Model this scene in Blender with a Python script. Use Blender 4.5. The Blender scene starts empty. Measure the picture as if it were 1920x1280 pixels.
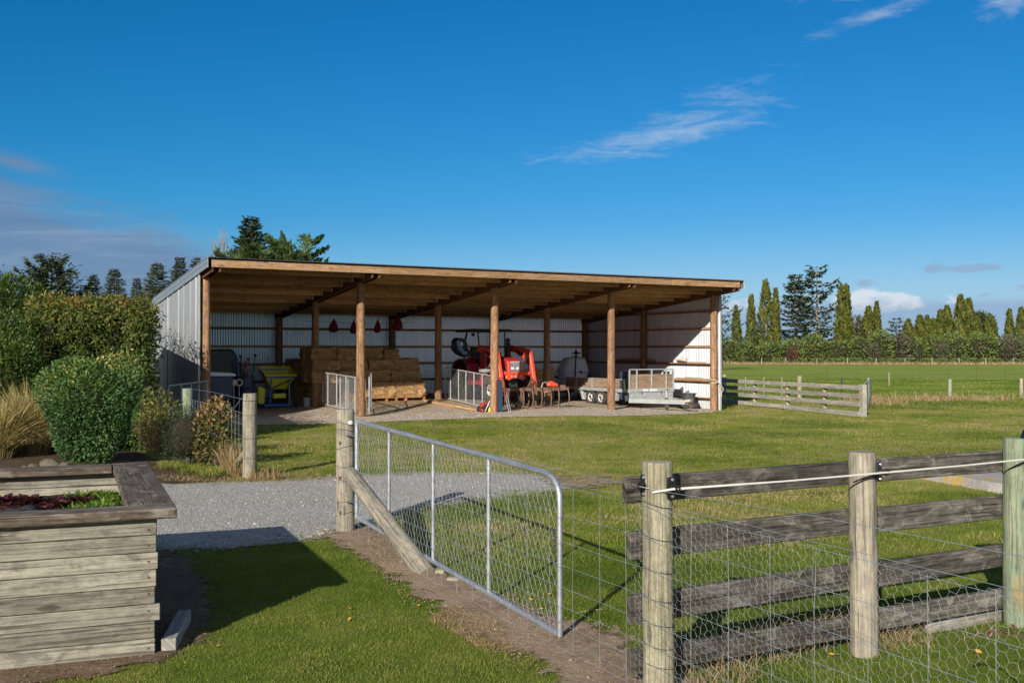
import bpy, math, random
import numpy as np
from mathutils import Vector, Matrix
from math import radians, sin, cos, pi, atan2, sqrt

scene = bpy.context.scene
COL = scene.collection
RNG = np.random.default_rng(7)
random.seed(7)

# ------------------------------------------------------------------ camera
F = 1893.0                       # focal length in photo pixels (1920 wide)
PITCH = math.atan(15.0 / F)
EYE = Vector((0.0, 0.0, 2.0))
cam_d = bpy.data.cameras.new("camera")
cam_d.sensor_width = 36.0
cam_d.lens = F / 1920.0 * 36.0
cam_d.clip_start = 0.1
cam_d.clip_end = 6000
cam = bpy.data.objects.new("camera", cam_d)
COL.objects.link(cam)
cam.location = EYE
cam.rotation_euler = (radians(90) + PITCH, 0, 0)
scene.camera = cam
scene.view_settings.view_transform = 'Standard'
scene.view_settings.look = 'None'
scene.view_settings.gamma = 1.0
scene.view_settings.use_curve_mapping = False
scene.cycles.max_bounces = 8
scene.cycles.transparent_max_bounces = 12
scene.cycles.diffuse_bounces = 4

# shed frame of reference: u runs along the open front, v into the shed
P0 = Vector((-8.40, 27.67, 0.0))
UX, UY = 0.8717, 0.4900
SHED_ANG = atan2(UY, UX)
BAY = 4.5

def sh(u, v, z=0.0):
    return Vector((P0.x + u * UX - v * UY, P0.y + u * UY + v * UX, z))

def ray(px, py):
    a, b = (px - 960.0) / F, (640.0 - py) / F
    return Vector((a, cos(PITCH) - b * sin(PITCH), sin(PITCH) + b * cos(PITCH)))

def at(px, py, D):
    d = ray(px, py)
    return EYE + d * (D / d.y)

def smooth(a, b, x):
    t = np.clip((np.asarray(x, dtype=float) - a) / (b - a), 0, 1)
    return t * t * (3 - 2 * t)

def gz(x, y):
    """height of the ground"""
    x = np.asarray(x, dtype=float); y = np.asarray(y, dtype=float)
    z = -0.2 * smooth(1.0, 8.0, x) * smooth(18.0, 32.0, y)
    dx, dy = x - P0.x, y - P0.y
    u = dx * UX + dy * UY
    v = -dx * UY + dy * UX
    z = z + 0.22 * smooth(2.8, 6.6, u) * (1 - smooth(9.4, 13.0, u)) * smooth(0.3, 4.2, v) * (1 - smooth(8.6, 12.0, v))
    # garden mound on the left behind the planter
    z = z + 0.16 * np.exp(-(((x + 7.4) / 2.2) ** 2 + ((y - 17.0) / 2.2) ** 2))
    return z

def gp(px, py, dz=0.0):
    d = ray(px, py)
    t = 2.0 / max(1e-4, -d.z)
    for _ in range(12):
        p = EYE + d * t
        t = (2.0 - dz - float(gz(p.x, p.y))) / max(1e-4, -d.z)
    p = EYE + d * t
    return Vector((p.x, p.y, float(gz(p.x, p.y)) + dz))

def ush(px, v):
    """u of the shed-frame point at depth v seen at photo column px"""
    t = (px - 960.0) / F
    x0 = P0.x - v * UY; y0 = P0.y + v * UX
    return (t * y0 - x0) / (UX - t * UY)

def on(p, dz=0.0):
    return Vector((p[0], p[1], float(gz(p[0], p[1])) + dz))

# ------------------------------------------------------------------ mesh helpers
class MB:
    """collects simple shapes and links them as ONE mesh object"""
    def __init__(self):
        self.v = []; self.f = []; self.uv = []; self.sm = []
    def _add(self, verts, faces, uvs, smooth=False):
        o = len(self.v)
        self.v.extend([tuple(p) for p in verts])
        for f, u in zip(faces, uvs):
            self.f.append(tuple(i + o for i in f)); self.uv.append(u); self.sm.append(smooth)
        return self
    def quad(self, a, b, c, d, su=None):
        a, b, c, d = map(Vector, (a, b, c, d))
        l, w = (b - a).length, (d - a).length
        return self._add([a, b, c, d], [(0, 1, 2, 3)], [[(0, 0), (l, 0), (l, w), (0, w)]])
    def bar(self, p0, p1, w, h, up=(0, 0, 1), taper=1.0):
        """rectangular bar from p0 to p1; w across, h along 'up'"""
        p0, p1 = Vector(p0), Vector(p1)
        d = (p1 - p0); L = d.length; d.normalize()
        up = Vector(up)
        s = d.cross(up)
        if s.length < 1e-5:
            s = d.cross(Vector((1, 0, 0)))
        s.normalize(); t = s.cross(d).normalized()
        vs = []
        for p, k in ((p0, 1.0), (p1, taper)):
            for a, b in ((-1, -1), (1, -1), (1, 1), (-1, 1)):
                vs.append(p + s * (a * w / 2 * k) + t * (b * h / 2 * k))
        o = random.random() * 7
        fs = [(0, 4, 5, 1), (1, 5, 6, 2), (2, 6, 7, 3), (3, 7, 4, 0), (0, 1, 2, 3), (4, 7, 6, 5)]
        c = [0, w, w + h, 2 * w + h, 2 * w + 2 * h]
        us = []
        for k in range(4):
            us.append([(o, c[k]), (o + L, c[k]), (o + L, c[k + 1]), (o, c[k + 1])])
        us.append([(o, 0), (o + .02, w), (o + .03, w + h), (o + .02, h)])
        us.append([(o, 0), (o + .02, h), (o + .03, w + h), (o + .02, w)])
        return self._add(vs, fs, us)
    def box(self, c, size, rz=0.0):
        c = Vector(c); x, y, z = size
        dx = Vector((cos(rz), sin(rz), 0)) * (x / 2)
        return self.bar(c - dx, c + dx, y, z)
    def ring_tube(self, pts, radii, seg=10, cap=True, closed=False, smooth=True):
        """tube through pts with a radius per point"""
        pts = [Vector(p) for p in pts]; n = len(pts)
        if not hasattr(radii, '__len__'):
            radii = [radii] * n
        tang = []
        for i in range(n):
            if closed:
                t = pts[(i + 1) % n] - pts[i - 1]
            else:
                t = pts[min(i + 1, n - 1)] - pts[max(i - 1, 0)]
            tang.append(t.normalized() if t.length > 1e-9 else Vector((0, 0, 1)))
        ref = Vector((0, 0, 1)) if abs(tang[0].z) < 0.9 else Vector((1, 0, 0))
        nrm = (ref - tang[0] * ref.dot(tang[0])).normalized()
        vs = []; L = [0.0]
        for i in range(n):
            if i:
                nrm = nrm - tang[i] * nrm.dot(tang[i])
                nrm.normalize()
                L.append(L[-1] + (pts[i] - pts[i - 1]).length)
            b = tang[i].cross(nrm)
            for k in range(seg):
                a = 2 * pi * k / seg
                vs.append(pts[i] + (nrm * cos(a) + b * sin(a)) * radii[i])
        fs = []; us = []
        cu = 2 * pi * max(radii) / seg
        m = n if closed else n - 1
        for i in range(m):
            j = (i + 1) % n
            l0 = L[i]; l1 = L[i + 1] if i + 1 < n else L[i] + .1
            for k in range(seg):
                k2 = (k + 1) % seg
                fs.append((i * seg + k, i * seg + k2, j * seg + k2, j * seg + k))
                us.append([(l0, k * cu), (l0, (k + 1) * cu), (l1, (k + 1) * cu), (l1, k * cu)])
        self._add(vs, fs, us, smooth)
        if cap and not closed:
            o = len(self.v) - len(vs)
            for base, rev in ((0, True), ((n - 1) * seg, False)):
                idx = [o + base + k for k in range(seg)]
                if rev: idx = idx[::-1]
                r = max(radii)
                self.f.append(tuple(idx))
                self.uv.append([(r * cos(2 * pi * k / seg) * .2, r * sin(2 * pi * k / seg)) for k in range(seg)])
                self.sm.append(False)
        return self
    def cyl(self, p0, p1, r0, r1=None, seg=12, cap=True):
        return self.ring_tube([p0, p1], [r0, r0 if r1 is None else r1], seg, cap)
    def lathe(self, profile, c=(0, 0, 0), axis=(0, 0, 1), seg=20, smooth=True):
        """profile: list of (radius, distance along axis)"""
        c = Vector(c); ax = Vector(axis).normalized()
        ref = Vector((1, 0, 0)) if abs(ax.x) < 0.9 else Vector((0, 1, 0))
        a = (ref - ax * ref.dot(ax)).normalized(); b = ax.cross(a)
        vs = []
        for r, h in profile:
            for k in range(seg):
                t = 2 * pi * k / seg
                vs.append(c + ax * h + (a * cos(t) + b * sin(t)) * max(r, 1e-4))
        fs = []; us = []
        for i in range(len(profile) - 1):
            for k in range(seg):
                k2 = (k + 1) % seg
                fs.append((i * seg + k, i * seg + k2, (i + 1) * seg + k2, (i + 1) * seg + k))
                us.append([(k * .05, i * .1), ((k + 1) * .05, i * .1), ((k + 1) * .05, (i + 1) * .1), (k * .05, (i + 1) * .1)])
        return self._add(vs, fs, us, smooth)
    def prism(self, poly, o, ax, ay, depth):
        """polygon in the plane (ax, ay) at o, thickened along ax x ay, centred"""
        o, ax, ay = Vector(o), Vector(ax).normalized(), Vector(ay).normalized()
        n = ax.cross(ay).normalized() * (depth / 2)
        k = len(poly)
        vs = [o + ax * x + ay * y + n for x, y in poly] + [o + ax * x + ay * y - n for x, y in poly]
        fs = [tuple(range(k)), tuple(range(2 * k - 1, k - 1, -1))]
        us = [[p for p in poly], [poly[i] for i in range(k - 1, -1, -1)]]
        for i in range(k):
            j = (i + 1) % k
            fs.append((i, i + k, j + k, j))
            us.append([(i * .1, 0), (i * .1, depth), (i * .1 + .1, depth), (i * .1 + .1, 0)])
        return self._add(vs, fs, us)
    def build(self, name, mat, parent=None, bevel=0.0, angle=40, world=True, segs=1):
        me = bpy.data.meshes.new(name)
        me.from_pydata(self.v, [], self.f)
        uvl = me.uv_layers.new(name="UVMap")
        flat = [c for u in self.uv for p in u for c in p]
        uvl.data.foreach_set("uv", np.array(flat, dtype=np.float32))
        me.polygons.foreach_set("use_smooth", np.array(self.sm, dtype=bool))
        if any(self.sm):
            me.set_sharp_from_angle(angle=radians(angle))
        me.materials.append(mat)
        ob = bpy.data.objects.new(name, me)
        COL.objects.link(ob)
        if parent is not None:
            ob.parent = parent
            if world:
                ob.matrix_parent_inverse = mw(parent).inverted()
        else:
            recenter(ob)
        if bevel > 0:
            md = ob.modifiers.new("bevel", 'BEVEL'); md.width = bevel; md.segments = segs
            md.limit_method = 'ANGLE'; md.angle_limit = radians(35)
        return ob

def mw(o):
    """world matrix worked out from the transform chain (no depsgraph needed)"""
    m = Matrix.LocRotScale(o.location, o.rotation_euler, o.scale)
    if o.parent is not None:
        return mw(o.parent) @ o.matrix_parent_inverse @ m
    return m

def recenter(ob):
    """origin of a one-mesh thing at the bottom centre of its mesh"""
    me = ob.data; n = len(me.vertices)
    if not n: return
    co = np.empty(n * 3, dtype=np.float32); me.vertices.foreach_get("co", co); co = co.reshape(-1, 3)
    lo, hi = co.min(0), co.max(0)
    c = np.array([(lo[0] + hi[0]) / 2, (lo[1] + hi[1]) / 2, lo[2]], dtype=np.float32)
    me.vertices.foreach_set("co", (co - c).ravel()); ob.location = Vector([float(t) for t in c])

def thing(name, label, cat, loc=(0, 0, 0), rz=0.0, group=None):
    o = bpy.data.objects.new(name, None)
    o.empty_display_size = 0.2
    COL.objects.link(o)
    o.location = loc; o.rotation_euler = (0, 0, rz)
    return tag(o, label, cat, group)

def tag(o, label=None, cat=None, group=None, kind=None):
    if label: o["label"] = label
    if cat: o["category"] = cat
    if group: o["group"] = group
    if kind: o["kind"] = kind
    return o

def structure(o):
    o["kind"] = "structure"; return o

def dup(root, loc, rz=None, label=None, scale=None):
    kids = [c for c in bpy.data.objects if c.parent == root]
    def cp(o, par):
        c = o.copy(); COL.objects.link(c)
        if par is not None:
            c.parent = par
        for k in [q for q in bpy.data.objects if q.parent == o and q != c]:
            cp(k, c)
        return c
    r = cp(root, None)
    r.location = loc
    if rz is not None: r.rotation_euler = (0, 0, rz)
    if scale is not None: r.scale = scale
    if label: r["label"] = label
    return r

def np_mesh(name, verts, faces_flat, sizes, mat, parent=None, attrs=None, smooth=False, world=True):
    """fast mesh from numpy arrays"""
    me = bpy.data.meshes.new(name)
    nv = len(verts); nl = len(faces_flat); nf = len(sizes)
    me.vertices.add(nv); me.loops.add(nl); me.polygons.add(nf)
    me.vertices.foreach_set("co", np.ascontiguousarray(verts, dtype=np.float32).ravel())
    me.loops.foreach_set("vertex_index", np.ascontiguousarray(faces_flat, dtype=np.int32))
    st = np.zeros(nf, dtype=np.int32); st[1:] = np.cumsum(sizes)[:-1]
    me.polygons.foreach_set("loop_start", st)
    if smooth:
        me.polygons.foreach_set("use_smooth", np.ones(nf, dtype=bool))
    me.update(calc_edges=True)
    for k, a in (attrs or {}).items():
        at_ = me.attributes.new(k, 'FLOAT', 'POINT')
        at_.data.foreach_set("value", np.ascontiguousarray(a, dtype=np.float32))
    me.materials.append(mat)
    ob = bpy.data.objects.new(name, me)
    COL.objects.link(ob)
    if parent is not None:
        ob.parent = parent
        if world: ob.matrix_parent_inverse = mw(parent).inverted()
    else:
        recenter(ob)
    return ob

def norm(a):
    return a / np.maximum(np.linalg.norm(a, axis=1, keepdims=True), 1e-9)

def leaf_arrays(pos, axis, nrm, length, width, rnd, fold=0.25):
    """one folded diamond leaf (two triangles) per row"""
    n = len(pos)
    axis = norm(axis)
    side = norm(np.cross(nrm, axis))
    up = np.cross(axis, side)
    length = np.broadcast_to(length, (n,))[:, None]; width = np.broadcast_to(width, (n,))[:, None]
    b = pos; t = pos + axis * length
    m = pos + axis * length * 0.5
    l = m - side * width * 0.5 + up * width * fold
    r = m + side * width * 0.5 + up * width * fold
    v = np.stack([b, r, t, l], 1).reshape(-1, 3)
    i = np.arange(n)[:, None] * 4
    f = (i + np.array([[0, 1, 2, 0, 2, 3]])).ravel()
    return v, f, np.full(n * 2, 3), np.repeat(rnd, 4)

def leaves(name, mat, pos, axis, nrm, length, width, rnd, parent=None, fold=0.25, extra=None):
    v, f, s, r = leaf_arrays(pos, axis, nrm, length, width, rnd, fold)
    at_ = {"rnd": r}
    if extra is not None: at_["tone"] = np.repeat(extra, 4)
    return np_mesh(name, v, f, s, mat, parent, at_)

def blades(name, mat, base, height, width, lean, rnd, tone, parent=None, segs=2, curl=0.6):
    """grass blades: base (N,3), lean (N,2) horizontal tip offset as a fraction of height"""
    n = len(base)
    ang = RNG.uniform(0, 2 * pi, n)
    side = np.stack([np.cos(ang), np.sin(ang), np.zeros(n)], 1)
    h = height[:, None]; w = width[:, None]
    rows = []
    for k in range(segs):
        t = k / segs
        off = np.concatenate([lean * (t ** 1.7), np.zeros((n, 1))], 1) * h
        zz = np.zeros((n, 3)); zz[:, 2] = height * (t - curl * 0.5 * t * t * np.minimum(1, np.linalg.norm(lean, axis=1)))
        c = base + off + zz
        ww = w * (1 - 0.35 * t)
        rows += [c - side * ww / 2, c + side * ww / 2]
    off = np.concatenate([lean, np.zeros((n, 1))], 1) * h
    zz = np.zeros((n, 3)); zz[:, 2] = height * (1 - curl * 0.5 * np.minimum(1, np.linalg.norm(lean, axis=1)))
    rows.append(base + off + zz)
    nv = 2 * segs + 1
    v = np.stack(rows, 1).reshape(-1, 3)
    i = np.arange(n)[:, None] * nv
    pat = []; siz = []
    for k in range(segs - 1):
        pat += [2 * k, 2 * k + 1, 2 * k + 3, 2 * k + 2]; siz.append(4)
    pat += [2 * segs - 2, 2 * segs - 1, 2 * segs]; siz.append(3)
    f = (i + np.array([pat])).ravel()
    return np_mesh(name, v, f, np.tile(siz, n), mat, parent,
                   {"rnd": np.repeat(rnd, nv), "tone": np.repeat(tone, nv)})

def in_poly(x, y, poly):
    """vectorised point in polygon"""
    res = np.zeros(len(x), dtype=bool)
    k = len(poly)
    for i in range(k):
        x0, y0 = poly[i][0], poly[i][1]; x1, y1 = poly[(i + 1) % k][0], poly[(i + 1) % k][1]
        c = ((y0 > y) != (y1 > y)) & (x < (x1 - x0) * (y - y0) / ((y1 - y0) + 1e-12) + x0)
        res ^= c
    return res

_NP = np.random.default_rng(3).uniform(0, 1, (64, 64))
def vnoise(x, y, s=1.0):
    """smooth tiling value noise on arrays"""
    x = np.asarray(x) * s + 1000; y = np.asarray(y) * s + 1000
    xi = np.floor(x).astype(int); yi = np.floor(y).astype(int)
    fx = x - xi; fy = y - yi
    fx = fx * fx * (3 - 2 * fx); fy = fy * fy * (3 - 2 * fy)
    g = lambda a, b: _NP[a % 64, b % 64]
    return (g(xi, yi) * (1 - fx) + g(xi + 1, yi) * fx) * (1 - fy) + (g(xi, yi + 1) * (1 - fx) + g(xi + 1, yi + 1) * fx) * fy
# ------------------------------------------------------------------ node helpers
class NT:
    def __init__(self, tree):
        self.t = tree; self.n = tree.nodes; self.l = tree.links
    def new(self, kind, **kw):
        nd = self.n.new(kind)
        for k, v in kw.items(): setattr(nd, k, v)
        return nd
    def put(self, sock, val):
        if val is None: return
        if isinstance(val, bpy.types.NodeSocket): self.l.new(val, sock)
        else: sock.default_value = val
    def math(self, op, a, b=None, c=None, clamp=False):
        nd = self.new('ShaderNodeMath', operation=op); nd.use_clamp = clamp
        for i, v in enumerate((a, b, c)): self.put(nd.inputs[i], v) if v is not None else None
        return nd.outputs[0]
    def vmath(self, op, a, b=None):
        nd = self.new('ShaderNodeVectorMath', operation=op)
        self.put(nd.inputs[0], a)
        if b is not None: self.put(nd.inputs[1], b)
        return nd.outputs[0]
    def noise(self, vec, scale, detail=4.0, rough=0.55, dist=0.0, lac=2.0):
        nd = self.new('ShaderNodeTexNoise')
        self.put(nd.inputs['Vector'], vec); nd.inputs['Scale'].default_value = scale
        nd.inputs['Detail'].default_value = detail; nd.inputs['Roughness'].default_value = rough
        nd.inputs['Distortion'].default_value = dist; nd.inputs['Lacunarity'].default_value = lac
        return nd.outputs['Fac']
    def voro(self, vec, scale, feature='F1', out='Distance', rand=1.0):
        nd = self.new('ShaderNodeTexVoronoi', feature=feature)
        self.put(nd.inputs['Vector'], vec); nd.inputs['Scale'].default_value = scale
        nd.inputs['Randomness'].default_value = rand
        return nd.outputs[out]
    def ramp(self, fac, stops, interp='LINEAR'):
        nd = self.new('ShaderNodeValToRGB'); self.put(nd.inputs[0], fac)
        cr = nd.color_ramp; cr.interpolation = interp
        while len(cr.elements) < len(stops): cr.elements.new(0.5)
        while len(cr.elements) > len(stops): cr.elements.remove(cr.elements[-1])
        for e, (p, c) in zip(cr.elements, stops):
            e.position = p
            e.color = (c, c, c, 1) if not hasattr(c, '__len__') else (c[0], c[1], c[2], 1)
        return nd.outputs[0]
    def mix(self, fac, a, b, blend='MIX'):
        nd = self.new('ShaderNodeMix', data_type='RGBA', blend_type=blend)
        self.put(nd.inputs[0], fac)
        for s, v in ((nd.inputs[6], a), (nd.inputs[7], b)):
            if not isinstance(v, bpy.types.NodeSocket) and len(v) == 3: v = (*v, 1)
            self.put(s, v)
        return nd.outputs[2]
    def sep(self, v):
        nd = self.new('ShaderNodeSeparateXYZ'); self.put(nd.inputs[0], v); return nd.outputs
    def comb(self, x, y, z):
        nd = self.new('ShaderNodeCombineXYZ')
        for s, v in zip(nd.inputs, (x, y, z)): self.put(s, v)
        return nd.outputs[0]
    def scale(self, v, s):
        nd = self.new('ShaderNodeMapping'); self.put(nd.inputs[0], v); nd.inputs['Scale'].default_value = s
        return nd.outputs[0]
    def smooth(self, x, a, b):
        nd = self.new('ShaderNodeMapRange', interpolation_type='SMOOTHSTEP')
        self.put(nd.inputs[0], x); nd.inputs[1].default_value = a; nd.inputs[2].default_value = b
        return nd.outputs[0]
    def attr(self, name):
        nd = self.new('ShaderNodeAttribute', attribute_name=name); return nd.outputs['Fac']
    def bump(self, h, strength, dist):
        nd = self.new('ShaderNodeBump'); self.put(nd.inputs['Height'], h)
        nd.inputs['Strength'].default_value = strength; nd.inputs['Distance'].default_value = dist
        return nd.outputs[0]

def material(name):
    m = bpy.data.materials.new(name); m.use_nodes = True
    nt = NT(m.node_tree)
    b = m.node_tree.nodes['Principled BSDF']
    return m, nt, b

def obj_coord(nt):
    return nt.new('ShaderNodeTexCoord').outputs['Object']

def world_coord(nt):
    return nt.new('ShaderNodeNewGeometry').outputs['Position']

def uv_coord(nt, rnd=True):
    uv = nt.new('ShaderNodeTexCoord').outputs['UV']
    if rnd:
        r = nt.new('ShaderNodeObjectInfo').outputs['Random']
        uv = nt.vmath('ADD', uv, nt.comb(nt.math('MULTIPLY', r, 37.0), nt.math('MULTIPLY', r, 91.0), nt.math('MULTIPLY', r, 53.0)))
    return uv

def wood(name, dark, mid, light, rough=0.85, grain=1.0, patch=None, patch_amt=0.35, knots=True, crack=0.5, bump=0.4, stain=None, var=(0.82, 1.12), con=1.0):
    m, nt, b = material(name)
    uv = uv_coord(nt)
    st = nt.noise(nt.scale(uv, (3.0 * grain, 85 * grain, 1)), 1.0, 5, 0.65, 0.35)
    fine = nt.noise(nt.scale(uv, (14 * grain, 260 * grain, 1)), 1.0, 3, 0.6)
    big = nt.noise(nt.scale(uv, (1.3, 7, 1)), 1.0, 4, 0.6)
    iso = nt.noise(nt.scale(uv, (9, 13, 1)), 1.0, 6, 0.7, 0.4)
    f = nt.math('ADD', nt.math('MULTIPLY', st, 0.40), nt.math('ADD', nt.math('MULTIPLY', big, 0.20), nt.math('ADD', nt.math('MULTIPLY', fine, 0.14), nt.math('MULTIPLY', iso, 0.26))))
    c = nt.ramp(f, [(0.51 - 0.09 * con, dark), (0.51, mid), (0.51 + 0.09 * con, light)])
    if patch is not None:
        pn = nt.noise(nt.scale(uv, (4.5, 9, 1)), 1.0, 7, 0.7, 0.6)
        c = nt.mix(nt.math('MULTIPLY', nt.smooth(pn, 0.5, 0.68), patch_amt), c, patch)
    if stain is not None:
        pn = nt.noise(nt.scale(uv, (3.0, 4.0, 1)), 1.0, 6, 0.7, 0.8)
        c = nt.mix(nt.math('MULTIPLY', nt.smooth(pn, 0.55, 0.72), 0.7), c, stain)
    h = nt.math('ADD', st, nt.math('MULTIPLY', fine, 0.5))
    if knots:
        k = nt.voro(nt.scale(uv, (1.9, 7.0, 1)), 1.0, 'F1', 'Distance', 1.0)
        kk = nt.smooth(k, 0.17, 0.10)
        c = nt.mix(nt.math('MULTIPLY', kk, 0.72), c, tuple(x * 0.45 for x in dark))
    if crack > 0:
        cn = nt.noise(nt.scale(uv, (1.1, 70, 1)), 1.0, 2, 0.5, 0.4)
        ck = nt.smooth(cn, 0.40, 0.34)
        c = nt.mix(nt.math('MULTIPLY', ck, crack), c, tuple(x * 0.3 for x in dark))
        h = nt.math('SUBTRACT', h, nt.math('MULTIPLY', ck, 0.8))
    # boards and posts differ from one another
    ri = nt.new('ShaderNodeObjectInfo').outputs['Random']
    vr = nt.math('ADD', var[0], nt.math('MULTIPLY', nt.math('FRACT', nt.math('MULTIPLY', ri, 7.31)), var[1] - var[0]))
    vm = nt.new('ShaderNodeVectorMath', operation='SCALE'); nt.put(vm.inputs[0], c); nt.put(vm.inputs['Scale'], vr)
    c = vm.outputs[0]
    nt.put(b.inputs['Base Color'], c)
    b.inputs['Roughness'].default_value = rough
    b.inputs['Specular IOR Level'].default_value = 0.25
    nt.put(b.inputs['Normal'], nt.bump(h, bump, 0.006))
    return m

def paint(name, col, rough=0.5, metal=0.0, dirt=0.3, dirt_col=(0.10, 0.075, 0.05), scale=6.0, bump=0.0, spec=0.5):
    m, nt, b = material(name)
    oc = obj_coord(nt)
    n = nt.noise(oc, scale, 6, 0.65, 0.3)
    n2 = nt.noise(oc, scale * 5, 4, 0.6)
    c = nt.mix(nt.math('MULTIPLY', nt.smooth(n, 0.45, 0.75), dirt), col, dirt_col)
    c = nt.mix(nt.math('MULTIPLY', n2, 0.25), c, tuple(x * 0.6 for x in col))
    nt.put(b.inputs['Base Color'], c)
    b.inputs['Metallic'].default_value = metal
    b.inputs['Specular IOR Level'].default_value = spec
    r = nt.math('ADD', rough, nt.math('MULTIPLY', nt.math('SUBTRACT', n, 0.5), 0.35))
    nt.put(b.inputs['Roughness'], r)
    if bump: nt.put(b.inputs['Normal'], nt.bump(n2, bump, 0.004))
    return m

def galv(name, base=0.62, rough=0.42, tint=(1.0, 1.03, 1.08), metal=0.85):
    m, nt, b = material(name)
    oc = obj_coord(nt)
    v = nt.voro(oc, 60, 'F1', 'Color')
    n = nt.noise(oc, 5, 5, 0.6)
    f = nt.math('ADD', nt.math('MULTIPLY', nt.sep(v)[0], 0.25), nt.math('MULTIPLY', n, 0.75))
    lo = tuple(base * 0.72 * t for t in tint); hi = tuple(min(1, base * 1.15 * t) for t in tint)
    nt.put(b.inputs['Base Color'], nt.ramp(f, [(0.25, lo), (0.75, hi)]))
    b.inputs['Metallic'].default_value = metal
    nt.put(b.inputs['Roughness'], nt.math('ADD', rough - 0.1, nt.math('MULTIPLY', n, 0.25)))
    return m

def foliage(name, stops, trans=0.35, rough=0.5, spec=0.35, tcol=1.5):
    """leaf colour by the per-leaf random value, shifted by the clump tone"""
    m, nt, b = material(name)
    f = nt.attr('rnd')
    c = nt.ramp(f, stops)
    nt.put(b.inputs['Base Color'], c)
    b.inputs['Roughness'].default_value = rough
    b.inputs['Specular IOR Level'].default_value = spec
    tr = nt.new('ShaderNodeBsdfTranslucent')
    nt.put(tr.inputs[0], nt.mix(1.0, c, (tcol, tcol * 1.05, tcol * 0.55), 'MULTIPLY'))
    ms = nt.new('ShaderNodeMixShader'); ms.inputs[0].default_value = trans
    nt.l.new(b.outputs[0], ms.inputs[1]); nt.l.new(tr.outputs[0], ms.inputs[2])
    nt.l.new(ms.outputs[0], nt.n['Material Output'].inputs[0])
    return m

def edge_alpha(nt, b, noise_scale=9.0):
    """ragged outline: fades to transparent where the 'edge' attribute runs out"""
    p = world_coord(nt)
    e = nt.attr('edge')
    n = nt.noise(p, noise_scale, 6, 0.7)
    n2 = nt.noise(p, 1.3, 3, 0.6)
    s = nt.math('ADD', e, nt.math('ADD', nt.math('MULTIPLY', nt.math('SUBTRACT', n, 0.5), 1.3), nt.math('MULTIPLY', nt.math('SUBTRACT', n2, 0.5), 0.7)))
    a = nt.smooth(s, 0.42, 0.58)
    tr = nt.new('ShaderNodeBsdfTransparent')
    ms = nt.new('ShaderNodeMixShader'); nt.put(ms.inputs[0], a)
    nt.l.new(tr.outputs[0], ms.inputs[1]); nt.l.new(b.outputs[0], ms.inputs[2])
    nt.l.new(ms.outputs[0], nt.n['Material Output'].inputs[0])

# ------------------------------------------------------------------ materials
M = {}
# treated pine of the shed: new, orange-brown
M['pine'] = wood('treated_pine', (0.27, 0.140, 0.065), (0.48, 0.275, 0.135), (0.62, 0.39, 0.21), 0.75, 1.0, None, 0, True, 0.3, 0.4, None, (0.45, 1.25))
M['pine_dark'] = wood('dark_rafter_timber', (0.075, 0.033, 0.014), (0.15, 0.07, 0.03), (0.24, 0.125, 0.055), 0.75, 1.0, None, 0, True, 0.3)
M['pine_pale'] = wood('weathered_fascia', (0.19, 0.10, 0.045), (0.36, 0.215, 0.105), (0.48, 0.32, 0.18), 0.8, 0.8, (0.27, 0.235, 0.195), 0.85, True, 0.4, 0.4, (0.24, 0.15, 0.08), (0.75, 1.1))
M['pine_pole'] = wood('shed_pole_timber', (0.13, 0.062, 0.030), (0.30, 0.165, 0.085), (0.45, 0.285, 0.165), 0.8, 0.7, (0.15, 0.095, 0.06), 0.65, True, 0.5)
M['post'] = wood('fence_post_timber', (0.16, 0.138, 0.088), (0.33, 0.298, 0.195), (0.49, 0.45, 0.32), 0.9, 0.7, (0.22, 0.255, 0.16), 0.75, True, 0.55, 0.5, (0.17, 0.14, 0.10))
M['post_grey'] = wood('grey_post_timber', (0.15, 0.135, 0.105), (0.30, 0.265, 0.20), (0.44, 0.385, 0.29), 0.9, 0.7, (0.25, 0.25, 0.18), 0.4, True, 0.65, 0.5)
M['post_green'] = wood('green_treated_post', (0.13, 0.15, 0.095), (0.25, 0.285, 0.19), (0.36, 0.38, 0.25), 0.9, 0.7, (0.19, 0.29, 0.20), 0.85, True, 0.5, 0.5, (0.36, 0.24, 0.10))
M['rail_dark'] = wood('weathered_rail', (0.032, 0.029, 0.024), (0.090, 0.081, 0.068), (0.175, 0.158, 0.132), 0.9, 0.8, (0.29, 0.265, 0.22), 0.65, False, 0.6, 0.8, (0.035, 0.03, 0.027), (0.72, 1.25))
M['rail_end'] = wood('rail_end_grain', (0.16, 0.14, 0.11), (0.30, 0.26, 0.20), (0.42, 0.38, 0.30), 0.9, 0.8, None, 0, False, 0.5)
M['yard'] = wood('yard_rail', (0.17, 0.155, 0.13), (0.31, 0.285, 0.24), (0.45, 0.42, 0.36), 0.9, 0.8, (0.20, 0.18, 0.15), 0.5, False, 0.5, 0.5)
M['bed'] = wood('planter_plank', (0.125, 0.115, 0.090), (0.270, 0.250, 0.195), (0.41, 0.385, 0.305), 0.9, 0.75, (0.105, 0.095, 0.078), 0.75, True, 0.6, 0.8, (0.17, 0.15, 0.115), (0.72, 1.22), 1.35)
M['cap'] = wood('planter_cap', (0.05, 0.038, 0.027), (0.105, 0.082, 0.06), (0.19, 0.155, 0.115), 0.85, 0.8, (0.27, 0.25, 0.20), 0.6, False, 0.6, 0.6, (0.10, 0.055, 0.025))
M['offcut'] = wood('offcut_timber', (0.18, 0.175, 0.15), (0.30, 0.29, 0.25), (0.40, 0.39, 0.34), 0.85, 0.7, (0.35, 0.35, 0.33), 0.4, False, 0.3)
M['plank'] = wood('stacked_plank', (0.30, 0.16, 0.07), (0.44, 0.27, 0.13), (0.58, 0.40, 0.22), 0.8, 0.8, (0.40, 0.33, 0.24), 0.5, False, 0.3)
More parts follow.
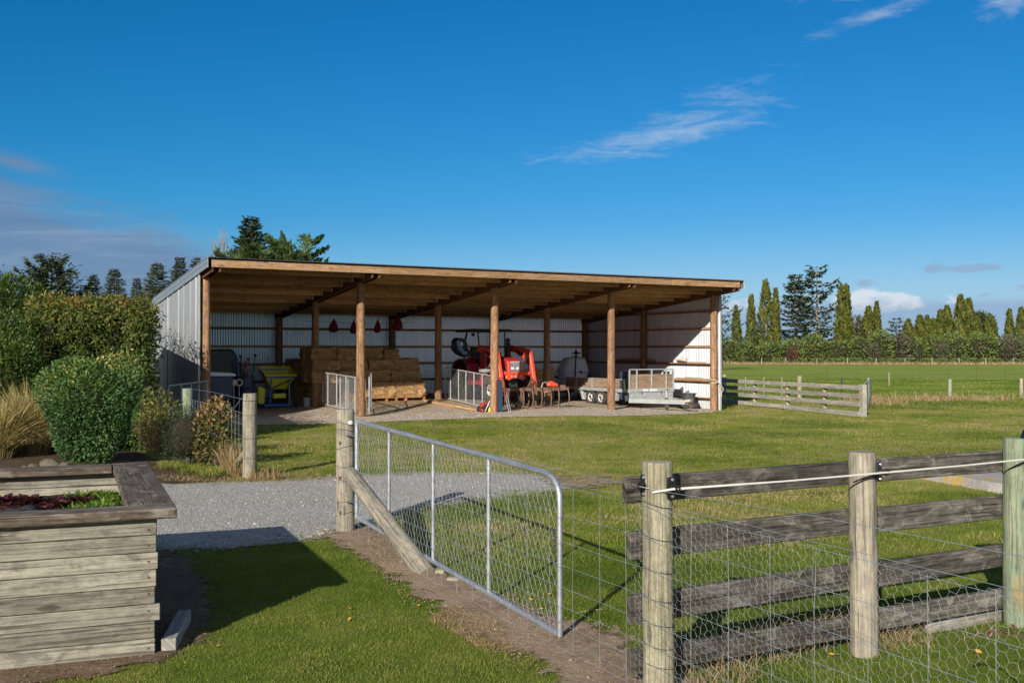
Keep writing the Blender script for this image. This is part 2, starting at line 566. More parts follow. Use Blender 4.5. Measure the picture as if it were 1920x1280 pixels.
M['ply'] = wood('trailer_ply', (0.20, 0.125, 0.075), (0.31, 0.205, 0.13), (0.40, 0.285, 0.20), 0.8, 0.3, (0.32, 0.29, 0.25), 0.7, False, 0.2, 0.3, (0.22, 0.13, 0.07))
M['pallet'] = wood('pallet_wood', (0.26, 0.10, 0.035), (0.42, 0.19, 0.07), (0.55, 0.30, 0.13), 0.8, 0.8, None, 0, False, 0.3)
M['bark'] = wood('bark', (0.05, 0.038, 0.028), (0.11, 0.085, 0.065), (0.19, 0.16, 0.13), 0.95, 0.4, None, 0, False, 0.6, 0.8)
M['bark_pale'] = wood('pale_bark', (0.16, 0.13, 0.10), (0.27, 0.23, 0.18), (0.38, 0.33, 0.27), 0.95, 0.4, None, 0, False, 0.5, 0.6)

def zinc_sheet(name, base, tint, metal=0.55, rough=0.42, dirt=0.25):
    m, nt, b = material(name)
    oc = obj_coord(nt)
    n = nt.noise(nt.scale(oc, (1.2, 1.2, 0.35)), 2.0, 6, 0.65, 0.4)
    n2 = nt.noise(oc, 45, 3, 0.6)
    f = nt.math('ADD', nt.math('MULTIPLY', n, 0.75), nt.math('MULTIPLY', n2, 0.25))
    c = nt.ramp(f, [(0.3, tuple(base * 0.78 * t for t in tint)), (0.7, tuple(min(1, base * 1.06 * t) for t in tint))])
    if dirt:
        z = nt.sep(oc)[2]
        dn = nt.noise(oc, 3.0, 5, 0.7)
        d = nt.math('MULTIPLY', nt.smooth(nt.math('ADD', z, nt.math('MULTIPLY', nt.math('SUBTRACT', dn, 0.5), 0.6)), 0.45, 0.0), dirt)
        c = nt.mix(d, c, (0.22, 0.18, 0.13))
    nt.put(b.inputs['Base Color'], c)
    b.inputs['Metallic'].default_value = metal
    nt.put(b.inputs['Roughness'], nt.math('ADD', rough - 0.1, nt.math('MULTIPLY', n, 0.22)))
    return m
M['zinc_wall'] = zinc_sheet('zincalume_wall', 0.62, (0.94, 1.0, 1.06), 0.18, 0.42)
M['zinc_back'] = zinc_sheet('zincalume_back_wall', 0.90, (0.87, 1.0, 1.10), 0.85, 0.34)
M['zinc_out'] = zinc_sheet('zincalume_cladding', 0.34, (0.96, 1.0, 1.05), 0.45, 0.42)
M['zinc_roof'] = zinc_sheet('zincalume_roof', 0.50, (0.97, 1.0, 1.03), 0.7, 0.4, 0)
M['flash'] = zinc_sheet('barge_flashing', 0.42, (0.88, 1.0, 1.12), 0.6, 0.4, 0)
M['galv'] = galv('galvanised_tube', 0.48, 0.42, (0.98, 1.02, 1.08), 0.7)
M['galv_dull'] = galv('dull_galvanised', 0.50, 0.55, (1.0, 1.02, 1.03), 0.45)
M['galv_white'] = galv('pale_galvanised_steel', 0.40, 0.6, (0.98, 1.03, 1.0), 0.25)
M['wire'] = galv('fence_wire', 0.55, 0.4, (0.95, 1.03, 1.08), 0.6)
M['tape'] = paint('white_electric_tape', (0.70, 0.68, 0.62), 0.6, 0, 0.2)
M['black'] = paint('black_plastic', (0.012, 0.012, 0.014), 0.4, 0, 0.1)
M['bolt'] = galv('bolt_steel', 0.7, 0.3)
M['rust'] = paint('rusty_steel', (0.16, 0.075, 0.045), 0.8, 0.2, 0.5, (0.07, 0.04, 0.028), 14, 0.3)
M['rust_pale'] = paint('dusty_rusty_steel', (0.20, 0.125, 0.085), 0.85, 0.1, 0.5, (0.10, 0.06, 0.04), 14, 0.3)
M['red'] = paint('tractor_red', (0.42, 0.024, 0.02), 0.4, 0, 0.45, (0.22, 0.05, 0.03), 5)
M['orange'] = paint('loader_orange_red', (0.66, 0.075, 0.028), 0.45, 0, 0.45, (0.35, 0.08, 0.04), 5)
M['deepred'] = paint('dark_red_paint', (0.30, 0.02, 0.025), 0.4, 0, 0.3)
M['cloth_red'] = paint('red_mesh_bag', (0.20, 0.012, 0.02), 0.9, 0, 0.3, (0.08, 0.01, 0.01), 20, 0.4)
M['rubber'] = paint('tyre_rubber', (0.022, 0.021, 0.02), 0.85, 0, 0.6, (0.10, 0.08, 0.06), 10, 0.3, 0.2)
M['rubber_dusty'] = paint('dusty_tyre', (0.05, 0.048, 0.045), 0.9, 0, 0.7, (0.15, 0.125, 0.10), 10, 0.2, 0.2)
M['rim'] = paint('pale_wheel_rim', (0.62, 0.60, 0.54), 0.5, 0.2, 0.35)
M['darksteel'] = paint('dark_steel', (0.035, 0.036, 0.04), 0.5, 0.3, 0.3)
M['yellow'] = paint('spreader_yellow', (0.80, 0.68, 0.03), 0.45, 0, 0.15, (0.35, 0.3, 0.06), 4)
M['yellow_hi'] = paint('bright_yellow', (0.80, 0.60, 0.01), 0.45, 0, 0.1)
M['blue'] = paint('blue_frame_paint', (0.015, 0.12, 0.42), 0.45, 0, 0.2)
M['bluedark'] = paint('dark_blue_plastic', (0.012, 0.026, 0.075), 0.45, 0, 0.25, (0.05, 0.05, 0.05))
M['navy'] = paint('slate_blue_panel', (0.030, 0.052, 0.080), 0.5, 0, 0.25, (0.06, 0.055, 0.05))
M['teal'] = paint('dark_teal_paint', (0.02, 0.06, 0.085), 0.5, 0, 0.25)
M['white'] = paint('white_plastic', (0.72, 0.73, 0.74), 0.5, 0, 0.2, (0.35, 0.32, 0.28))
M['tank'] = paint('translucent_white_tank', (0.78, 0.81, 0.83), 0.5, 0, 0.3, (0.30, 0.29, 0.27), 3)
M['lime'] = paint('lime_strap', (0.50, 0.75, 0.22), 0.7, 0, 0.2)
M['rope'] = paint('pale_rope', (0.60, 0.53, 0.40), 0.9, 0, 0.3, (0.3, 0.25, 0.18), 40, 0.4)
M['seatblue'] = paint('pale_blue_fabric', (0.18, 0.30, 0.50), 0.9, 0, 0.2)
M['tubgrey'] = paint('dark_grey_tub', (0.055, 0.06, 0.065), 0.6, 0, 0.4, (0.15, 0.13, 0.10))
M['paper'] = paint('white_label', (0.78, 0.78, 0.78), 0.7, 0, 0.1)
M['bone'] = paint('bleached_wood', (0.60, 0.50, 0.40), 0.85, 0, 0.4, (0.35, 0.25, 0.18), 20, 0.5)
M['stone'] = paint('garden_stone', (0.13, 0.11, 0.08), 0.95, 0, 0.85, (0.05, 0.05, 0.03), 14, 1.0, 0.1)
M['pebble'] = paint('pale_pebble', (0.29, 0.245, 0.195), 0.85, 0, 0.4, (0.22, 0.19, 0.16), 12, 0.4, 0.2)
M['plasticfilm'] = paint('black_weed_film', (0.022, 0.022, 0.025), 0.75, 0, 0.4, (0.08, 0.07, 0.06), 9, 0.4)

def straw_mat(name, a, b_, c, sx=1.0):
    m, nt, b = material(name)
    uv = uv_coord(nt)
    oc = obj_coord(nt)
    st = nt.noise(nt.scale(uv, (70 * sx, 8 * sx, 1)), 1.0, 5, 0.7, 1.2)
    bl = nt.noise(oc, 6, 5, 0.65)
    bl2 = nt.noise(oc, 55, 4, 0.7)
    f = nt.math('ADD', nt.math('MULTIPLY', st, 0.5), nt.math('ADD', nt.math('MULTIPLY', bl, 0.3), nt.math('MULTIPLY', bl2, 0.2)))
    nt.put(b.inputs['Base Color'], nt.ramp(f, [(0.36, a), (0.5, b_), (0.64, c)]))
    b.inputs['Roughness'].default_value = 0.9
    b.inputs['Specular IOR Level'].default_value = 0.15
    nt.put(b.inputs['Normal'], nt.bump(nt.math('ADD', st, bl2), 0.8, 0.02))
    return m
M['hay'] = straw_mat('hay', (0.21, 0.115, 0.052), (0.40, 0.245, 0.115), (0.58, 0.395, 0.21))
M['twine'] = paint('baling_twine', (0.45, 0.20, 0.08), 0.9)
M['strands'] = foliage('hay_strands', [(0.0, (0.20, 0.11, 0.04)), (0.5, (0.40, 0.25, 0.105)), (1.0, (0.60, 0.42, 0.22))], 0.2, 0.7, 0.2, 1.1)

# ground covers
def grass_ground(name):
    m, nt, b = material(name)
    p = world_coord(nt)
    s = nt.sep(p)
    n1 = nt.noise(p, 0.35, 5, 0.6)
    n2 = nt.noise(p, 2.3, 5, 0.65)
    n3 = nt.noise(nt.scale(p, (1, 1, 1)), 28, 4, 0.7)
    n4 = nt.noise(p, 110, 3, 0.7)
    f = nt.math('ADD', nt.math('MULTIPLY', n1, 0.38), nt.math('ADD', nt.math('MULTIPLY', n2, 0.34), nt.math('ADD', nt.math('MULTIPLY', n3, 0.20), nt.math('MULTIPLY', n4, 0.08))))
    near = nt.ramp(f, [(0.39, (0.10, 0.130, 0.014)), (0.46, (0.21, 0.215, 0.036)), (0.515, (0.32, 0.27, 0.085)), (0.575, (0.36, 0.27, 0.135))])
    thatch = nt.ramp(f, [(0.39, (0.060, 0.095, 0.011)), (0.50, (0.130, 0.165, 0.024)), (0.58, (0.205, 0.19, 0.055))])
    near = nt.mix(nt.smooth(s[1], 8.5, 17.0), thatch, near)
    # paddock beyond the yards: lusher green
    far = nt.ramp(f, [(0.36, (0.135, 0.185, 0.024)), (0.5, (0.20, 0.255, 0.038)), (0.64, (0.27, 0.285, 0.062))])
    y = s[1]; x = s[0]
    # fence line at the mid distance: the paddock starts behind it
    d = nt.math('ADD', y, nt.math('MULTIPLY', x, 0.09))
    fp = nt.smooth(nt.math('ADD', d, nt.math('MULTIPLY', nt.math('SUBTRACT', n2, 0.5), 3.0)), 41.5, 46.0)
    c = nt.mix(fp, near, far)
    # pale band of dead grass along the far hedge and a few mown-off streaks in the paddock
    band = nt.smooth(nt.math('ADD', y, nt.math('MULTIPLY', nt.math('SUBTRACT', n1, 0.5), 12.0)), 142.0, 148.0)
    c = nt.mix(nt.math('MULTIPLY', band, 0.85), c, (0.27, 0.20, 0.10))
    sx = nt.noise(nt.scale(p, (0.05, 0.35, 1)), 1.0, 4, 0.6)
    st = nt.math('MULTIPLY', nt.smooth(sx, 0.56, 0.66), nt.math('MULTIPLY', nt.smooth(y, 60, 68), nt.smooth(y, 104, 92)))
    c = nt.mix(nt.math('MULTIPLY', st, 0.55), c, (0.25, 0.22, 0.09))
    nt.put(b.inputs['Base Color'], c)
    b.inputs['Roughness'].default_value = 0.95
    b.inputs['Specular IOR Level'].default_value = 0.1
    nt.put(b.inputs['Normal'], nt.bump(nt.math('ADD', n3, nt.math('MULTIPLY', n4, 0.6)), 0.9, 0.03))
    return m
M['ground'] = grass_ground('grassy_ground')

def gravel_mat(name, cols, scale=48.0, dust=None, alpha=True, dusta=0.6):
    m, nt, b = material(name)
    p = world_coord(nt)
    w = nt.vmath('ADD', p, nt.comb(nt.math('MULTIPLY', nt.noise(p, 30, 2), 0.012), nt.math('MULTIPLY', nt.noise(p, 27, 2), 0.012), 0.0))
    d = nt.voro(w, scale, 'F1', 'Distance'); cc = nt.voro(w, scale, 'F1', 'Color')
    d2 = nt.voro(w, scale * 2.3, 'F1', 'Distance'); c2 = nt.voro(w, scale * 2.3, 'F1', 'Color')
    big = nt.noise(p, 1.1, 5, 0.6)
    f = nt.math('ADD', nt.math('MULTIPLY', nt.sep(cc)[0], 0.5), nt.math('ADD', nt.math('MULTIPLY', nt.sep(c2)[1], 0.3), nt.math('MULTIPLY', big, 0.2)))
    c = nt.ramp(f, [(0.1, cols[0]), (0.5, cols[1]), (0.9, cols[2])])
    c = nt.mix(nt.math('MULTIPLY', nt.smooth(d, 0.55, 0.8), 0.5), c, tuple(x * 0.45 for x in cols[0]))
    if dust:
        c = nt.mix(nt.math('MULTIPLY', nt.smooth(nt.noise(nt.scale(p, (.55, 1.3, 1)), 1.0, 6, 0.7, 0.6), 0.44, 0.64), dusta), c, dust)
    nt.put(b.inputs['Base Color'], c)
    b.inputs['Roughness'].default_value = 0.92
    b.inputs['Specular IOR Level'].default_value = 0.2
    h = nt.math('SUBTRACT', 1.0, nt.math('ADD', d, nt.math('MULTIPLY', d2, 0.5)))
    nt.put(b.inputs['Normal'], nt.bump(h, 0.9, 0.014))
    if alpha: edge_alpha(nt, b)
    return m
M['gravel'] = gravel_mat('driveway_gravel', ((0.17, 0.16, 0.14), (0.37, 0.355, 0.315), (0.58, 0.56, 0.505)), 48.0, (0.34, 0.295, 0.245))
M['floor'] = gravel_mat('shed_floor_gravel', ((0.26, 0.22, 0.17), (0.46, 0.40, 0.33), (0.62, 0.55, 0.47)), 42.0, (0.50, 0.34, 0.18))

def dirt_mat(name, a, b_, c, alpha=True):
    m, nt, b = material(name)
    p = world_coord(nt)
    n = nt.noise(p, 2.5, 6, 0.7, 0.4); n2 = nt.noise(p, 22, 6, 0.7); n3 = nt.noise(p, 120, 3, 0.6)
    f = nt.math('ADD', nt.math('MULTIPLY', n, 0.4), nt.math('ADD', nt.math('MULTIPLY', n2, 0.4), nt.math('MULTIPLY', n3, 0.2)))
    nt.put(b.inputs['Base Color'], nt.ramp(f, [(0.36, a), (0.5, b_), (0.64, c)]))
    b.inputs['Roughness'].default_value = 0.95
    b.inputs['Specular IOR Level'].default_value = 0.1
    nt.put(b.inputs['Normal'], nt.bump(nt.math('ADD', n2, nt.math('MULTIPLY', n3, 0.5)), 1.0, 0.035))
    if alpha: edge_alpha(nt, b, 6.0)
    return m
M['dirt'] = dirt_mat('dry_soil', (0.19, 0.130, 0.085), (0.35, 0.255, 0.172), (0.50, 0.38, 0.27))
M['beddirt'] = dirt_mat('brown_soil', (0.10, 0.068, 0.044), (0.20, 0.14, 0.092), (0.31, 0.23, 0.155))
M['clod'] = dirt_mat('soil_clod', (0.10, 0.068, 0.044), (0.19, 0.13, 0.085), (0.29, 0.21, 0.145), False)
M['darkdirt'] = dirt_mat('damp_soil', (0.045, 0.030, 0.020), (0.095, 0.065, 0.042), (0.17, 0.12, 0.08))
M['potsoil'] = dirt_mat('planter_soil', (0.030, 0.022, 0.016), (0.065, 0.047, 0.033), (0.11, 0.08, 0.055), False)

def slab_mat():
    m, nt, b = material('lichened_concrete')
    p = obj_coord(nt)
    n = nt.noise(p, 3, 6, 0.65); n2 = nt.noise(p, 30, 4, 0.6); l = nt.noise(p, 2.6, 6, 0.72, 0.6)
    c = nt.ramp(nt.math('ADD', nt.math('MULTIPLY', n, 0.6), nt.math('MULTIPLY', n2, 0.4)), [(0.35, (0.20, 0.185, 0.165)), (0.65, (0.42, 0.395, 0.36))])
    c = nt.mix(nt.math('MULTIPLY', nt.smooth(l, 0.5, 0.58), 0.85), c, (0.42, 0.27, 0.045))
    nt.put(b.inputs['Base Color'], c); b.inputs['Roughness'].default_value = 0.9
    nt.put(b.inputs['Normal'], nt.bump(n2, 0.6, 0.01))
    return m
M['slab'] = slab_mat()

# leaves
M['grass'] = foliage('grass_blades', [(0.0, (0.066, 0.112, 0.013)), (0.35, (0.135, 0.194, 0.023)), (0.62, (0.200, 0.240, 0.040)), (0.8, (0.30, 0.265, 0.09)), (1.0, (0.47, 0.36, 0.19))], 0.35, 0.8, 0.08, 1.4)
M['drygrass'] = foliage('dry_grass', [(0.0, (0.198, 0.126, 0.054)), (0.5, (0.36, 0.252, 0.126)), (1.0, (0.504, 0.387, 0.225))], 0.3, 0.7, 0.2, 1.2)
M['tussock'] = foliage('tussock_blades', [(0.0, (0.14, 0.14, 0.035)), (0.3, (0.30, 0.245, 0.09)), (0.7, (0.46, 0.36, 0.17)), (1.0, (0.60, 0.49, 0.27))], 0.3, 0.6, 0.3, 1.2)
M['hedge'] = foliage('hedge_leaves', [(0.0, (0.0275, 0.0446, 0.0111)), (0.5, (0.0772, 0.1081, 0.0222)), (0.8, (0.1631, 0.1669, 0.035)), (0.93, (0.2747, 0.2066, 0.0476)), (1.0, (0.3433, 0.1351, 0.0476))], 0.3, 0.55, 0.3, 1.4)
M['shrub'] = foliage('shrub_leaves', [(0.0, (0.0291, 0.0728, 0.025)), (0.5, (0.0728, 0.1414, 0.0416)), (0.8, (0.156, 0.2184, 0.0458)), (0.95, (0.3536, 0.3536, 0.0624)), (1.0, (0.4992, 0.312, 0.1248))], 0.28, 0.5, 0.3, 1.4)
M['lefttree'] = foliage('broadleaf_leaves', [(0.0, (0.0231, 0.0486, 0.0092)), (0.6, (0.0694, 0.1214, 0.0185)), (1.0, (0.1503, 0.1907, 0.0405))], 0.3, 0.4, 0.4, 1.4)
M['greybush'] = foliage('dusky_bush_leaves', [(0.0, (0.0234, 0.039, 0.0208)), (0.6, (0.0585, 0.0806, 0.0416)), (1.0, (0.13, 0.143, 0.0715))], 0.25, 0.55)
M['autumn'] = foliage('autumn_leaves', [(0.0, (0.05, 0.075, 0.018)), (0.4, (0.13, 0.13, 0.035)), (0.7, (0.28, 0.16, 0.07)), (0.9, (0.36, 0.20, 0.10)), (1.0, (0.46, 0.26, 0.04))], 0.3, 0.5)
M['yellowplant'] = foliage('yellowing_leaves', [(0.0, (0.07, 0.085, 0.02)), (0.5, (0.17, 0.16, 0.045)), (0.9, (0.30, 0.22, 0.07)), (1.0, (0.52, 0.24, 0.02))], 0.3, 0.5)
M['redlettuce'] = foliage('red_leaves', [(0.0, (0.0235, 0.0085, 0.0095)), (0.5, (0.0642, 0.0158, 0.0181)), (0.85, (0.1197, 0.0317, 0.0356)), (1.0, (0.0855, 0.0792, 0.0238))], 0.3, 0.4, 0.4)
M['herb'] = foliage('herb_leaves', [(0.0, (0.048, 0.102, 0.0144)), (0.6, (0.12, 0.204, 0.03)), (1.0, (0.24, 0.3, 0.06))], 0.35, 0.5)
M['cypress'] = foliage('cypress_foliage', [(0.0, (0.0422, 0.0551, 0.011)), (0.5, (0.0972, 0.1125, 0.0193)), (1.0, (0.1638, 0.1664, 0.0359))], 0.15, 0.7, 0.2, 1.2)
M['conifer'] = foliage('conifer_needles', [(0.0, (0.021, 0.0375, 0.0165)), (0.5, (0.0525, 0.078, 0.03)), (1.0, (0.1125, 0.138, 0.048))], 0.12, 0.7, 0.2, 1.2)
M['spruce'] = foliage('bluegreen_needles', [(0.0, (0.0345, 0.0552, 0.0345)), (0.5, (0.0828, 0.1138, 0.069)), (1.0, (0.1725, 0.1984, 0.1069))], 0.12, 0.7, 0.2, 1.2)
M['macro'] = foliage('macrocarpa_foliage', [(0.0, (0.0233, 0.0461, 0.0138)), (0.5, (0.0583, 0.0979, 0.0276)), (1.0, (0.1113, 0.1555, 0.047))], 0.15, 0.6, 0.25, 1.2)
M['farhedge'] = foliage('shelter_hedge_leaves', [(0.0, (0.0424, 0.067, 0.0179)), (0.5, (0.106, 0.1517, 0.0358)), (0.85, (0.1801, 0.2231, 0.058)), (1.0, (0.318, 0.2901, 0.1562))], 0.15, 0.7, 0.2, 1.2)
M['greyhedge'] = foliage('grey_hedge_leaves', [(0.0, (0.057, 0.06, 0.0382)), (0.5, (0.109, 0.1092, 0.0655)), (1.0, (0.1972, 0.1856, 0.1201))], 0.15, 0.7, 0.2, 1.2)
M['brownhedge'] = foliage('brown_dead_leaves', [(0.0, (0.07, 0.035, 0.022)), (0.5, (0.14, 0.07, 0.045)), (1.0, (0.22, 0.12, 0.08))], 0.15, 0.7, 0.2, 1.1)
M['twig'] = foliage('bare_twigs', [(0.0, (0.12, 0.09, 0.07)), (1.0, (0.25, 0.20, 0.16))], 0.0, 0.9, 0.1)
M['maroon'] = foliage('maroon_leaves', [(0.0, (0.10, 0.025, 0.03)), (0.6, (0.20, 0.05, 0.06)), (1.0, (0.20, 0.16, 0.06))], 0.3, 0.4)
M['leaflitter'] = foliage('fallen_leaves', [(0.0, (0.30, 0.11, 0.03)), (0.5, (0.48, 0.24, 0.04)), (1.0, (0.55, 0.36, 0.08))], 0.2, 0.6)
M['shade_core'] = paint('inner_shade_core', (0.030, 0.026, 0.018), 0.95, 0, 0.4, (0.05, 0.04, 0.03), 8, 0.5, 0.1)  # dark core colour: the shade among the inner twigs is put into it

# ------------------------------------------------------------------ sun and sky
SUN_AZ = radians(21.0)          # direction the light travels, from +Y towards +X
SUN_EL = radians(23.3)
sd = bpy.data.lights.new("sun", 'SUN')
sd.energy = 5.0; sd.angle = radians(0.53); sd.color = (1.0, 0.935, 0.84)
so = bpy.data.objects.new("sun", sd); COL.objects.link(so)
so.location = (-8, -20, 18)
travel = Vector((sin(SUN_AZ) * cos(SUN_EL), cos(SUN_AZ) * cos(SUN_EL), -sin(SUN_EL)))
so.rotation_euler = travel.to_track_quat('-Z', 'Y').to_euler()

w = bpy.data.worlds.new("World"); scene.world = w; w.use_nodes = True
nt = NT(w.node_tree)
bg = w.node_tree.nodes['Background']
sky = nt.new('ShaderNodeTexSky', sky_type='NISHITA')
sky.sun_disc = False
sky.sun_elevation = SUN_EL
sky.sun_rotation = pi + SUN_AZ
sky.altitude = 60; sky.air_density = 1.0; sky.dust_density = 0.6; sky.ozone_density = 2.2
skyc = sky.outputs[0]
sp = nt.new('ShaderNodeSeparateColor'); nt.put(sp.inputs[0], skyc)
cb = nt.new('ShaderNodeCombineColor')        # deep polarised blue of the clear southern sky
nt.put(cb.inputs[0], nt.math('MULTIPLY', nt.math('POWER', sp.outputs[0], 2.6), 0.0190))
nt.put(cb.inputs[1], nt.math('MULTIPLY', nt.math('POWER', sp.outputs[1], 1.1), 0.485))
nt.put(cb.inputs[2], nt.math('MULTIPLY', sp.outputs[2], 0.91))
skyc = cb.outputs[0]
d = nt.new('ShaderNodeTexCoord').outputs['Generated']
s = nt.sep(d)
az = nt.math('ARCTAN2', s[0], s[1])                     # radians, 0 = +Y
el = nt.math('ARCSINE', s[2])
ang = nt.comb(az, el, 0.0)

def pxa(px): return math.atan((px - 960) / F)
def pye(py): return math.atan((655 - py) / F)

def blob(caz, cel, ra, re, rot=0.0, src=None):
    """soft elliptical mask in (azimuth, elevation)"""
    a = nt.math('SUBTRACT', az, caz); e = nt.math('SUBTRACT', el, cel)
    c_, s_ = cos(rot), sin(rot)
    x = nt.math('ADD', nt.math('MULTIPLY', a, c_ / ra), nt.math('MULTIPLY', e, s_ / ra))
    y = nt.math('ADD', nt.math('MULTIPLY', a, -s_ / re), nt.math('MULTIPLY', e, c_ / re))
    r2 = nt.math('ADD', nt.math('MULTIPLY', x, x), nt.math('MULTIPLY', y, y))
    return nt.math('POWER', 2.718, nt.math('MULTIPLY', r2, -1.0))

def add(*a):
    r = a[0]
    for b_ in a[1:]: r = nt.math('ADD', r, b_)
    return r

skyc = nt.mix(nt.math('MULTIPLY', nt.smooth(el, 0.13, 0.0), 0.42), skyc, (4.2, 7.0, 9.1))       # pale air near the horizon
# thin cirrus, combed along a slight diagonal
rotm = nt.new('ShaderNodeMapping'); nt.put(rotm.inputs[0], ang)
rotm.inputs['Rotation'].default_value = (0, 0, radians(-9)); rotm.inputs['Scale'].default_value = (13, 62, 1)
cn = nt.noise(rotm.outputs[0], 1.0, 8, 0.66, 0.9)
cn2 = nt.noise(nt.scale(ang, (34, 90, 1)), 1.0, 6, 0.68, 0.6)
cirrus_n = nt.math('ADD', nt.math('MULTIPLY', cn, 0.65), nt.math('MULTIPLY', cn2, 0.35))
ci = add(
    nt.math('MULTIPLY', blob(pxa(1290), pye(252), 0.095, 0.020, 0.16), 1.0),
    nt.math('MULTIPLY', blob(pxa(1060), pye(294), 0.085, 0.012, 0.05), 0.75),
    nt.math('MULTIPLY', blob(pxa(1390), pye(180), 0.11, 0.028, 0.25), 0.62),
    nt.math('MULTIPLY', blob(pxa(1630), pye(68), 0.075, 0.008, 0.18), 1.05),
    nt.math('MULTIPLY', blob(pxa(1760), pye(8), 0.17, 0.014, 0.03), 1.4),
    nt.math('MULTIPLY', blob(pxa(1890), pye(70), 0.035, 0.022, 0.5), 1.25),
    nt.math('MULTIPLY', blob(pxa(1030), pye(413), 0.045, 0.007, -0.05), 0.8),
    nt.math('MULTIPLY', blob(pxa(1310), pye(387), 0.035, 0.004, 0.0), 0.5),
    nt.math('MULTIPLY', blob(pxa(555), pye(299), 0.022, 0.004, 0.0), 0.6),
    nt.math('MULTIPLY', blob(pxa(460), pye(15), 0.03, 0.008, 0.0), 0.6),
    nt.math('MULTIPLY', blob(pxa(160), pye(25), 0.035, 0.010, 0.2), 0.5))
cim = nt.math('MULTIPLY', nt.smooth(nt.math('ADD', cirrus_n, nt.math('MULTIPLY', nt.math('SUBTRACT', ci, 1.0), 0.30)), 0.36, 0.82), nt.math('MINIMUM', nt.math('MULTIPLY', ci, 1.6), 1.0))
cim = nt.math('MULTIPLY', cim, 0.56)
skyc = nt.mix(cim, skyc, (6.2, 6.6, 7.2))
# grey-violet bank low on the left
gn = nt.noise(nt.scale(ang, (9, 46, 1)), 1.0, 7, 0.6, 0.7)
top = nt.math('ADD', pye(450), nt.math('MULTIPLY', nt.math('SUBTRACT', pxa(400), az), 0.27))
edge = nt.math('ADD', nt.math('SUBTRACT', top, el), nt.math('MULTIPLY', nt.math('SUBTRACT', gn, 0.5), 0.075))
bank = nt.math('MULTIPLY', nt.smooth(edge, -0.010, 0.034), nt.smooth(az, pxa(500), pxa(340)))
bank = add(bank, nt.math('MULTIPLY', blob(pxa(25), pye(340), 0.030, 0.007, -0.22), 0.8))
bank = nt.math('MINIMUM', nt.math('MULTIPLY', bank, 0.82), 0.82)
gl = nt.noise(nt.scale(ang, (7, 60, 1)), 1.0, 6, 0.6, 0.5)
bankc = nt.ramp(gl, [(0.35, (0.125, 0.205, 0.36)), (0.5, (0.16, 0.235, 0.375)), (0.68, (0.225, 0.305, 0.43))])
bankc = nt.mix(1.0, bankc, (10, 10, 10), 'MULTIPLY')
skyc = nt.mix(bank, skyc, bankc)
# slate band and small cumulus low on the right
band = nt.math('MULTIPLY', nt.smooth(el, pye(560), pye(584)), nt.smooth(az, pxa(1280), pxa(1420)))
b2 = nt.math('MULTIPLY', nt.math('SUBTRACT', nt.noise(nt.scale(ang, (20, 30, 1)), 1.0, 4, 0.5), 0.5), 0.3)
skyc = nt.mix(nt.math('MULTIPLY', band, nt.math('ADD', 0.78, b2)), skyc, (2.6, 3.85, 5.6))
un = nt.noise(nt.scale(ang, (62, 95, 1)), 1.0, 7, 0.6, 0.3)
def puff(blobs, lo, hi):
    return nt.smooth(nt.math('ADD', add(*blobs), nt.math('MULTIPLY', nt.math('SUBTRACT', un, 0.5), 1.5)), lo, hi)
cum = puff([blob(pxa(1640), pye(570), 0.034, 0.010), blob(pxa(1610), pye(575), 0.020, 0.012), blob(pxa(1682), pye(573), 0.022, 0.007),
            nt.math('MULTIPLY', blob(pxa(1380), pye(582), 0.030, 0.012), 0.9), nt.math('MULTIPLY', blob(pxa(1790), pye(572), 0.020, 0.006), 0.6)], 0.42, 0.85)
shade = nt.smooth(nt.math('ADD', el, nt.math('MULTIPLY', nt.math('SUBTRACT', un, 0.5), 0.035)), pye(590), pye(560))
skyc = nt.mix(nt.math('MULTIPLY', cum, 0.74), skyc, nt.mix(shade, (4.0, 5.0, 6.4), (7.4, 7.6, 7.9)))
gre = puff([blob(pxa(1620), pye(537), 0.014, 0.0055), blob(pxa(1748), pye(516), 0.010, 0.0065), blob(pxa(1795), pye(516), 0.016, 0.005), blob(pxa(1835), pye(517), 0.014, 0.0035),
            nt.math('MULTIPLY', blob(pxa(1860), pye(515), 0.012, 0.004), 0.8), nt.math('MULTIPLY', blob(pxa(1920), pye(551), 0.012, 0.004), 0.8), nt.math('MULTIPLY', blob(pxa(1842), pye(563), 0.02, 0.004, 0.2), 0.8)], 0.45, 1.15)
skyc = nt.mix(nt.math('MULTIPLY', gre, 0.55), skyc, (2.7, 3.4, 4.8))
# unseen broken cloud, added behind the camera as neutral fill light
behind = nt.math('MULTIPLY', nt.smooth(nt.math('ABSOLUTE', az), 1.15, 1.75), nt.math('MULTIPLY', nt.smooth(el, 0.02, 0.15), nt.smooth(el, 1.25, 0.8)))
bn_ = nt.noise(nt.scale(d, (1.6, 1.6, 2.6)), 2.2, 5, 0.6, 0.3)
skyc = nt.mix(nt.math('MULTIPLY', behind, nt.smooth(bn_, 0.40, 0.62)), skyc, (6.6, 6.6, 6.7))
nt.put(bg.inputs['Color'], skyc)
bg.inputs['Strength'].default_value = 0.080
w.cycles.sampling_method = 'MANUAL'; w.cycles.sample_map_resolution = 256
scene.view_settings.exposure = 0.42
# ------------------------------------------------------------------ ground
def axis_coords(lo, hi, step, far, grow=1.25):
    c = list(np.arange(lo, hi + 1e-6, step))
    s = step
    while c[-1] < far[1]: s *= grow; c.append(c[-1] + s)
    s = step
    while c[0] > far[0]: s *= grow; c.insert(0, c[0] - s)
    return np.array(c)

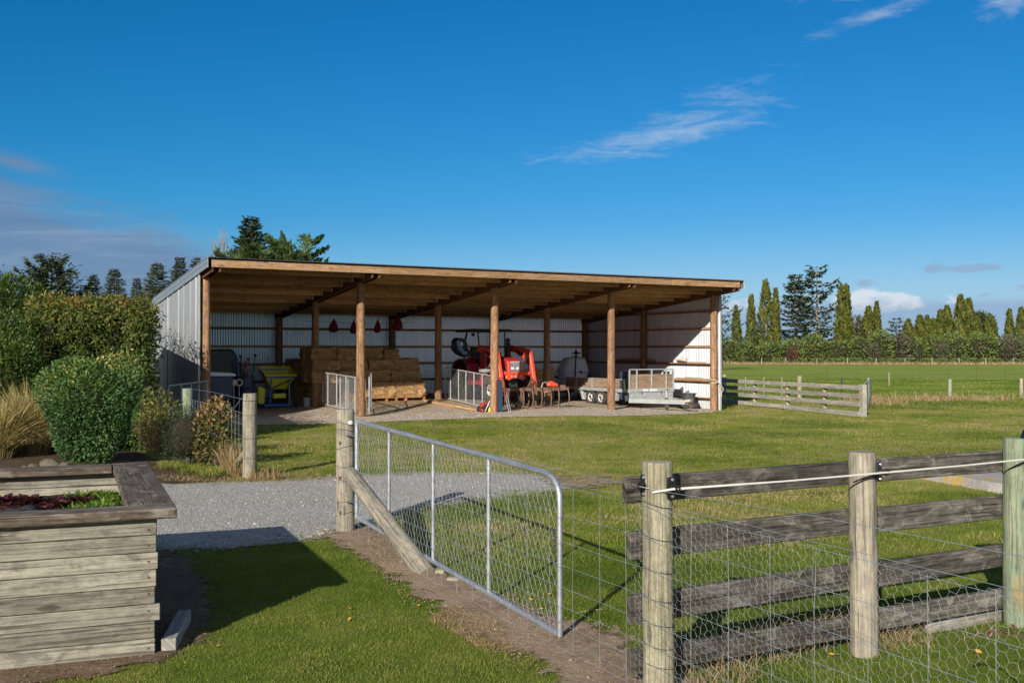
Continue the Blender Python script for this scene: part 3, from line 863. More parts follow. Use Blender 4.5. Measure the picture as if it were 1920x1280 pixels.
def grid_sheet(name, mat, xs, ys, dz=0.0, edge=None, keep=None):
    X, Y = np.meshgrid(xs, ys, indexing='xy')
    nx, ny = len(xs), len(ys)
    x = X.ravel(); y = Y.ravel()
    v = np.stack([x, y, gz(x, y) + dz], 1)
    i, j = np.meshgrid(np.arange(nx - 1), np.arange(ny - 1), indexing='xy')
    a = (j * nx + i).ravel()
    q = np.stack([a, a + 1, a + nx + 1, a + nx], 1)
    if keep is not None:
        k = keep(x, y)
        q = q[k[q].any(1)]
        used = np.unique(q); remap = -np.ones(len(v), dtype=int); remap[used] = np.arange(len(used))
        v = v[used]; q = remap[q]; x = x[used]; y = y[used]
    attrs = {"edge": edge(x, y)} if edge is not None else None
    return np_mesh(name, v, q.ravel(), np.full(len(q), 4), mat, None, attrs, smooth=True)

ground = structure(grid_sheet("ground", M['ground'], axis_coords(-18, 22, 0.25, (-900, 900)), axis_coords(3.0, 50, 0.25, (-40, 2500))))

def seg_dist(x, y, poly):
    d = np.full(len(x), 1e9)
    for i in range(len(poly)):
        ax, ay = poly[i][0], poly[i][1]; bx, by = poly[(i + 1) % len(poly)][0], poly[(i + 1) % len(poly)][1]
        dx, dy = bx - ax, by - ay
        t = np.clip(((x - ax) * dx + (y - ay) * dy) / (dx * dx + dy * dy + 1e-12), 0, 1)
        d = np.minimum(d, np.hypot(x - ax - t * dx, y - ay - t * dy))
    return d

def patch(name, mat, poly, soft, step, dz):
    px = [p[0] for p in poly]; py = [p[1] for p in poly]
    xs = np.arange(min(px) - soft, max(px) + soft, step); ys = np.arange(min(py) - soft, max(py) + soft, step)
    def sd(x, y):
        d = seg_dist(x, y, poly); return np.where(in_poly(x, y, poly), d, -d)
    return structure(grid_sheet(name, mat, xs, ys, dz, lambda x, y: np.clip(0.5 + 0.5 * sd(x, y) / soft, 0, 1), lambda x, y: sd(x, y) > -soft))

def gpoly(pts): return [gp(*p).to_2d() for p in pts]

DRIVE = gpoly([(225, 912), (290, 908), (450, 903), (560, 898), (650, 891), (800, 886), (950, 887), (1060, 896), (1095, 905), (1060, 920), (900, 938), (760, 958),
               (700, 982), (640, 1000), (560, 1016), (450, 1024), (330, 1034), (280, 1040), (225, 1000)])
FENCEDIRT = gpoly([(600, 1008), (640, 995), (690, 985), (760, 1030), (850, 1080), (940, 1122), (1050, 1168), (1120, 1172), (1200, 1222), (1330, 1290), (1330, 1340), (1120, 1340), (1075, 1290),
                   (1035, 1255), (1000, 1236), (920, 1205), (850, 1163), (780, 1108), (710, 1062), (650, 1030)])
BEDDIRT = gpoly([(-160, 1320), (60, 1287), (200, 1260), (300, 1240), (372, 1202), (395, 1150), (388, 1095), (350, 1045), (300, 1030), (200, 1040), (-160, 1180)])
SHRUBDIRT = gpoly([(-120, 925), (0, 915), (240, 900), (330, 908), (400, 902), (440, 893), (300, 878), (260, 850), (200, 840), (60, 845), (-120, 845)])
TRACK = gpoly([(1040, 893), (1130, 896), (1160, 905), (1100, 915), (1050, 912)])
f_front = [gp(x, y) for x, y in ((405, 801), (490, 797), (620, 795), (700, 792), (930, 783), (1150, 781), (1260, 778), (1350, 772))]
FLOOR = [p.to_2d() for p in f_front] + [sh(18.3, 1).to_2d(), sh(18.3, 8.4).to_2d(), sh(-0.1, 8.4).to_2d(), sh(-0.1, 0.2).to_2d()]
patch("driveway", M['gravel'], DRIVE, 0.35, 0.12, 0.012)
patch("bare_soil_strip", M['dirt'], FENCEDIRT, 0.28, 0.10, 0.018)
patch("soil_border", M['beddirt'], BEDDIRT, 0.22, 0.10, 0.012)
patch("garden_soil", M['darkdirt'], SHRUBDIRT, 0.35, 0.15, 0.018)
patch("worn_track", M['dirt'], TRACK, 0.9, 0.2, 0.020)
patch("shed_floor", M['floor'], FLOOR, 0.30, 0.20, 0.016)

# ------------------------------------------------------------------ the open shed
shed = thing("hay_shed", "long open-fronted corrugated iron shed on round timber poles", "shed", (P0.x, P0.y, 0), SHED_ANG)
ZR0 = 4.385
def zroof(v): return ZR0 - 0.094 * (v + 1.27)

def mpaper():
    m, nt, b = material('brown_roof_underlay')
    oc = obj_coord(nt)
    n = nt.noise(oc, 2.0, 5, 0.6); g = nt.noise(nt.scale(oc, (40, 6, 6)), 1.0, 3, 0.6)
    nt.put(b.inputs['Base Color'], nt.ramp(nt.math('ADD', nt.math('MULTIPLY', n, 0.6), nt.math('MULTIPLY', g, 0.4)), [(0.35, (0.085, 0.042, 0.020)), (0.65, (0.15, 0.08, 0.04))]))
    b.inputs['Roughness'].default_value = 0.9
    return m
M['underlay'] = mpaper()

def corrugated(name, mat, O, A, LA, pitch, amp, lo, hi, N, parent, per=6, lap=0.0, sheet=0.762):
    """corrugated sheet: O + a*A, from lo(a) to hi(a) (world points minus offset), waves along N"""
    O, A, N = Vector(O), Vector(A).normalized(), Vector(N).normalized()
    n = int(LA / pitch * per) + 1
    vs = []
    for i in range(n + 1):
        a = LA * i / n
        off = amp * sin(2 * pi * a / pitch)
        if lap: off += lap * math.exp(-((((a % sheet) - sheet / 2) / 0.035) ** 2))
        b = O + A * a + N * off
        vs.append(b + lo(a)); vs.append(b + hi(a))
    q = []
    for i in range(n):
        q += [2 * i, 2 * i + 2, 2 * i + 3, 2 * i + 1]
    return np_mesh(name, np.array([list(p) for p in vs]), np.array(q), np.full(n, 4), mat, parent, None, smooth=True)

Ud = Vector((UX, UY, 0)); Vd = Vector((-UY, UX, 0)); Zd = Vector((0, 0, 1))
# walls
for nm, u, m_, sgn in (("wall", -0.19, M['zinc_out'], -1), ("wall", 18.19, M['zinc_wall'], 1)):
    corrugated(nm, m_, sh(u, -0.14), Vd, 8.73, 0.095, 0.016, lambda a: Zd * (-0.08 if sgn < 0 else -0.26), lambda a: Zd * (zroof(a - 0.14) - 0.02), Ud * sgn, shed, 6, 0.030 if sgn < 0 else 0.012, 0.80)
corrugated("wall", M['zinc_back'], sh(-0.19, 8.59), Ud, 18.38, 0.095, 0.016, lambda a: Zd * (-0.2), lambda a: Zd * (zroof(8.59) - 0.02), Vd, shed)
# corner flashing on the front edges of the end walls
for u in (-0.205, 18.205):
    MB().bar(sh(u, -0.15, -0.2), sh(u, -0.15, zroof(-0.15) - 0.04), 0.05, 0.012, up=Vd).build("corner_flashing", M['galv_white'], shed)
# roof sheet, underlay and edges
def roof_pts(v0, v1):
    return (lambda a: Vd * v0 + Zd * zroof(v0), lambda a: Vd * v1 + Zd * zroof(v1))
lo, hi = (lambda a: Vd * -1.37 + Zd * (zroof(-1.37) + .022)), (lambda a: Vd * 8.72 + Zd * (zroof(8.72) + .022))
corrugated("roof", M['zinc_roof'], sh(-0.22, 0), Ud, 18.44, 0.0762, 0.017, lo, hi, Zd, shed, 8)
mb = MB()
mb.quad(sh(-0.15, -1.24, zroof(-1.24) - 0.022), sh(18.15, -1.24, zroof(-1.24) - 0.022), sh(18.15, 8.55, zroof(8.55) - 0.022), sh(-0.15, 8.55, zroof(8.55) - 0.022))
mb.build("roof_underlay", M['underlay'], shed)
cuts = [-0.13, 4.9, 10.6, 15.1, 18.10]
for a, b_ in zip(cuts[:-1], cuts[1:]):
    MB().bar(sh(a + .002, -1.27, 4.262), sh(b_ - .002, -1.27, 4.262), 0.042, 0.195).build("fascia_board", M['pine_pale'], shed, 0.004)
# barge flashings with rolled ribs
for u, s_ in ((-0.235, -1), (18.235, 1)):
    mb = MB()
    v0, v1 = -1.34, 8.74
    for dz_, hh, tt in ((-0.105, 0.27, 0.010), (0.03, 0.03, 0.035), (-0.09, 0.028, 0.03), (-0.225, 0.028, 0.03)):
        mb.bar(sh(u, v0, zroof(v0) + dz_), sh(u, v1, zroof(v1) + dz_), tt, hh)
    mb.bar(sh(u - s_ * 0.06, v0, zroof(v0) + 0.035), sh(u - s_ * 0.06, v1, zroof(v1) + 0.035), 0.12, 0.008)
    mb.build("barge_flashing", M['flash'], shed, 0.003)
# rear gutter
MB().bar(sh(-0.2, 8.80, zroof(8.75) - 0.06), sh(18.2, 8.80, zroof(8.75) - 0.06), 0.12, 0.10).build("gutter", M['flash'], shed, 0.01)
# poles
rp = random.Random(4)
for k in range(5):
    for v, rr in ((0.0, 0.132), (4.2, 0.128), (8.4, 0.128)):
        u = BAY * k
        g0 = float(gz(*sh(u, v).to_2d())) - 0.06
        top = zroof(v) - 0.10
        n = 14; pts = []; rad = []
        for i in range(n + 1):
            t = i / n
            pts.append(sh(u + rp.uniform(-.004, .004), v + rp.uniform(-.004, .004), g0 + (top - g0) * t))
            rad.append(rr * (1.03 - 0.11 * t) * (1 + rp.uniform(-.018, .018)))
        MB().ring_tube(pts, rad, 18).build("pole", M['pine_pole'], shed)
# rafters
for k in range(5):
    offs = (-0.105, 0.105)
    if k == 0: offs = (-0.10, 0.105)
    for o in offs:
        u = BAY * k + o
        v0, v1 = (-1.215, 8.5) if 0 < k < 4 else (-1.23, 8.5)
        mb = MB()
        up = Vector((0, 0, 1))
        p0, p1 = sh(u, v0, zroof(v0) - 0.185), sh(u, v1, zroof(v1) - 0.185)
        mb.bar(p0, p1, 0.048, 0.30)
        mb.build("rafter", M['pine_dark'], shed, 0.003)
# purlins in steel hangers
pv = [-0.62 + 0.92 * i for i in range(10)]
for k in range(4):
    for v in pv:
        a, b_ = BAY * k + 0.135, BAY * (k + 1) - 0.135
        z = zroof(v) - 0.03 - 0.11
        MB().bar(sh(a, v, z), sh(b_, v, z), 0.045, 0.215).build("purlin", M['pine'], shed, 0.003)
        for q in (a + 0.02, b_ - 0.02):
            MB().bar(sh(q, v, z - 0.10), sh(q, v, z + 0.06), 0.05, 0.055, up=Vd).build("joist_hanger", M['galv_dull'], shed)
# girts
GZ = [0.20, 0.82, 1.46, 2.11, 2.77, 3.40]
for z in GZ:
    if z < 3.2:
        MB().bar(sh(-0.16, 8.545, z), sh(18.16, 8.545, z), 0.045, 0.09, up=Zd).build("girt", M['pine'], shed, 0.002)
    for u in (-0.155, 18.15):
        v1 = 8.45 if z < 3.2 else 6.6
        MB().bar(sh(u, 0.12, z), sh(u, v1, z), 0.055 if u < 0 else 0.06, 0.075, up=Zd).build("girt", M['pine'], shed, 0.002)
# inner shelf ledge boards on the right wall
for z, v1 in ((0.82, 3.4), (1.46, 3.4), (0.2, 1.3)):
    MB().bar(sh(18.075, 0.10, z + 0.02), sh(18.075, v1, z + 0.02), 0.10, 0.035, up=Zd).build("shelf_board", M['pine'], shed, 0.002)
# ------------------------------------------------------------------ thin wire helper
def wires(name, mat, segs, r, parent=None):
    """segs (N,2,3): each a thin three-sided wire"""
    s = np.asarray(segs, dtype=float).reshape(-1, 2, 3)
    d = norm(s[:, 1] - s[:, 0])
    ref = np.where(np.abs(d[:, 2:3]) < 0.9, np.array([[0, 0, 1.0]]), np.array([[1.0, 0, 0]]))
    a = norm(np.cross(d, ref)); b = np.cross(d, a)
    vs = []
    for e in (0, 1):
        for k in range(3):
            t = 2 * pi * k / 3
            vs.append(s[:, e] + (a * cos(t) + b * sin(t)) * r)
    v = np.stack(vs, 1).reshape(-1, 3)
    i = np.arange(len(s))[:, None] * 6
    f = (i + np.array([[0, 1, 4, 3, 1, 2, 5, 4, 2, 0, 3, 5]])).ravel()
    return np_mesh(name, v, f, np.full(len(s) * 3, 4), mat, parent)

def wires_each(name, mat, lines, r, parent):
    for l in lines: wires(name, mat, l, r, parent)

def polyline(pts):
    p = np.array([list(q) for q in pts]); return np.stack([p[:-1], p[1:]], 1)

def fence_post(r, h, base, seed, lean=(0, 0), depth=0.25, taper=0.96, seg=22):
    rr = random.Random(seed); n = 9; pts = []; rad = []
    for i in range(n + 1):
        t = i / n
        z = -depth + (h + depth) * t
        pts.append(Vector((base[0] + lean[0] * t + rr.uniform(-.003, .003), base[1] + lean[1] * t + rr.uniform(-.003, .003), base[2] + z)))
        rad.append(r * (1.02 - (1 - taper) * t) * (1 + rr.uniform(-.012, .012)))
    # slightly eased top edge
    pts.append(pts[-1] + Vector((0, 0, 0.012))); rad.append(rad[-1] * 0.93)
    return MB().ring_tube(pts, rad, seg)

def hexnet(p0, p1, z0, z1, cell=0.052, jit=0.006, seed=1, bulge=0.0, nrm=None):
    """chicken wire between two ground points"""
    rr = np.random.default_rng(seed)
    p0 = np.array(p0, float); p1 = np.array(p1, float)
    L = np.linalg.norm(p1[:2] - p0[:2]); d = (p1 - p0) / L
    nx = int(L / (cell * 1.5)); nz = int((z1 - z0) / (cell * 0.88))
    segs = []
    def P(i, j):
        return (i, j)
    cache = {}
    def pt(s, z):
        key = (round(s, 4), round(z, 4))
        if key not in cache:
            ds, dz_, dn = rr.normal(0, jit, 3)
            q = p0 + d * (s + ds)
            n3 = np.array([-d[1], d[0], 0]) * (dn * 0.8 + bulge * sin(key[0] * 2.1) * 0.5)
            cache[key] = np.array([q[0], q[1], p0[2] * (1 - s / L) + p1[2] * s / L + z0 + z + dz_]) + n3
        return cache[key]
    h = cell * 0.866
    for i in range(nx):
        for j in range(nz):
            cx = i * 1.5 * cell; cz = (j + (0.5 if i % 2 else 0)) * 2 * h * 0.5 * 1.0
            cz = (2 * j + (i % 2)) * h / 1.0
            if cz > (z1 - z0): continue
            a = pt(cx + cell, cz); b = pt(cx + cell / 2, cz + h); c = pt(cx - cell / 2, cz + h); e = pt(cx - cell, cz)
            segs += [(a, b), (b, c), (c, e)]
    return np.array(segs)

# ------------------------------------------------------------------ rail fence on the right
q1 = Vector((0.857, 5.88, 0)); q2 = Vector((2.316, 6.642, 0)); q3 = Vector((3.674, 7.351, 0))
rd = (q3 - q2).normalized(); rn = Vector((-rd.y, rd.x, 0))
rail = thing("rail_fence", "weathered four-rail timber fence with round posts in the right foreground", "fence", q2)
fence_post(0.091, 1.337, q1, 11, (-0.012, 0)).build("post", M['post'], rail)
tag(fence_post(0.089, 1.316, q2, 12, (-0.012, 0)).build("post", M['post_grey'], rail), "brownish round post with smooth top")
tag(fence_post(0.095, 1.345, q3, 13, (-0.004, 0)).build("post", M['post_green'], rail), "green tinted round post")
q4 = q3 + rd * 1.6
fence_post(0.09, 1.33, q4, 14).build("post", M['post'], rail)
rr = random.Random(5)
zr = [(1.175, 0.150), (0.850, 0.168), (0.483, 0.165), (0.165, 0.145)]
off = rn * (0.091 + 0.022)
for i, (zc, hh) in enumerate(zr):
    for a, b_, ja, jb in ((q1, q2, -0.17 + 0.03 * (i > 0), 0.0), (q2, q3, 0.004, 0.0), (q3, q4, 0.004, 0.1)):
        j0 = rr.uniform(-.012, .012); j1 = rr.uniform(-.012, .012)
        p0 = a + rd * ja + off + Vector((0, 0, zc + j0)); p1 = b_ + rd * jb + off + Vector((0, 0, zc + j1))
        # sawn board with a slightly wavy edge
        n = 8; mb = MB(); ps = []
        mb.bar(p0, p1, 0.042, hh + rr.uniform(-.006, .006))
        mb.build("rail", M['rail_dark'], rail, 0.005)
# bolts and insulators
def insulator(p, out, parent):
    """black pin-lock insulator with two bolts"""
    out = Vector(out).normalized(); p = Vector(p)
    mb = MB()
    mb.prism([(-.026, -.062), (.026, -.062), (.032, -.03), (.032, .03), (.026, .062), (-.026, .062), (-.032, .03), (-.032, -.03)], p, out.cross(Zd), Zd, 0.016)
    mb.ring_tube([p + out * .004, p + out * .05], [.020, .017], 10)
    mb.ring_tube([p + out * .045 + Zd * .022, p + out * .062 + Zd * .012, p + out * .062 - Zd * .012, p + out * .045 - Zd * .022], .006, 6)
    o = mb.build("insulator", M['black'], parent)
    for s_ in (-1, 1):
        MB().lathe([(0.0, .008), (.008, .007), (.010, 0.0)], p + out * .009 + Zd * (.048 * s_), out, 10).build("bolt", M['bolt'], o)
    return o
toc1 = Vector((-0.45, -0.89, 0)).normalized()
a1 = q1 + Vector((-0.088, -0.035, 1.215)); insulator(a1, (-0.75, -0.66, 0), rail)
a2 = q1 + Vector((0.058, -0.072, 1.205)); insulator(a2, (0.62, -0.78, 0), rail)
a3 = q2 + Vector((0.074, -0.055, 1.205)); insulator(a3, (0.8, -0.6, 0), rail)
a4 = q3 + Vector((0.074, -0.055, 1.22)); insulator(a4, (0.8, -0.6, 0), rail)
MB().prism([(0, 0), (.10, .01), (.14, .05), (.02, .06)], q3 + Vector((0.02, -0.03, 1.357)), (1, 0.1, 0), (0, 0, 1), 0.05).build("post_cap_bracket", M['black'], rail, 0.004)
tp = [a2 + Vector((-0.11, -0.022, -0.022)), a2 + Vector((0, -0.05, 0)), a2 * .5 + a3 * .5 + Vector((0, -0.05, -0.006)), a3 + Vector((.02, -0.055, 0)), a3 * .5 + a4 * .5 + Vector((0, -0.05, -0.004)), a4 + Vector((0, -0.05, 0)), a4 + rd * 1.6]
for i in range(len(tp) - 1):
    pass
mb = MB()
mb.ring_tube(tp, [.0055, .0065, .005, .006, .005, .006, .005], 5)
mb.build("electric_tape", M['tape'], rail)
for a_, q_ in ((a3, q2), (a4, q3)):
    MB().ring_tube([a_ + Vector((-.01, -.03, -.005)), a_ + Vector((-.06, -.05, -.02)), q_ + Vector((-.03, -.098, 1.172)), q_ + Vector((-.088, -.05, 1.135))], .0055, 6).build("black_lead", M['black'], rail)

# ------------------------------------------------------------------ wire netting fence from the gate post to the right edge
S0 = Vector((-1.835, 11.135, 0))
fd = (q1 - S0); FL = fd.length; fd.normalize(); fn = Vector((fd.y, -fd.x, 0))   # towards the lawn side
netf = thing("wire_netting_fence", "galvanised wire netting fence with round strainer post and slanting timber stay", "fence", S0)
st_p = fence_post(0.101, 1.33, S0, 21, (-0.004, 0), seg=26).build("strainer_post", M['post_grey'], netf)
# slanting stay
b0 = S0 + Vector((0.055, -0.10, 0.66)); b1 = gp(800, 1078) + Vector((0.02, 0, -0.02))
dv = (b1 - b0).normalized()
MB().ring_tube([b0 - dv * .02, b0 + dv * .03, b0 * .6 + b1 * .4, b0 * .15 + b1 * .85, b1], [.06, .078, .086, .094, .096], 18).build("stay", M['post_grey'], netf)
MB().prism([(-.11, -.06), (.11, -.06), (.10, .05), (-.10, .05)], b1 + Vector((.05, .06, 0.02)), (0.95, -0.3, 0), (0, 0, 1), .09).build("stay_block", M['post'], netf, .006)
def fpt(s, z, o=0.105):
    p = S0 + fd * s + fn * o
    g = float(gz(p.x, p.y))
    return np.array([p.x, p.y, g + z])
ZW = [1.13, 1.10, 0.92, 0.74, 0.58, 0.44, 0.31, 0.20, 0.10, 0.035]
LEND = FL + 4.2
segs = []
rw = random.Random(8)
for z in ZW:
    pts = []
    n = 34
    for i in range(n + 1):
        s_ = LEND * i / n
        sag = -0.012 * sin(pi * ((s_ / FL) % 1.0))
        pts.append(fpt(s_, z + sag + rw.uniform(-.004, .004)))
    segs.append(polyline(pts))
wires_each("fence_wire", M['wire'], segs, 0.0016, netf)
segs = []
s_ = 0.45
while s_ < LEND:
    zz = [1.10, 0.74, 0.44, 0.20, 0.035]
    x0 = rw.uniform(-.012, .012)
    segs.append(polyline([fpt(s_ + x0 + rw.uniform(-.012, .012), z) for z in zz]))
    s_ += 0.31
wires_each("vertical_stay_wire", M['wire'], segs, 0.0015, netf)
hx = hexnet(fpt(FL - 0.10, 0, .115), fpt(LEND, 0, .115), 0.0, 1.09, 0.029, 0.0030, 3, 0.010)
wires("chicken_wire", M['galv_dull'], hx, 0.00062, netf)
# wires tied round the strainer post
for z in (1.18, 1.10, 0.92, 0.74, 0.58, 0.31, 0.20):
    pts = [S0 + Vector((cos(t) * .108, sin(t) * .108, z + .03 * sin(t + z * 9))) for t in np.linspace(0, 2 * pi, 13)[:-1]]
    MB().ring_tube(pts, .0022, 4, closed=True).build("tie_wire", M['darksteel'], netf)
for z in (0.98, 0.60, 0.22):
    MB().lathe([(0, .012), (.014, .01), (.018, 0)], S0 + Vector((-.042, -.094, z)), (-.4, -.9, 0), 10).build("bolt_head", M['rust'], netf)
ii = S0 + Vector((0.065, -0.083, 1.20))
MB().lathe([(0, -.02), (.018, -.02), (.026, -.012), (.014, 0), (.026, .012), (.018, .022), (0, .024)], ii, (0.6, -0.8, 0), 12).build("porcelain_insulator", M['white'], netf)
for z in (1.11, 0.92, 0.735, 0.57, 0.43, 0.30, 0.19):
    pts = [q1 + Vector((-.005 + cos(t) * .097, sin(t) * .097, z - .022 * cos(t + .6))) for t in np.linspace(0, 2 * pi, 15)[:-1]]
    MB().ring_tube(pts, .0020, 4, closed=True).build("tie_wire", M['darksteel'], netf)
# single hot wires
wires("hot_wire", M['wire'], polyline([ii + Vector((.01, -.02, 0)), (ii + a1) * .5 + Vector((0, 0, -.012)), a1 + Vector((-.04, -.04, 0)), q1 + Vector((0.0, -0.10, 1.19)), Vector(fpt(FL + 1.4, 1.24)), Vector(fpt(LEND, 1.255))]), 0.0019, netf)

# ------------------------------------------------------------------ long wire-mesh gate standing open along the fence
GA = Vector((-1.70, 11.02, 0)); GB = Vector((0.330, 6.98, 0))
gd = (GB - GA); GL = gd.length; gd.normalize()
def gpt(t, z): return GA + gd * (GL * t) + Vector((0, 0, z))
gtop = lambda t: 1.222 - 0.098 * t
gbot = lambda t: 0.178 - 0.142 * t
gate = thing("mesh_gate", "long galvanised pipe gate with wire mesh hung from the strainer post", "gate", GA)
R = 0.0215
pts = [gpt(0.0, gtop(0)), gpt(0.45, gtop(.45)), gpt(0.955, gtop(.955))]
for i in range(1, 7):
    a = i / 7 * pi / 2
    pts.append(gpt(0.955 + 0.045 * sin(a), gtop(.97) - 0.17 * (1 - cos(a))))
pts += [gpt(1.0, gtop(1) - .19), gpt(1.0, .5), gpt(1.0, gbot(1) - 0.012)]
MB().ring_tube(pts, R, 12).build("gate_frame", M['galv'], gate)
MB().cyl(gpt(0.0, gbot(0)), gpt(0.996, gbot(1)), R, None, 12).build("bottom_rail", M['galv'], gate)
MB().cyl(gpt(0.004, gbot(0) - .02), gpt(0.004, gtop(0) + .01), R, None, 12).build("hinge_stile", M['galv'], gate)
for t in (0.2336, 0.490, 0.746):
    MB().cyl(gpt(t, gbot(t)), gpt(t, gtop(t)), 0.0175, None, 12).build("upright", M['galv'], gate)
for z in (0.34, 1.06):
    MB().cyl(GA + Vector((-.10, 0, z)), GA + Vector((.03, -.02, z)), .011, None, 8).build("hinge", M['darksteel'], gate)
# chain-link mesh
segs = []; cs = 0.080; cz = 0.052
rg = np.random.default_rng(5)
ns = int(GL / cs); nz = 16
def mp(i, j):
    t = min(max(i * cs / 2 / GL, 0), 1)
    z = gbot(t) + (gtop(t) - gbot(t)) * (j / nz)
    if t > 0.955: z = min(z, gtop(.97) - 0.17 * (1 - sqrt(max(0, 1 - ((t - .955) / .045) ** 2))))
    return gpt(t, z)
cache = {}
def mpj(i, j):
    if (i, j) not in cache:
        p = mp(i, j); k = rg.normal(0, .0028, 3); cache[(i, j)] = [p.x + k[0], p.y + k[1], p.z + k[2]]
    return cache[(i, j)]
for i in range(2 * ns):
    for j in range(nz):
        if (i + j) % 2 == 0:
            segs.append((mpj(i, j), mpj(i + 1, j + 1)))
        else:
            segs.append((mpj(i + 1, j), mpj(i, j + 1)))
wires("mesh", M['galv_dull'], np.array(segs), 0.0011, gate)
# latch chain hanging from the free end
for i in range(7):
    c = gpt(0.992, 0.74 - .022 * i)
    pts = [c + Vector((cos(a) * .007 * (i % 2), cos(a) * .007 * (1 - i % 2), sin(a) * .015)) + Vector((-.022, -.01, 0)) for a in np.linspace(0, 2 * pi, 9)[:-1]]
    MB().ring_tube(pts, .003, 5, closed=True).build("chain_link", M['darksteel'], gate)

# ------------------------------------------------------------------ planter box
C = Vector((-2.345, 6.65, 0))
pa = Vector((-cos(radians(21.5)), -sin(radians(21.5)), 0))     # along the front, to the left
pb = Vector((-sin(radians(23.5)), cos(radians(23.5)), 0))      # along the right side, away
bed = thing("planter_box", "large raised timber planter box with dark weathered capping boards", "planter", C)
PH = 0.112; BW, BD = 3.4, 2.75
rb = random.Random(3)
for i in range(8):
    z = PH * (i + .5)
    j = rb.uniform(-.004, .010) + (0.02 if i in (5, 2) else 0)
    g = rb.uniform(-.003, .003)
    MB().bar(C - pa * j + pb * g + Zd * z, C + pa * BW + pb * g + Zd * z, 0.046, PH - .004).build("plank", M['bed'], bed, 0.005)
    for nx in (.045, 1.22, 2.4):
        MB().lathe([(0, .004), (.006, .003), (.007, 0)], C + pa * nx - pb * .0255 + pb * g + Zd * (z + rb.uniform(-.02, .02)), -pb, 8).build('nail', M['rust'], bed)
    MB().bar(C + pa * (.05 + g) + pb * .03 + Zd * z, C + pa * (.05 + g) + pb * BD + Zd * z, 0.046, PH - .004).build("plank", M['bed'], bed, 0.005)
    MB().bar(C + pa * .03 + pb * (BD - .03 + g) + Zd * z, C + pa * BW + pb * (BD - .03 + g) + Zd * z, 0.046, PH - .004).build("plank", M['bed'], bed, 0.005)
    MB().bar(C + pa * (BW - .03) + pb * .03 + Zd * z, C + pa * (BW - .03) + pb * (BD - .05) + Zd * z, 0.046, PH - .004).build("plank", M['bed'], bed, 0.005)
zc = 8 * PH + .034
MB().bar(C - pa * .13 + pb * .035 + Zd * zc, C + pa * (BW + .1) + pb * .035 + Zd * zc, 0.235, 0.066).build("cap_board", M['cap'], bed, 0.007)
MB().bar(C + pa * .02 + pb * .156 + Zd * (zc + .003), C + pa * .02 + pb * (BD + .12) + Zd * (zc + .003), 0.30, 0.066).build("cap_board", M['cap'], bed, 0.007)
MB().bar(C + pa * .174 + pb * (BD - .02) + Zd * zc, C + pa * (BW + .1) + pb * (BD - .02) + Zd * zc, 0.24, 0.066).build("cap_board", M['cap'], bed, 0.007)
MB().bar(C + pa * (BW - .02) + pb * .156 + Zd * zc, C + pa * (BW - .02) + pb * (BD - .145) + Zd * zc, 0.24, 0.066).build("cap_board", M['cap'], bed, 0.007)
# soil surface
n = 26; vs = []; q = []
for i in range(n + 1):
    for j in range(n + 1):
        p = C + pa * (.07 + (BW - .14) * i / n) + pb * (.06 + (BD - .12) * j / n)
        h = 0.66 + 0.10 * float(vnoise(p.x, p.y, 2.3)) - .04 + .05 * float(vnoise(p.x, p.y, 7.0))
        vs.append([p.x, p.y, h])
for i in range(n):
    for j in range(n):
        a = i * (n + 1) + j; q += [a, a + n + 1, a + n + 2, a + 1]
np_mesh("soil", np.array(vs), np.array(q), np.full(n * n, 4), M['potsoil'], bed, None, True)
def bedp(a, b_): return C + pa * a + pb * b_
def rosette(name, label, cat, mat, p, r, n, L, W, seed, group=None, up=0.5):
    g = np.random.default_rng(seed)
    th = g.uniform(0, 2 * pi, n); k = g.uniform(.1, 1, n)
    pos = np.stack([p.x + np.cos(th) * r * k * .4, p.y + np.sin(th) * r * k * .4, p.z + g.uniform(0, .05, n)], 1)
    ax = np.stack([np.cos(th), np.sin(th), g.uniform(.1, 1.0, n) * up], 1)
    nr = np.stack([-np.cos(th) * .4, -np.sin(th) * .4, np.ones(n)], 1) + g.normal(0, .35, (n, 3))
    o = leaves(name, mat, pos, ax, nr, L * g.uniform(.6, 1.2, n), W * g.uniform(.7, 1.2, n), g.uniform(0, 1, n), None, .2)
    return tag(o, label, cat, group)
for i in range(20):
    a, b_ = rb.uniform(.40, 1.1), rb.uniform(1.2, 2.3)
    p = bedp(a, b_) + Zd * .71
    rosette("red_leaf_plant", "dark red leafy plant growing in the planter soil", "plant", M['redlettuce'], p, .16, 46, .085, .055, 40 + i, "red leafy plants in the planter", .7)
for i in range(22):
    a, b_ = rb.uniform(.10, .52), rb.uniform(.7, 2.5)
    p = bedp(a, b_) + Zd * .67
    rosette("green_herb", "bright green low weed beside the right wall of the planter", "plant", M['herb'], p, .20, 95, .09, .022, 80 + i, "green weeds in the planter", 1.4)
for i, (a, b_) in enumerate(((1.05, 2.45), (1.2, 2.5))):
    rosette("green_herb", "small green weed by the back wall of the planter", "plant", M['herb'], bedp(a, b_) + Zd * .68, .15, 60, .08, .022, 120 + i, "weeds by the back wall of the planter", 1.2)
# crumpled black film over the soil
vs = []; q = []; n = 18
for i in range(n + 1):
    for j in range(n + 1):
        p = bedp(.45 + .75 * i / n, 1.0 + .45 * j / n + .08 * sin(i * .7))
        h = .735 + .10 * float(vnoise(p.x, p.y, 5.5)) + .05 * float(vnoise(p.x, p.y, 13.0)) - .03
        vs.append([p.x, p.y, h])
for i in range(n):
    for j in range(n):
        a = i * (n + 1) + j; q += [a, a + n + 1, a + n + 2, a + 1]
tag(np_mesh("weed_film", np.array(vs), np.array(q), np.full(n * n, 4), M['plasticfilm'], None, None, True), "crumpled black plastic film lying on the planter soil", "plastic sheet")
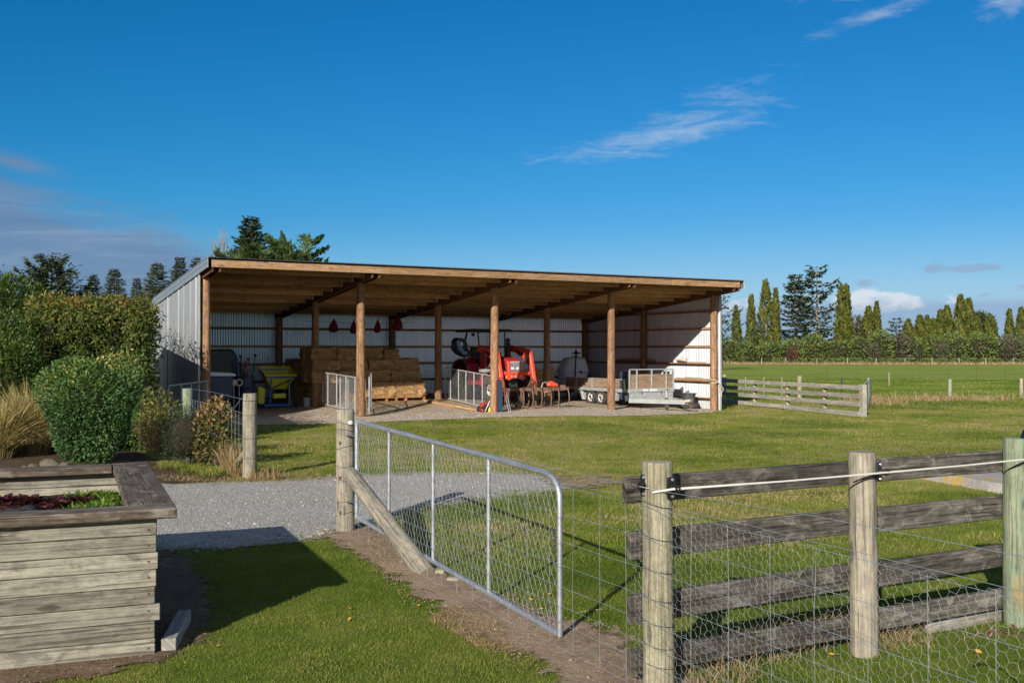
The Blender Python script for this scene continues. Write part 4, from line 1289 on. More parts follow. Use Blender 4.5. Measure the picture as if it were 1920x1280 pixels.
# timber offcut on the ground beside it
o0, o1 = gp(316, 1222), gp(346, 1166)
tag(MB().bar(o0 + Zd * .045, o1 + Zd * .05, 0.095, 0.085).build("timber_offcut", M['offcut'], None, .004), "short pale squared timber offcut lying on soil beside the planter", "timber")
tag(MB().bar(gp(1738, 1186) + Zd * .03, gp(1890, 1158) + Zd * .04, 0.05, 0.085).build("loose_board", M['yard'], None, .004), "pale grey board lying on edge at the foot of the rail fence", "board")
# lichen-covered slab beyond the fence
sl = [gp(1700, 893), gp(1760, 904), gp(1850, 921), gp(2000, 945), gp(2100, 915), gp(2000, 890), gp(1880, 878), gp(1760, 884)]
mb = MB(); k = len(sl)
top = [p + Zd * .13 for p in sl]; cen = sum(top, Vector()) / k + Zd * .03
vv = [p - Zd * .05 for p in sl] + [p * 1 + (cen - p) * .06 for p in top] + [cen]
fs = []; us = []
for i in range(k):
    j = (i + 1) % k
    fs.append((i, j, k + j, k + i)); us.append([(0, 0), (1, 0), (1, .1), (0, .1)])
    fs.append((k + i, k + j, 2 * k)); us.append([(0, 0), (1, 0), (.5, 1)])
mb._add(vv, fs, us, False)
tag(mb.build("concrete_slab", M['slab'], None, .02, segs=2), "broken grey slab with orange lichen lying in grass behind the rail fence", "slab")

# ------------------------------------------------------------------ left fence by the drive
S1 = on(gp(468, 897)); 
leftf = thing("wire_netting_fence", "wire netting fence with grey strainer post between the drive and the shed", "fence", S1)
fence_post(0.106, 1.30, S1, 31, (0.002, 0), seg=24).build("strainer_post", M['post_grey'], leftf)
S2 = on(at(352, 690, 20.5)); 
tag(fence_post(0.105, 2.0 - (730 - 655) * 20.5 / F, S2, 32).build("post", M['post_green'], leftf), "pale green post among the bushes")
l0 = S1 + Vector((-.10, .02, .36)); ld = (S2 - S1).normalized()
l1 = S1 + ld * 1.15 + Zd * (.02)
MB().ring_tube([l0 + Vector((.03, 0, .03)), l0 * .5 + l1 * .5, l1], [.055, .066, .07], 14).build("stay", M['post'], leftf)
LL = (S2 - S1).length
def lpt(s_, z): 
    p = S1 + ld * s_; p = p + Vector((-.11, -.02, 0)) * 0
    return np.array([p.x, p.y, float(gz(p.x, p.y)) + z])
segs = []
for z in (1.20, 0.98, .80, .62, .46, .32, .20, .10):
    segs.append(polyline([lpt(LL * i / 8, z - .02 * sin(pi * i / 8)) for i in range(9)]))
wires_each("fence_wire", M['wire'], segs, 0.0028, leftf)
segs = []
for i in range(int(LL / .28)):
    s_ = .2 + i * .28
    segs.append(polyline([lpt(s_ + rw.uniform(-.02, .02), z) for z in (.98, .62, .32, .10)]))
wires_each("vertical_stay_wire", M['wire'], segs, 0.0028, leftf)
for z in (1.20, 0.98, .62, .32):
    pts = [S1 + Vector((cos(t) * .112, sin(t) * .112, z)) for t in np.linspace(0, 2 * pi, 13)[:-1]]
    MB().ring_tube(pts, .0025, 4, closed=True).build("tie_wire", M['darksteel'], leftf)

def panel_gate(name, label, A, B, h, z0, ups, group=None, r=0.022, mesh=True, cell=0.07, wr=.0022, mat='galv_white'):
    """pipe-framed mesh gate between ground points A and B"""
    A, B = Vector(A), Vector(B)
    t = thing(name, label, "gate", A, 0, group)
    d = B - A
    P = lambda k, z: A + d * k + Zd * z
    pts = [P(0, z0 + h), P(1, z0 + h), P(1, z0), P(0, z0)]
    c = [P(0, z0 + h - .06), P(0, z0 + h - .02), P(.02, z0 + h), P(.98, z0 + h), P(1, z0 + h - .02), P(1, z0 + h - .06), P(1, z0 + .04), P(.99, z0), P(.01, z0), P(0, z0 + .04)]
    MB().ring_tube(c, r, 8, closed=True).build("gate_frame", M[mat], t)
    for k in ups:
        MB().cyl(P(k, z0), P(k, z0 + h), r * .85, None, 8).build("upright", M[mat], t)
    if mesh:
        L = d.length; n = int(L / cell * 2); m = int(h / (cell * .5))
        sg = []
        for i in range(n):
            for j in range(m):
                a, b_ = (i, j), (i + 1, j + 1)
                if (i + j) % 2: a, b_ = (i + 1, j), (i, j + 1)
                sg.append([list(P(a[0] / n, z0 + h * a[1] / m)), list(P(b_[0] / n, z0 + h * b_[1] / m))])
        wires("mesh", M[mat], np.array(sg), wr, t)
    return t
# small gate beside the left corner of the shed
panel_gate("mesh_gate", "small galvanised mesh gate beside the left corner of the shed", on(at(316, 700, 23.6)), on(at(388, 700, 27.0)), 1.05, .10, (.30, .55, .78), None, .022, True, .11, .0020)
# ------------------------------------------------------------------ vegetation
def G(seed): return np.random.default_rng(seed)
def unit(g, n):
    v = g.normal(0, 1, (n, 3)); return norm(v)

def lumps(dirs, g, k=14, amp=0.22, sharp=5.0):
    """uneven outline: radius factor from random bumps on the sphere"""
    c = unit(g, k); a = g.uniform(-1, 1, k) * amp
    d = dirs @ c.T
    return 1 + (np.exp((d - 1) * sharp) * a).sum(1)

def core_blob(name, parent, c, rx, ry, rz, mat, seed, k=0.72, profile=None):
    g = G(seed); n = 14; m = 10
    th = np.linspace(0, 2 * pi, n, endpoint=False); ph = np.linspace(-pi / 2, pi / 2, m)
    T, Pp = np.meshgrid(th, ph)
    d = np.stack([np.cos(Pp) * np.cos(T), np.cos(Pp) * np.sin(T), np.sin(Pp)], -1).reshape(-1, 3)
    f = lumps(d, g)[:, None] * k
    v = np.array(c) + d * f * np.array([rx, ry, rz])
    q = []
    for i in range(m - 1):
        for j in range(n):
            q += [i * n + j, i * n + (j + 1) % n, (i + 1) * n + (j + 1) % n, (i + 1) * n + j]
    return np_mesh(name, v, np.array(q), np.full((m - 1) * n, 4), mat, parent, None, True)

def shell_leaves(g, n, c, R, lump_amp=0.2, depth=0.35, k=16, up=0.3, sharp=5.0, zmin=-1.0):
    d = unit(g, int(n * 1.3)); d = d[d[:, 2] > zmin][:n]; n = len(d)
    f = lumps(d, g, k, lump_amp, sharp)
    t = 1 - depth * g.uniform(0, 1, n) ** 1.6
    t = t + (g.uniform(0, 1, n) < .045) * g.uniform(0, .13, n)      # stray shoots
    pos = np.array(c) + d * (f * t)[:, None] * np.array(R)
    ax = norm(d + g.normal(0, .55, (n, 3)) + np.array([0, 0, up]))
    nr = norm(d + g.normal(0, .5, (n, 3)))
    return pos, ax, nr

def clump_rnd(pos, g, scale=1.0, w=0.45):
    a = vnoise(pos[:, 0] + pos[:, 2] * .7, pos[:, 1] + pos[:, 2] * 1.3, 1 / scale)
    return np.clip(a * w + g.uniform(0, 1, len(pos)) * (1 - w) + .0, 0, 1)

# --- clipped hedge beside the shed
HF = 20.0
A1, A2 = at(281, 600, HF), at(52, 600, HF)
hx0, hx1 = A2.x, A1.x
hedge = thing("clipped_hedge", "tall square clipped hedge standing left of the shed", "hedge", ((hx0 + hx1) / 2, HF, 0))
HB = 31.0
def hedge_pts(g, n, face):
    s, t = g.uniform(0, 1, n), g.uniform(0, 1, n)
    kx = HB / HF * 1.0
    top = 2.96
    if face == 'front':
        x = hx0 + (hx1 - hx0) * s; y = np.full(n, HF); z = top * t; nn = np.tile([0, -1.0, .1], (n, 1))
        # chamfered corners of the clipped box
        y = y + 0.35 * np.clip((z - (top - .25)) / .25, 0, 1) ** 2 + 0.3 * np.clip((x - (hx1 - .25)) / .25, 0, 1) ** 2
    elif face == 'top':
        y = HF + (HB - HF) * t; k = y / HF; x = (hx0 + (hx1 - hx0) * s) * k; z = np.full(n, top) - .05 * np.abs(s - .5); nn = np.tile([0, -.2, 1.0], (n, 1))
    elif face == 'right':
        y = HF + (HB - HF) * s; x = hx1 * y / HF; z = top * t; nn = np.tile([.95, .33, .1], (n, 1))
    else:
        y = HF + (HB - HF) * s; x = hx0 * y / HF; z = top * t; nn = np.tile([-1.0, -.2, .1], (n, 1))
    bump = (vnoise(x * 1.0 + z * .6, y + z, 2.2) - .5) * .34 + (vnoise(x + z * .3, y - z * .9, 6.5) - .5) * .30
    dep = g.uniform(0, 1, n) ** 1.3 * .42
    pos = np.stack([x, y, z], 1) + nn * (bump - dep)[:, None]
    return pos, nn
g = G(101); P_, N_ = [], []
for face, n in (('front', 12500), ('top', 5200), ('right', 6500), ('left', 3500)):
    p, nn = hedge_pts(g, n, face); P_.append(p); N_.append(nn)
# longer untrimmed shoots along the top edge
n = 900; s = g.uniform(0, 1, n)
p = np.stack([hx0 + (hx1 - hx0) * s, HF + g.uniform(.05, 1.6, n), 2.95 + g.uniform(0, .13, n) * (vnoise(s * 30, s * 0, 1) + .3)], 1); p[:, 0] *= p[:, 1] / HF
P_.append(p); N_.append(np.tile([0, -.2, 1.0], (n, 1)))
pos = np.concatenate(P_); nn = np.concatenate(N_); n = len(pos)
ax = norm(nn * .7 + g.normal(0, .5, (n, 3)) + np.array([0, 0, -.45])); nr = norm(nn + g.normal(0, .55, (n, 3)) + np.array([0, 0, .4]))
rn_ = clump_rnd(pos, g, .28, .55) * .92 - .04
young = np.clip((pos[:, 2] - 2.2) / .8, 0, 1) * g.uniform(0, 1, n) ** .7 * .42         # reddish-gold new shoots near the clipped top
leaves("foliage", M['hedge'], pos, ax, nr, g.uniform(.07, .15, n), g.uniform(.028, .05, n), np.clip(rn_ + young, 0, 1), hedge, .3)
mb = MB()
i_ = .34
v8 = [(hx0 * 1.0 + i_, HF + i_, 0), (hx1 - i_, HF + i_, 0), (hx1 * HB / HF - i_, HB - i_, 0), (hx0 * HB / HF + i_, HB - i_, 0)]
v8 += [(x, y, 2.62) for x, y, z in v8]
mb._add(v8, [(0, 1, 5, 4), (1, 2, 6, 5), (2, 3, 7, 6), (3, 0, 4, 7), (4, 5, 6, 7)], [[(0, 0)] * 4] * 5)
mb.build("dark_core", M['shade_core'], hedge)  # solid dark core standing for the shaded twiggy inside of the hedge

def bush(name, label, cat, c, R, n, L, W, mat, seed, group=None, depth=.4, lump=.25, k=18, core=True, zmin=-.75, tone_up=0.0, up=.3, sharp=6.0, corek=.62, taper=0.0):
    g = G(seed)
    base = (c[0], c[1], float(gz(c[0], c[1])))
    t = thing(name, label, cat, base, 0, group)
    pos, ax, nr = shell_leaves(g, n, c, R, lump, depth, k, up, sharp, zmin)
    if taper:
        dv_ = (pos - np.array(c)) / np.array(R); ln_ = np.linalg.norm(dv_, axis=1, keepdims=True); dn_ = dv_ / ln_
        k4 = 1 / (np.abs(dn_) ** 3).sum(1, keepdims=True) ** (1 / 3); pos = np.array(c) + dv_ * np.minimum(k4, 1.18) * np.array(R) * .95
        hz = np.clip((pos[:, 2] - c[2]) / R[2], -1, 1); kk = 1 - taper * np.clip(-(hz - .25) / 1.25, 0, 1) ** 1.3
        pos[:, 0] = c[0] + (pos[:, 0] - c[0]) * kk; pos[:, 1] = c[1] + (pos[:, 1] - c[1]) * kk
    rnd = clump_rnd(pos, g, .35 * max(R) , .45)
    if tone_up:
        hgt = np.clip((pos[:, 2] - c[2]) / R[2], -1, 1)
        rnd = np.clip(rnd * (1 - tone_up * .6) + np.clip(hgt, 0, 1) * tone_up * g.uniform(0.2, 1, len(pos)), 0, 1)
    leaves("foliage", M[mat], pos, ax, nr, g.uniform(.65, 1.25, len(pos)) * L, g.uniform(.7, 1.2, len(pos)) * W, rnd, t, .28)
    if core: core_blob("dark_core", t, c, R[0], R[1], R[2], M['shade_core'], seed, corek)  # solid core, its dark colour stands for the shade inside
    MB().ring_tube([(base[0], base[1], base[2] - .15), (base[0] + .03, base[1], base[2] + (c[2] - base[2]) * .6), (c[0], c[1], c[2])], [.06 * R[0] + .03, .05 * R[0] + .02, .02], 8).build("stem", M['bark'], t)
    return t

def gp_at(px, D): 
    p = at(px, 655, D); return (p.x, p.y)
# round glossy shrub in front of the hedge
sx, sy = gp_at(171, 16.6)
bush("round_shrub", "rounded glossy evergreen shrub with yellow-green top in front of the hedge", "shrub", (sx, sy, .99), (.75, .74, .80), 15500, .058, .037, 'shrub', 201, None, .5, .34, 46, True, -.99, .5, .2, 13.0, .46, .42)  # top leaves yellower: new growth, with some sunlit brightness put into the colour
# loose green bush and tree at the far left
lx, ly = gp_at(10, 19.0)
bush("leafy_bush", "loose mid green bush at the left edge below the tree", "bush", (lx, ly, 1.35), (.85, .75, 1.25), 8500, .09, .036, 'lefttree', 211, None, .5, .35, 24, True, -.95, 0, .3, 6.0, .45)
tx, ty = gp_at(0, 24.5)
bush("broadleaf_tree", "dense green broadleaf tree cut by the left edge of the photo", "tree", (tx, ty, 2.3), (1.12, 1.0, 1.55), 13000, .11, .046, 'lefttree', 221, None, .5, .26, 30, True, -.95, 0, .3, 7.0, .42)
# bushes along the left fence
bx, by = gp_at(352, 17.1)
bush("dark_bush", "dense dusky green bush in front of the netting fence", "bush", (bx, by, .53), (.44, .40, .52), 3400, .055, .012, 'greybush', 231, None, .5, .25, 16, True, -.98, 0, .9)
bx, by = gp_at(404, 17.0)
bush("autumn_bush", "bush with reddish brown autumn leaves beside the grey strainer post", "bush", (bx, by, .62), (.36, .34, .56), 1500, .07, .045, 'autumn', 241, None, .75, .35, 14, False, -.98, .5)
bx, by = gp_at(302, 19.2)
bush("yellowing_plant", "straggly yellowing plant between hedge and dark bush", "plant", (bx, by, .62), (.42, .40, .62), 1500, .08, .03, 'yellowplant', 251, None, .8, .35, 14, False, -.98)
bx, by = gp_at(262, 19.4)
bush("shaded_plant", "dark leafy plant at the foot of the hedge corner", "plant", (bx, by, .6), (.34, .34, .7), 1000, .09, .03, 'shrub', 255, None, .7, .35, 14, False, -.98)

def tussock(label, c, r, h, n, seed, W=.010, mat='tussock', name="tussock_grass", cat="tussock", group=None, spread=1.0):
    g = G(seed)
    th = g.uniform(0, 2 * pi, n); k = np.sqrt(g.uniform(0, 1, n))
    base = np.stack([c[0] + np.cos(th) * r * .22 * k, c[1] + np.sin(th) * r * .22 * k, np.full(n, c[2] - .03)], 1)
    ln = np.abs(g.normal(.0, .55, n)) + .12
    a2 = th + g.normal(0, .5, n)
    lean = np.stack([np.cos(a2) * ln, np.sin(a2) * ln], 1) * spread
    o = blades(name, M[mat], base, h * g.uniform(.6, 1.12, n), W * g.uniform(.6, 1.3, n), lean, g.uniform(0, 1, n), np.zeros(n), None, 5, 1.3)
    return tag(o, label, cat, group)
for i, (px, D, h, n, lab) in enumerate(((62, 18.0, 1.45, 1900, "tall straw-coloured tussock grass leaning beside the round shrub"), (-6, 17.4, 1.25, 1900, "arching greenish tussock grass at the left edge of the photo"))):
    x, y = gp_at(px, D); tussock(lab, (x, y, float(gz(x, y))), 1.1, h, n, 301 + i, .012, spread=.85)
x, y = gp_at(28, 18.4); tussock("pale drooping tussock grass between the two larger tussocks", (x, y, float(gz(x, y))), 1.1, 1.3, 1500, 309, .012, spread=1.1)
# dry stalks and weeds by the left fence
for i, (px, D, h, n, m_) in enumerate(((330, 18.6, .95, 170, 'drygrass'), (376, 18.2, .85, 140, 'drygrass'), (287, 18.9, .9, 120, 'drygrass'), (440, 15.9, .55, 120, 'drygrass'), (428, 16.3, .6, 110, 'drygrass'), (480, 15.3, .28, 90, 'drygrass'), (515, 15.4, .30, 70, 'drygrass'))):
    x, y = gp_at(px, D); tussock("clump of thin dry stalks beside the left netting fence", (x, y, float(gz(x, y))), .5, h, n, 320 + i, .009, m_, "dry_stalks", "dry grass", "clumps of dry stalks by the left fence", .55)
for i, (px, D) in enumerate(((356, 15.9), (393, 15.6), (318, 16.3), (410, 15.9))):
    x, y = gp_at(px, D); tussock("low tuft of bright green grass at the edge of the drive", (x, y, float(gz(x, y))), .6, .20, 240, 340 + i, .010, 'grass', "grass_tuft", "grass", "bright grass tufts at the drive edge", 1.2)
# stones in the garden
def rock(label, c, r, seed, mat='stone', squash=.7, group=None, name="stone"):
    g = G(seed); n = 12; m = 8
    th = np.linspace(0, 2 * pi, n, endpoint=False); ph = np.linspace(-pi / 2, pi / 2, m)
    T, Pp = np.meshgrid(th, ph)
    d = np.stack([np.cos(Pp) * np.cos(T), np.cos(Pp) * np.sin(T), np.sin(Pp)], -1).reshape(-1, 3)
    f = (lumps(d, g, 16, .35, 7.0) * (1 + g.normal(0, .05, len(d))))[:, None]
    v = np.array(c) + d * f * r * np.array([1.15, .9, squash])
    q = []
    for i in range(m - 1):
        for j in range(n): q += [i * n + j, i * n + (j + 1) % n, (i + 1) * n + (j + 1) % n, (i + 1) * n + j]
    return tag(np_mesh(name, v, np.array(q), np.full((m - 1) * n, 4), M[mat], None, None, True), label, "stone", group)
for i, (px, py, r) in enumerate(((64, 848, .11), (96, 852, .15), (121, 857, .11), (48, 862, .08), (140, 866, .07))):
    D = 15.6
    x, y = gp_at(px, D); rock("mossy brown garden stone below the round shrub", (x, y, float(gz(x, y)) + r * .45), r, 400 + i, 'stone', .85, "garden stones below the shrub")
for i, (px, py, r, lab) in enumerate(((613, 994, .035, "small white pebble by the strainer post"), (603, 1002, .045, "flat pale stone left of the strainer post"), (582, 1008, .035, "flat stone on the drive edge"), (850, 1090, .055, "rounded stone beside the gate stay block"), (752, 1056, .03, "stone half buried beside the slanting stay"))):
    p = gp(px, py); rock(lab, (p.x, p.y, p.z + r * .3), r, 420 + i, 'pebble', .55)

# --- conifers
def conifer(name, label, c, h, w, mat, seed, group=None, whorl=.55, L=.3, W=.12, dens=9, droop=.25, bare=.06, irregular=.25, trunk_mat='bark', gap=0.0, per=7, power=1.0, tipup=.3, trunk_r=None):
    g = G(seed)
    t = thing(name, label, "tree", c, 0, group)
    c = np.array(c, float)
    r0 = trunk_r or (h * .012 + .04)
    MB().ring_tube([c + np.array([0, 0, -.3]), c + np.array([0, 0, h * .5]), c + np.array([0, 0, h])], [r0 * 1.3, r0 * .7, .015], 8).build("trunk", M[trunk_mat], t)
    P_, A_, N_, R_ = [], [], [], []
    brs = []
    z = h * bare
    while z < h * .985:
        f = (1 - (z / h - bare) / (1 - bare)) ** power
        nb = per if f > .25 else max(3, per - 2)
        a0 = g.uniform(0, 2 * pi)
        for b in range(nb):
            if g.uniform() < gap: continue
            az = a0 + 2 * pi * b / nb + g.normal(0, .25)
            bl = w / 2 * (f + .06) * g.uniform(1 - irregular * 1.6, 1 + irregular)
            if bl < .1: bl = .1
            d = np.array([cos(az), sin(az), 0])
            m = max(4, int(bl / L * dens))
            s = g.uniform(.12, 1, m) ** .8
            sz = z + g.uniform(-.1, .1) * whorl
            drop = -droop * bl * s + tipup * bl * s ** 2.4 + .1 * bl * s
            pp = c + d * (bl * s)[:, None] + np.stack([np.zeros(m), np.zeros(m), sz + drop], 1)
            side = np.array([-d[1], d[0], 0])
            sd_ = g.normal(0, 1, m)
            pp = pp + side * (sd_ * .16 * bl * (1 - s * .55))[:, None] + g.normal(0, .03, (m, 3)) * L * 3
            ax = norm(d * .8 + side * (sd_ * .8)[:, None] + np.stack([np.zeros(m), np.zeros(m), g.normal(0.05, .3, m)], 1))
            nr = norm(np.array([0, 0, 1.0]) + g.normal(0, .45, (m, 3)))
            tone = g.uniform(0, 1)
            P_.append(pp); A_.append(ax); N_.append(nr); R_.append(np.clip(g.uniform(0, 1, m) * .6 + tone * .4, 0, 1))
            brs.append((c + np.array([0, 0, sz]), c + d * bl * .85 + np.array([0, 0, sz - droop * bl * .85 + tipup * bl * .7 + .08 * bl])))
        z += whorl * g.uniform(.75, 1.25) * (0.5 + .5 * f)
    pos = np.concatenate(P_); n = len(pos)
    leaves("crown", M[mat], pos, np.concatenate(A_), np.concatenate(N_), L * g.uniform(.6, 1.3, n), W * g.uniform(.7, 1.3, n), np.concatenate(R_), t, .2)
    wires("limbs", M[trunk_mat], np.array([[list(a), list(b)] for a, b in brs]), r0 * .16, t)
    return t
def base_at(px, D):
    x, y = gp_at(px, D); return (x, y, float(gz(x, y)))
def ztop(py, D): return 2 + (655 - py) * D / F
for i, (px, py, wd, D, lab) in enumerate(((174, 512, 2.6, 58, "slender young spruce showing above the hedge, leftmost of its row"), (214, 503, 3.1, 57, "bushy young spruce above the middle of the hedge"), (256, 519, 2.2, 62, "thin pale spruce between the two taller ones"),
        (294, 489, 3.9, 56, "broad young spruce rising left of the shed roof edge"), (337, 480, 3.6, 60, "young spruce half hidden behind the sloping roof edge"), (368, 478, 3.0, 64, "spruce top just showing over the front roof corner"))):
    b = base_at(px, D); conifer("spruce", lab, b, ztop(py, D) - b[2], wd * 1.5, 'spruce', 500 + i, "young spruces behind the shed", .20, .20, .055, 12, .14 + .06 * (i % 3), .30, .30, 'bark', .06, 8, 1.35, .22)
b = base_at(96, 56)
conifer("pine", "dark straggly pine standing above the left end of the hedge", b, ztop(488, 56) - b[2], 3.9, 'conifer', 520, None, .30, .28, .11, 13, -.25, .25, .55, 'bark', .18, 7, .45, .35)
b = base_at(470, 75)
conifer("sequoia", "tall cone-shaped dark conifer behind the left of the roof", b, ztop(404, 75) - b[2], 5.4, 'conifer', 530, None, .42, .30, .15, 11, .05, .05, .25, 'bark', .05, 9, .62, .2)
# spreading macrocarpa: long limbs fanning up and out, each ending in flat upswept sprays with sky between
def macro(label, c, h, spread, seed, nb=30, squash=1.0):
    g = G(seed); t = thing("macrocarpa", label, "tree", c, 0)
    c = np.array(c, float)
    MB().ring_tube([c + [0, 0, -.3], c + [0.1, 0, h * .3], c + [0, 0, h * .55]], [.42, .34, .24], 10).build("trunk", M['bark_pale'], t)
    P_, A_, N_, R_ = [], [], [], []
    def spray(p0, p1, p2, m, wid, L):
        s = g.uniform(.30, 1.0, m) ** .8
        q = p0 * ((1 - s) ** 2)[:, None] + 2 * p1 * (s * (1 - s))[:, None] + p2 * (s ** 2)[:, None]
        ld = norm((p2 - p1)[None])[0]
        sd = np.cross(ld, [0, 0, 1.0]); sd = sd / max(1e-6, np.linalg.norm(sd)); k = g.normal(0, 1, m)
        prof = np.sin(np.clip((s - .2) / .8, 0, 1) * pi * .86 + .25)
        q = q + sd * (k * wid * prof)[:, None] + np.stack([np.zeros(m), np.zeros(m), g.normal(0, .07, m) - .05 * np.abs(k)], 1)
        ax = norm(ld + sd * (k * .5)[:, None] + g.normal(0, .25, (m, 3)) + [0, 0, .2]); nr = norm(np.array([0, 0, 1.0]) + g.normal(0, .45, (m, 3)))
        tone = g.uniform(0, .4)
        P_.append(q); A_.append(ax); N_.append(nr); R_.append(np.clip(g.uniform(0, .6, m) + tone, 0, 1))
    for i in range(nb):
        az = g.uniform(0, 2 * pi); hh = .50 + .48 * (i / nb) ** .8
        d = np.array([cos(az), sin(az) * .8, 0])
        reach = spread * (1.0 - .62 * ((hh - .5) / .48) ** 1.6) * g.uniform(.7, 1.12)
        p0 = c + [0, 0, h * (hh - .28 * g.uniform(.8, 1.2))]
        p2 = c + d * reach + [0, 0, h * hh]
        p1 = c + d * reach * .62 + [0, 0, h * (hh - .10)]
        MB().ring_tube([p0, p0 * .3 + p1 * .7, p2 * .8 + p1 * .2], [.10, .055, .015], 6).build("limb", M['bark_pale'], t)
        spray(p0 * .5 + p1 * .5, p1, p2, 230, .34, .4)
        for k in range(4):
            f = g.uniform(.35, .9); b0 = p0 * (1 - f) + p2 * f; a2 = az + g.choice([-1, 1]) * g.uniform(.4, 1.0)
            e = b0 + np.array([cos(a2), sin(a2) * .8, g.uniform(.25, .6)]) * g.uniform(.7, 1.3)
            spray(b0, b0 * .5 + e * .5 - [0, 0, .1], e, 120, .22, .36)
    pos = np.concatenate(P_); n = len(pos)
    leaves("crown", M['macro'], pos, np.concatenate(A_), np.concatenate(N_), .27 * g.uniform(.6, 1.3, n), .09 * g.uniform(.7, 1.3, n), np.concatenate(R_), t, .2)
b = base_at(468, 58); macro("low spreading left half of the macrocarpa pair behind the shed roof", b, ztop(456, 58) - b[2], 2.5, 541, 30)
b = base_at(557, 60); macro("spreading macrocarpa with upswept boughs behind the shed roof", b, ztop(432, 60) - b[2], 2.5, 543, 34)
# bare poplars
def bare_tree(label, c, h, seed, w=.5):
    g = G(seed); t = thing("bare_poplar", label, "tree", c, 0, "bare poplars behind the roof corner"); c = np.array(c, float)
    MB().ring_tube([c - [0, 0, .2], c + [0, 0, h * .6], c + [0, 0, h]], [.10, .05, .01], 6).build("trunk", M['bark_pale'], t)
    sg = []
    for i in range(34):
        z = h * g.uniform(.35, .93); az = g.uniform(0, 2 * pi); L = (h - z) * g.uniform(.5, .95) + .3
        a = c + [0, 0, z]; b_ = a + np.array([cos(az) * w * g.uniform(.3, 1), sin(az) * w, L])
        sg.append([list(a), list(a * .55 + b_ * .45 + [cos(az) * .1, 0, 0])]); sg.append([sg[-1][1], list(b_)])
    wires("twigs", M['bark_pale'], np.array(sg), .012, t)
for i, (px, py) in enumerate(((420, 430), (405, 448))):
    b = base_at(px, 80); bare_tree("thin bare poplar standing beside the conifers behind the roof corner", b, ztop(py, 80) - b[2], 560 + i)

# --- shelter belt across the paddock on the right
TB = 160.0
def cypress(label, px, py, wpx, seed, D=TB, n=1500, mat='cypress', bare=.04, group="cypress trees in the shelter belt", taper=.8, name="cypress_tree"):
    g = G(seed); c = np.array(base_at(px, D)); h = ztop(py, D) - c[2]; w = wpx * D / F
    t = thing(name, label, "tree", tuple(c), 0, group)
    MB().ring_tube([c - [0, 0, .3], c + [0, 0, h * .45], c + [0, 0, h * .9]], [.24, .16, .02], 7).build("trunk", M['bark_pale'], t)
    z = g.uniform(0, 1, n) ** 1.15
    prof = np.minimum(1, (z / .06 + .25)) * (1 - z ** 1.8) ** taper
    th = g.uniform(0, 2 * pi, n)
    lump = 1 + .13 * np.sin(th * 3 + z * 17 + seed) * np.sin(z * 23 + th * 2) + .08 * np.sin(th * 5 - z * 40)
    rad = w / 2 * prof * lump * (1 - .28 * g.uniform(0, 1, n) ** 2)
    zz = h * (bare + (1 - bare) * z)
    pos = c + np.stack([np.cos(th) * rad, np.sin(th) * rad, zz], 1)
    d = np.stack([np.cos(th), np.sin(th), np.full(n, .0)], 1)
    ax = norm(d * .45 + np.array([0, 0, 1.0]) + g.normal(0, .25, (n, 3)))
    nr = norm(d + g.normal(0, .4, (n, 3)))
    rnd = np.clip(.3 * np.sin(th * 3 + z * 17 + seed) + .5 + g.normal(0, .22, n), 0, 1)
    leaves("crown", M[mat], pos, ax, nr, .62 * g.uniform(.6, 1.3, n) * (h / 11) ** .4, .26 * g.uniform(.7, 1.3, n), rnd, t, .2)
    # frayed leader
    m = 24
    pos = c + np.stack([g.normal(0, .08, m), g.normal(0, .08, m), h * g.uniform(.9, 1.01, m)], 1)
    leaves("leader", M[mat], pos, norm(g.normal(0, .35, (m, 3)) + [0, 0, 1]), unit(g, m), .6, .16, g.uniform(0, 1, m), t, .2)
    return t
CY = [(1380.5, 577, 20, "small lone cypress nearest the shed"), (1408.5, 556, 18, "narrow column cypress with bare foot, second from the shed"), (1436, 529, 33, "tall broad cypress third from the shed"),
      (1454.5, 544, 17, "slim cypress pressed against the tall broad one"), (1578, 538, 26, "left twin of the cypress pair right of the big conifers"), (1588, 537, 22, "right twin of the cypress pair right of the big conifers"),
      (1584, 582, 34, "squat cypress at the foot of the twin cypresses"), (1629, 578, 34, "rounded cypress beside the forked slim one"), (1644, 569, 17, "slim pointed cypress in the middle of the belt"),
      (1703, 602, 30, "low rounded golden cypress left of the middle clump"), (1725, 594, 30, "blunt golden cypress in the middle clump"), (1739, 595, 24, "blunt twin in the middle clump"), (1750, 601, 22, "small cypress tucked in the middle clump"),
      (1763, 584, 26, "ragged cypress left of the rounded tall one"), (1776, 577, 32, "rounded tall cypress left of the tallest pair"), (1801, 557, 33, "tallest pointed cypress in the right half of the belt"),
      (1816, 563, 34, "pointed cypress right of the tallest one"), (1832, 597, 26, "shoulder cypress leaning on the tallest pair"), (1857, 597, 36, "broad rounded cypress near the right end"), (1893, 584, 20, "slim dark cypress second from the right edge"), (1915, 579, 28, "cypress cut by the right edge of the photo")]
for i, (px, py, wd, lab) in enumerate(CY):
    cypress(lab, px, py, wd, 600 + i, TB + (i % 3) * 1.5 - 1, 1900 if wd > 28 else 1400, bare=.07 if wd < 20 else .02, taper=.8 if wd > 24 else .85)
b = base_at(1492, 166); conifer("conifer_tree", "dark open-branched conifer, left one of the tall pair in the belt", b, ztop(514, 166) - b[2], 6.6, 'conifer', 640, None, .85, .62, .30, 9, .12, .16, .35, 'bark_pale', .10, 7, .62, .25)
b = base_at(1532, 168); conifer("conifer_tree", "tallest ragged conifer in the belt with long side boughs", b, ztop(494, 168) - b[2], 8.4, 'conifer', 641, None, 1.05, .65, .32, 9, .02, .14, .45, 'bark_pale', .18, 7, .55, .35)
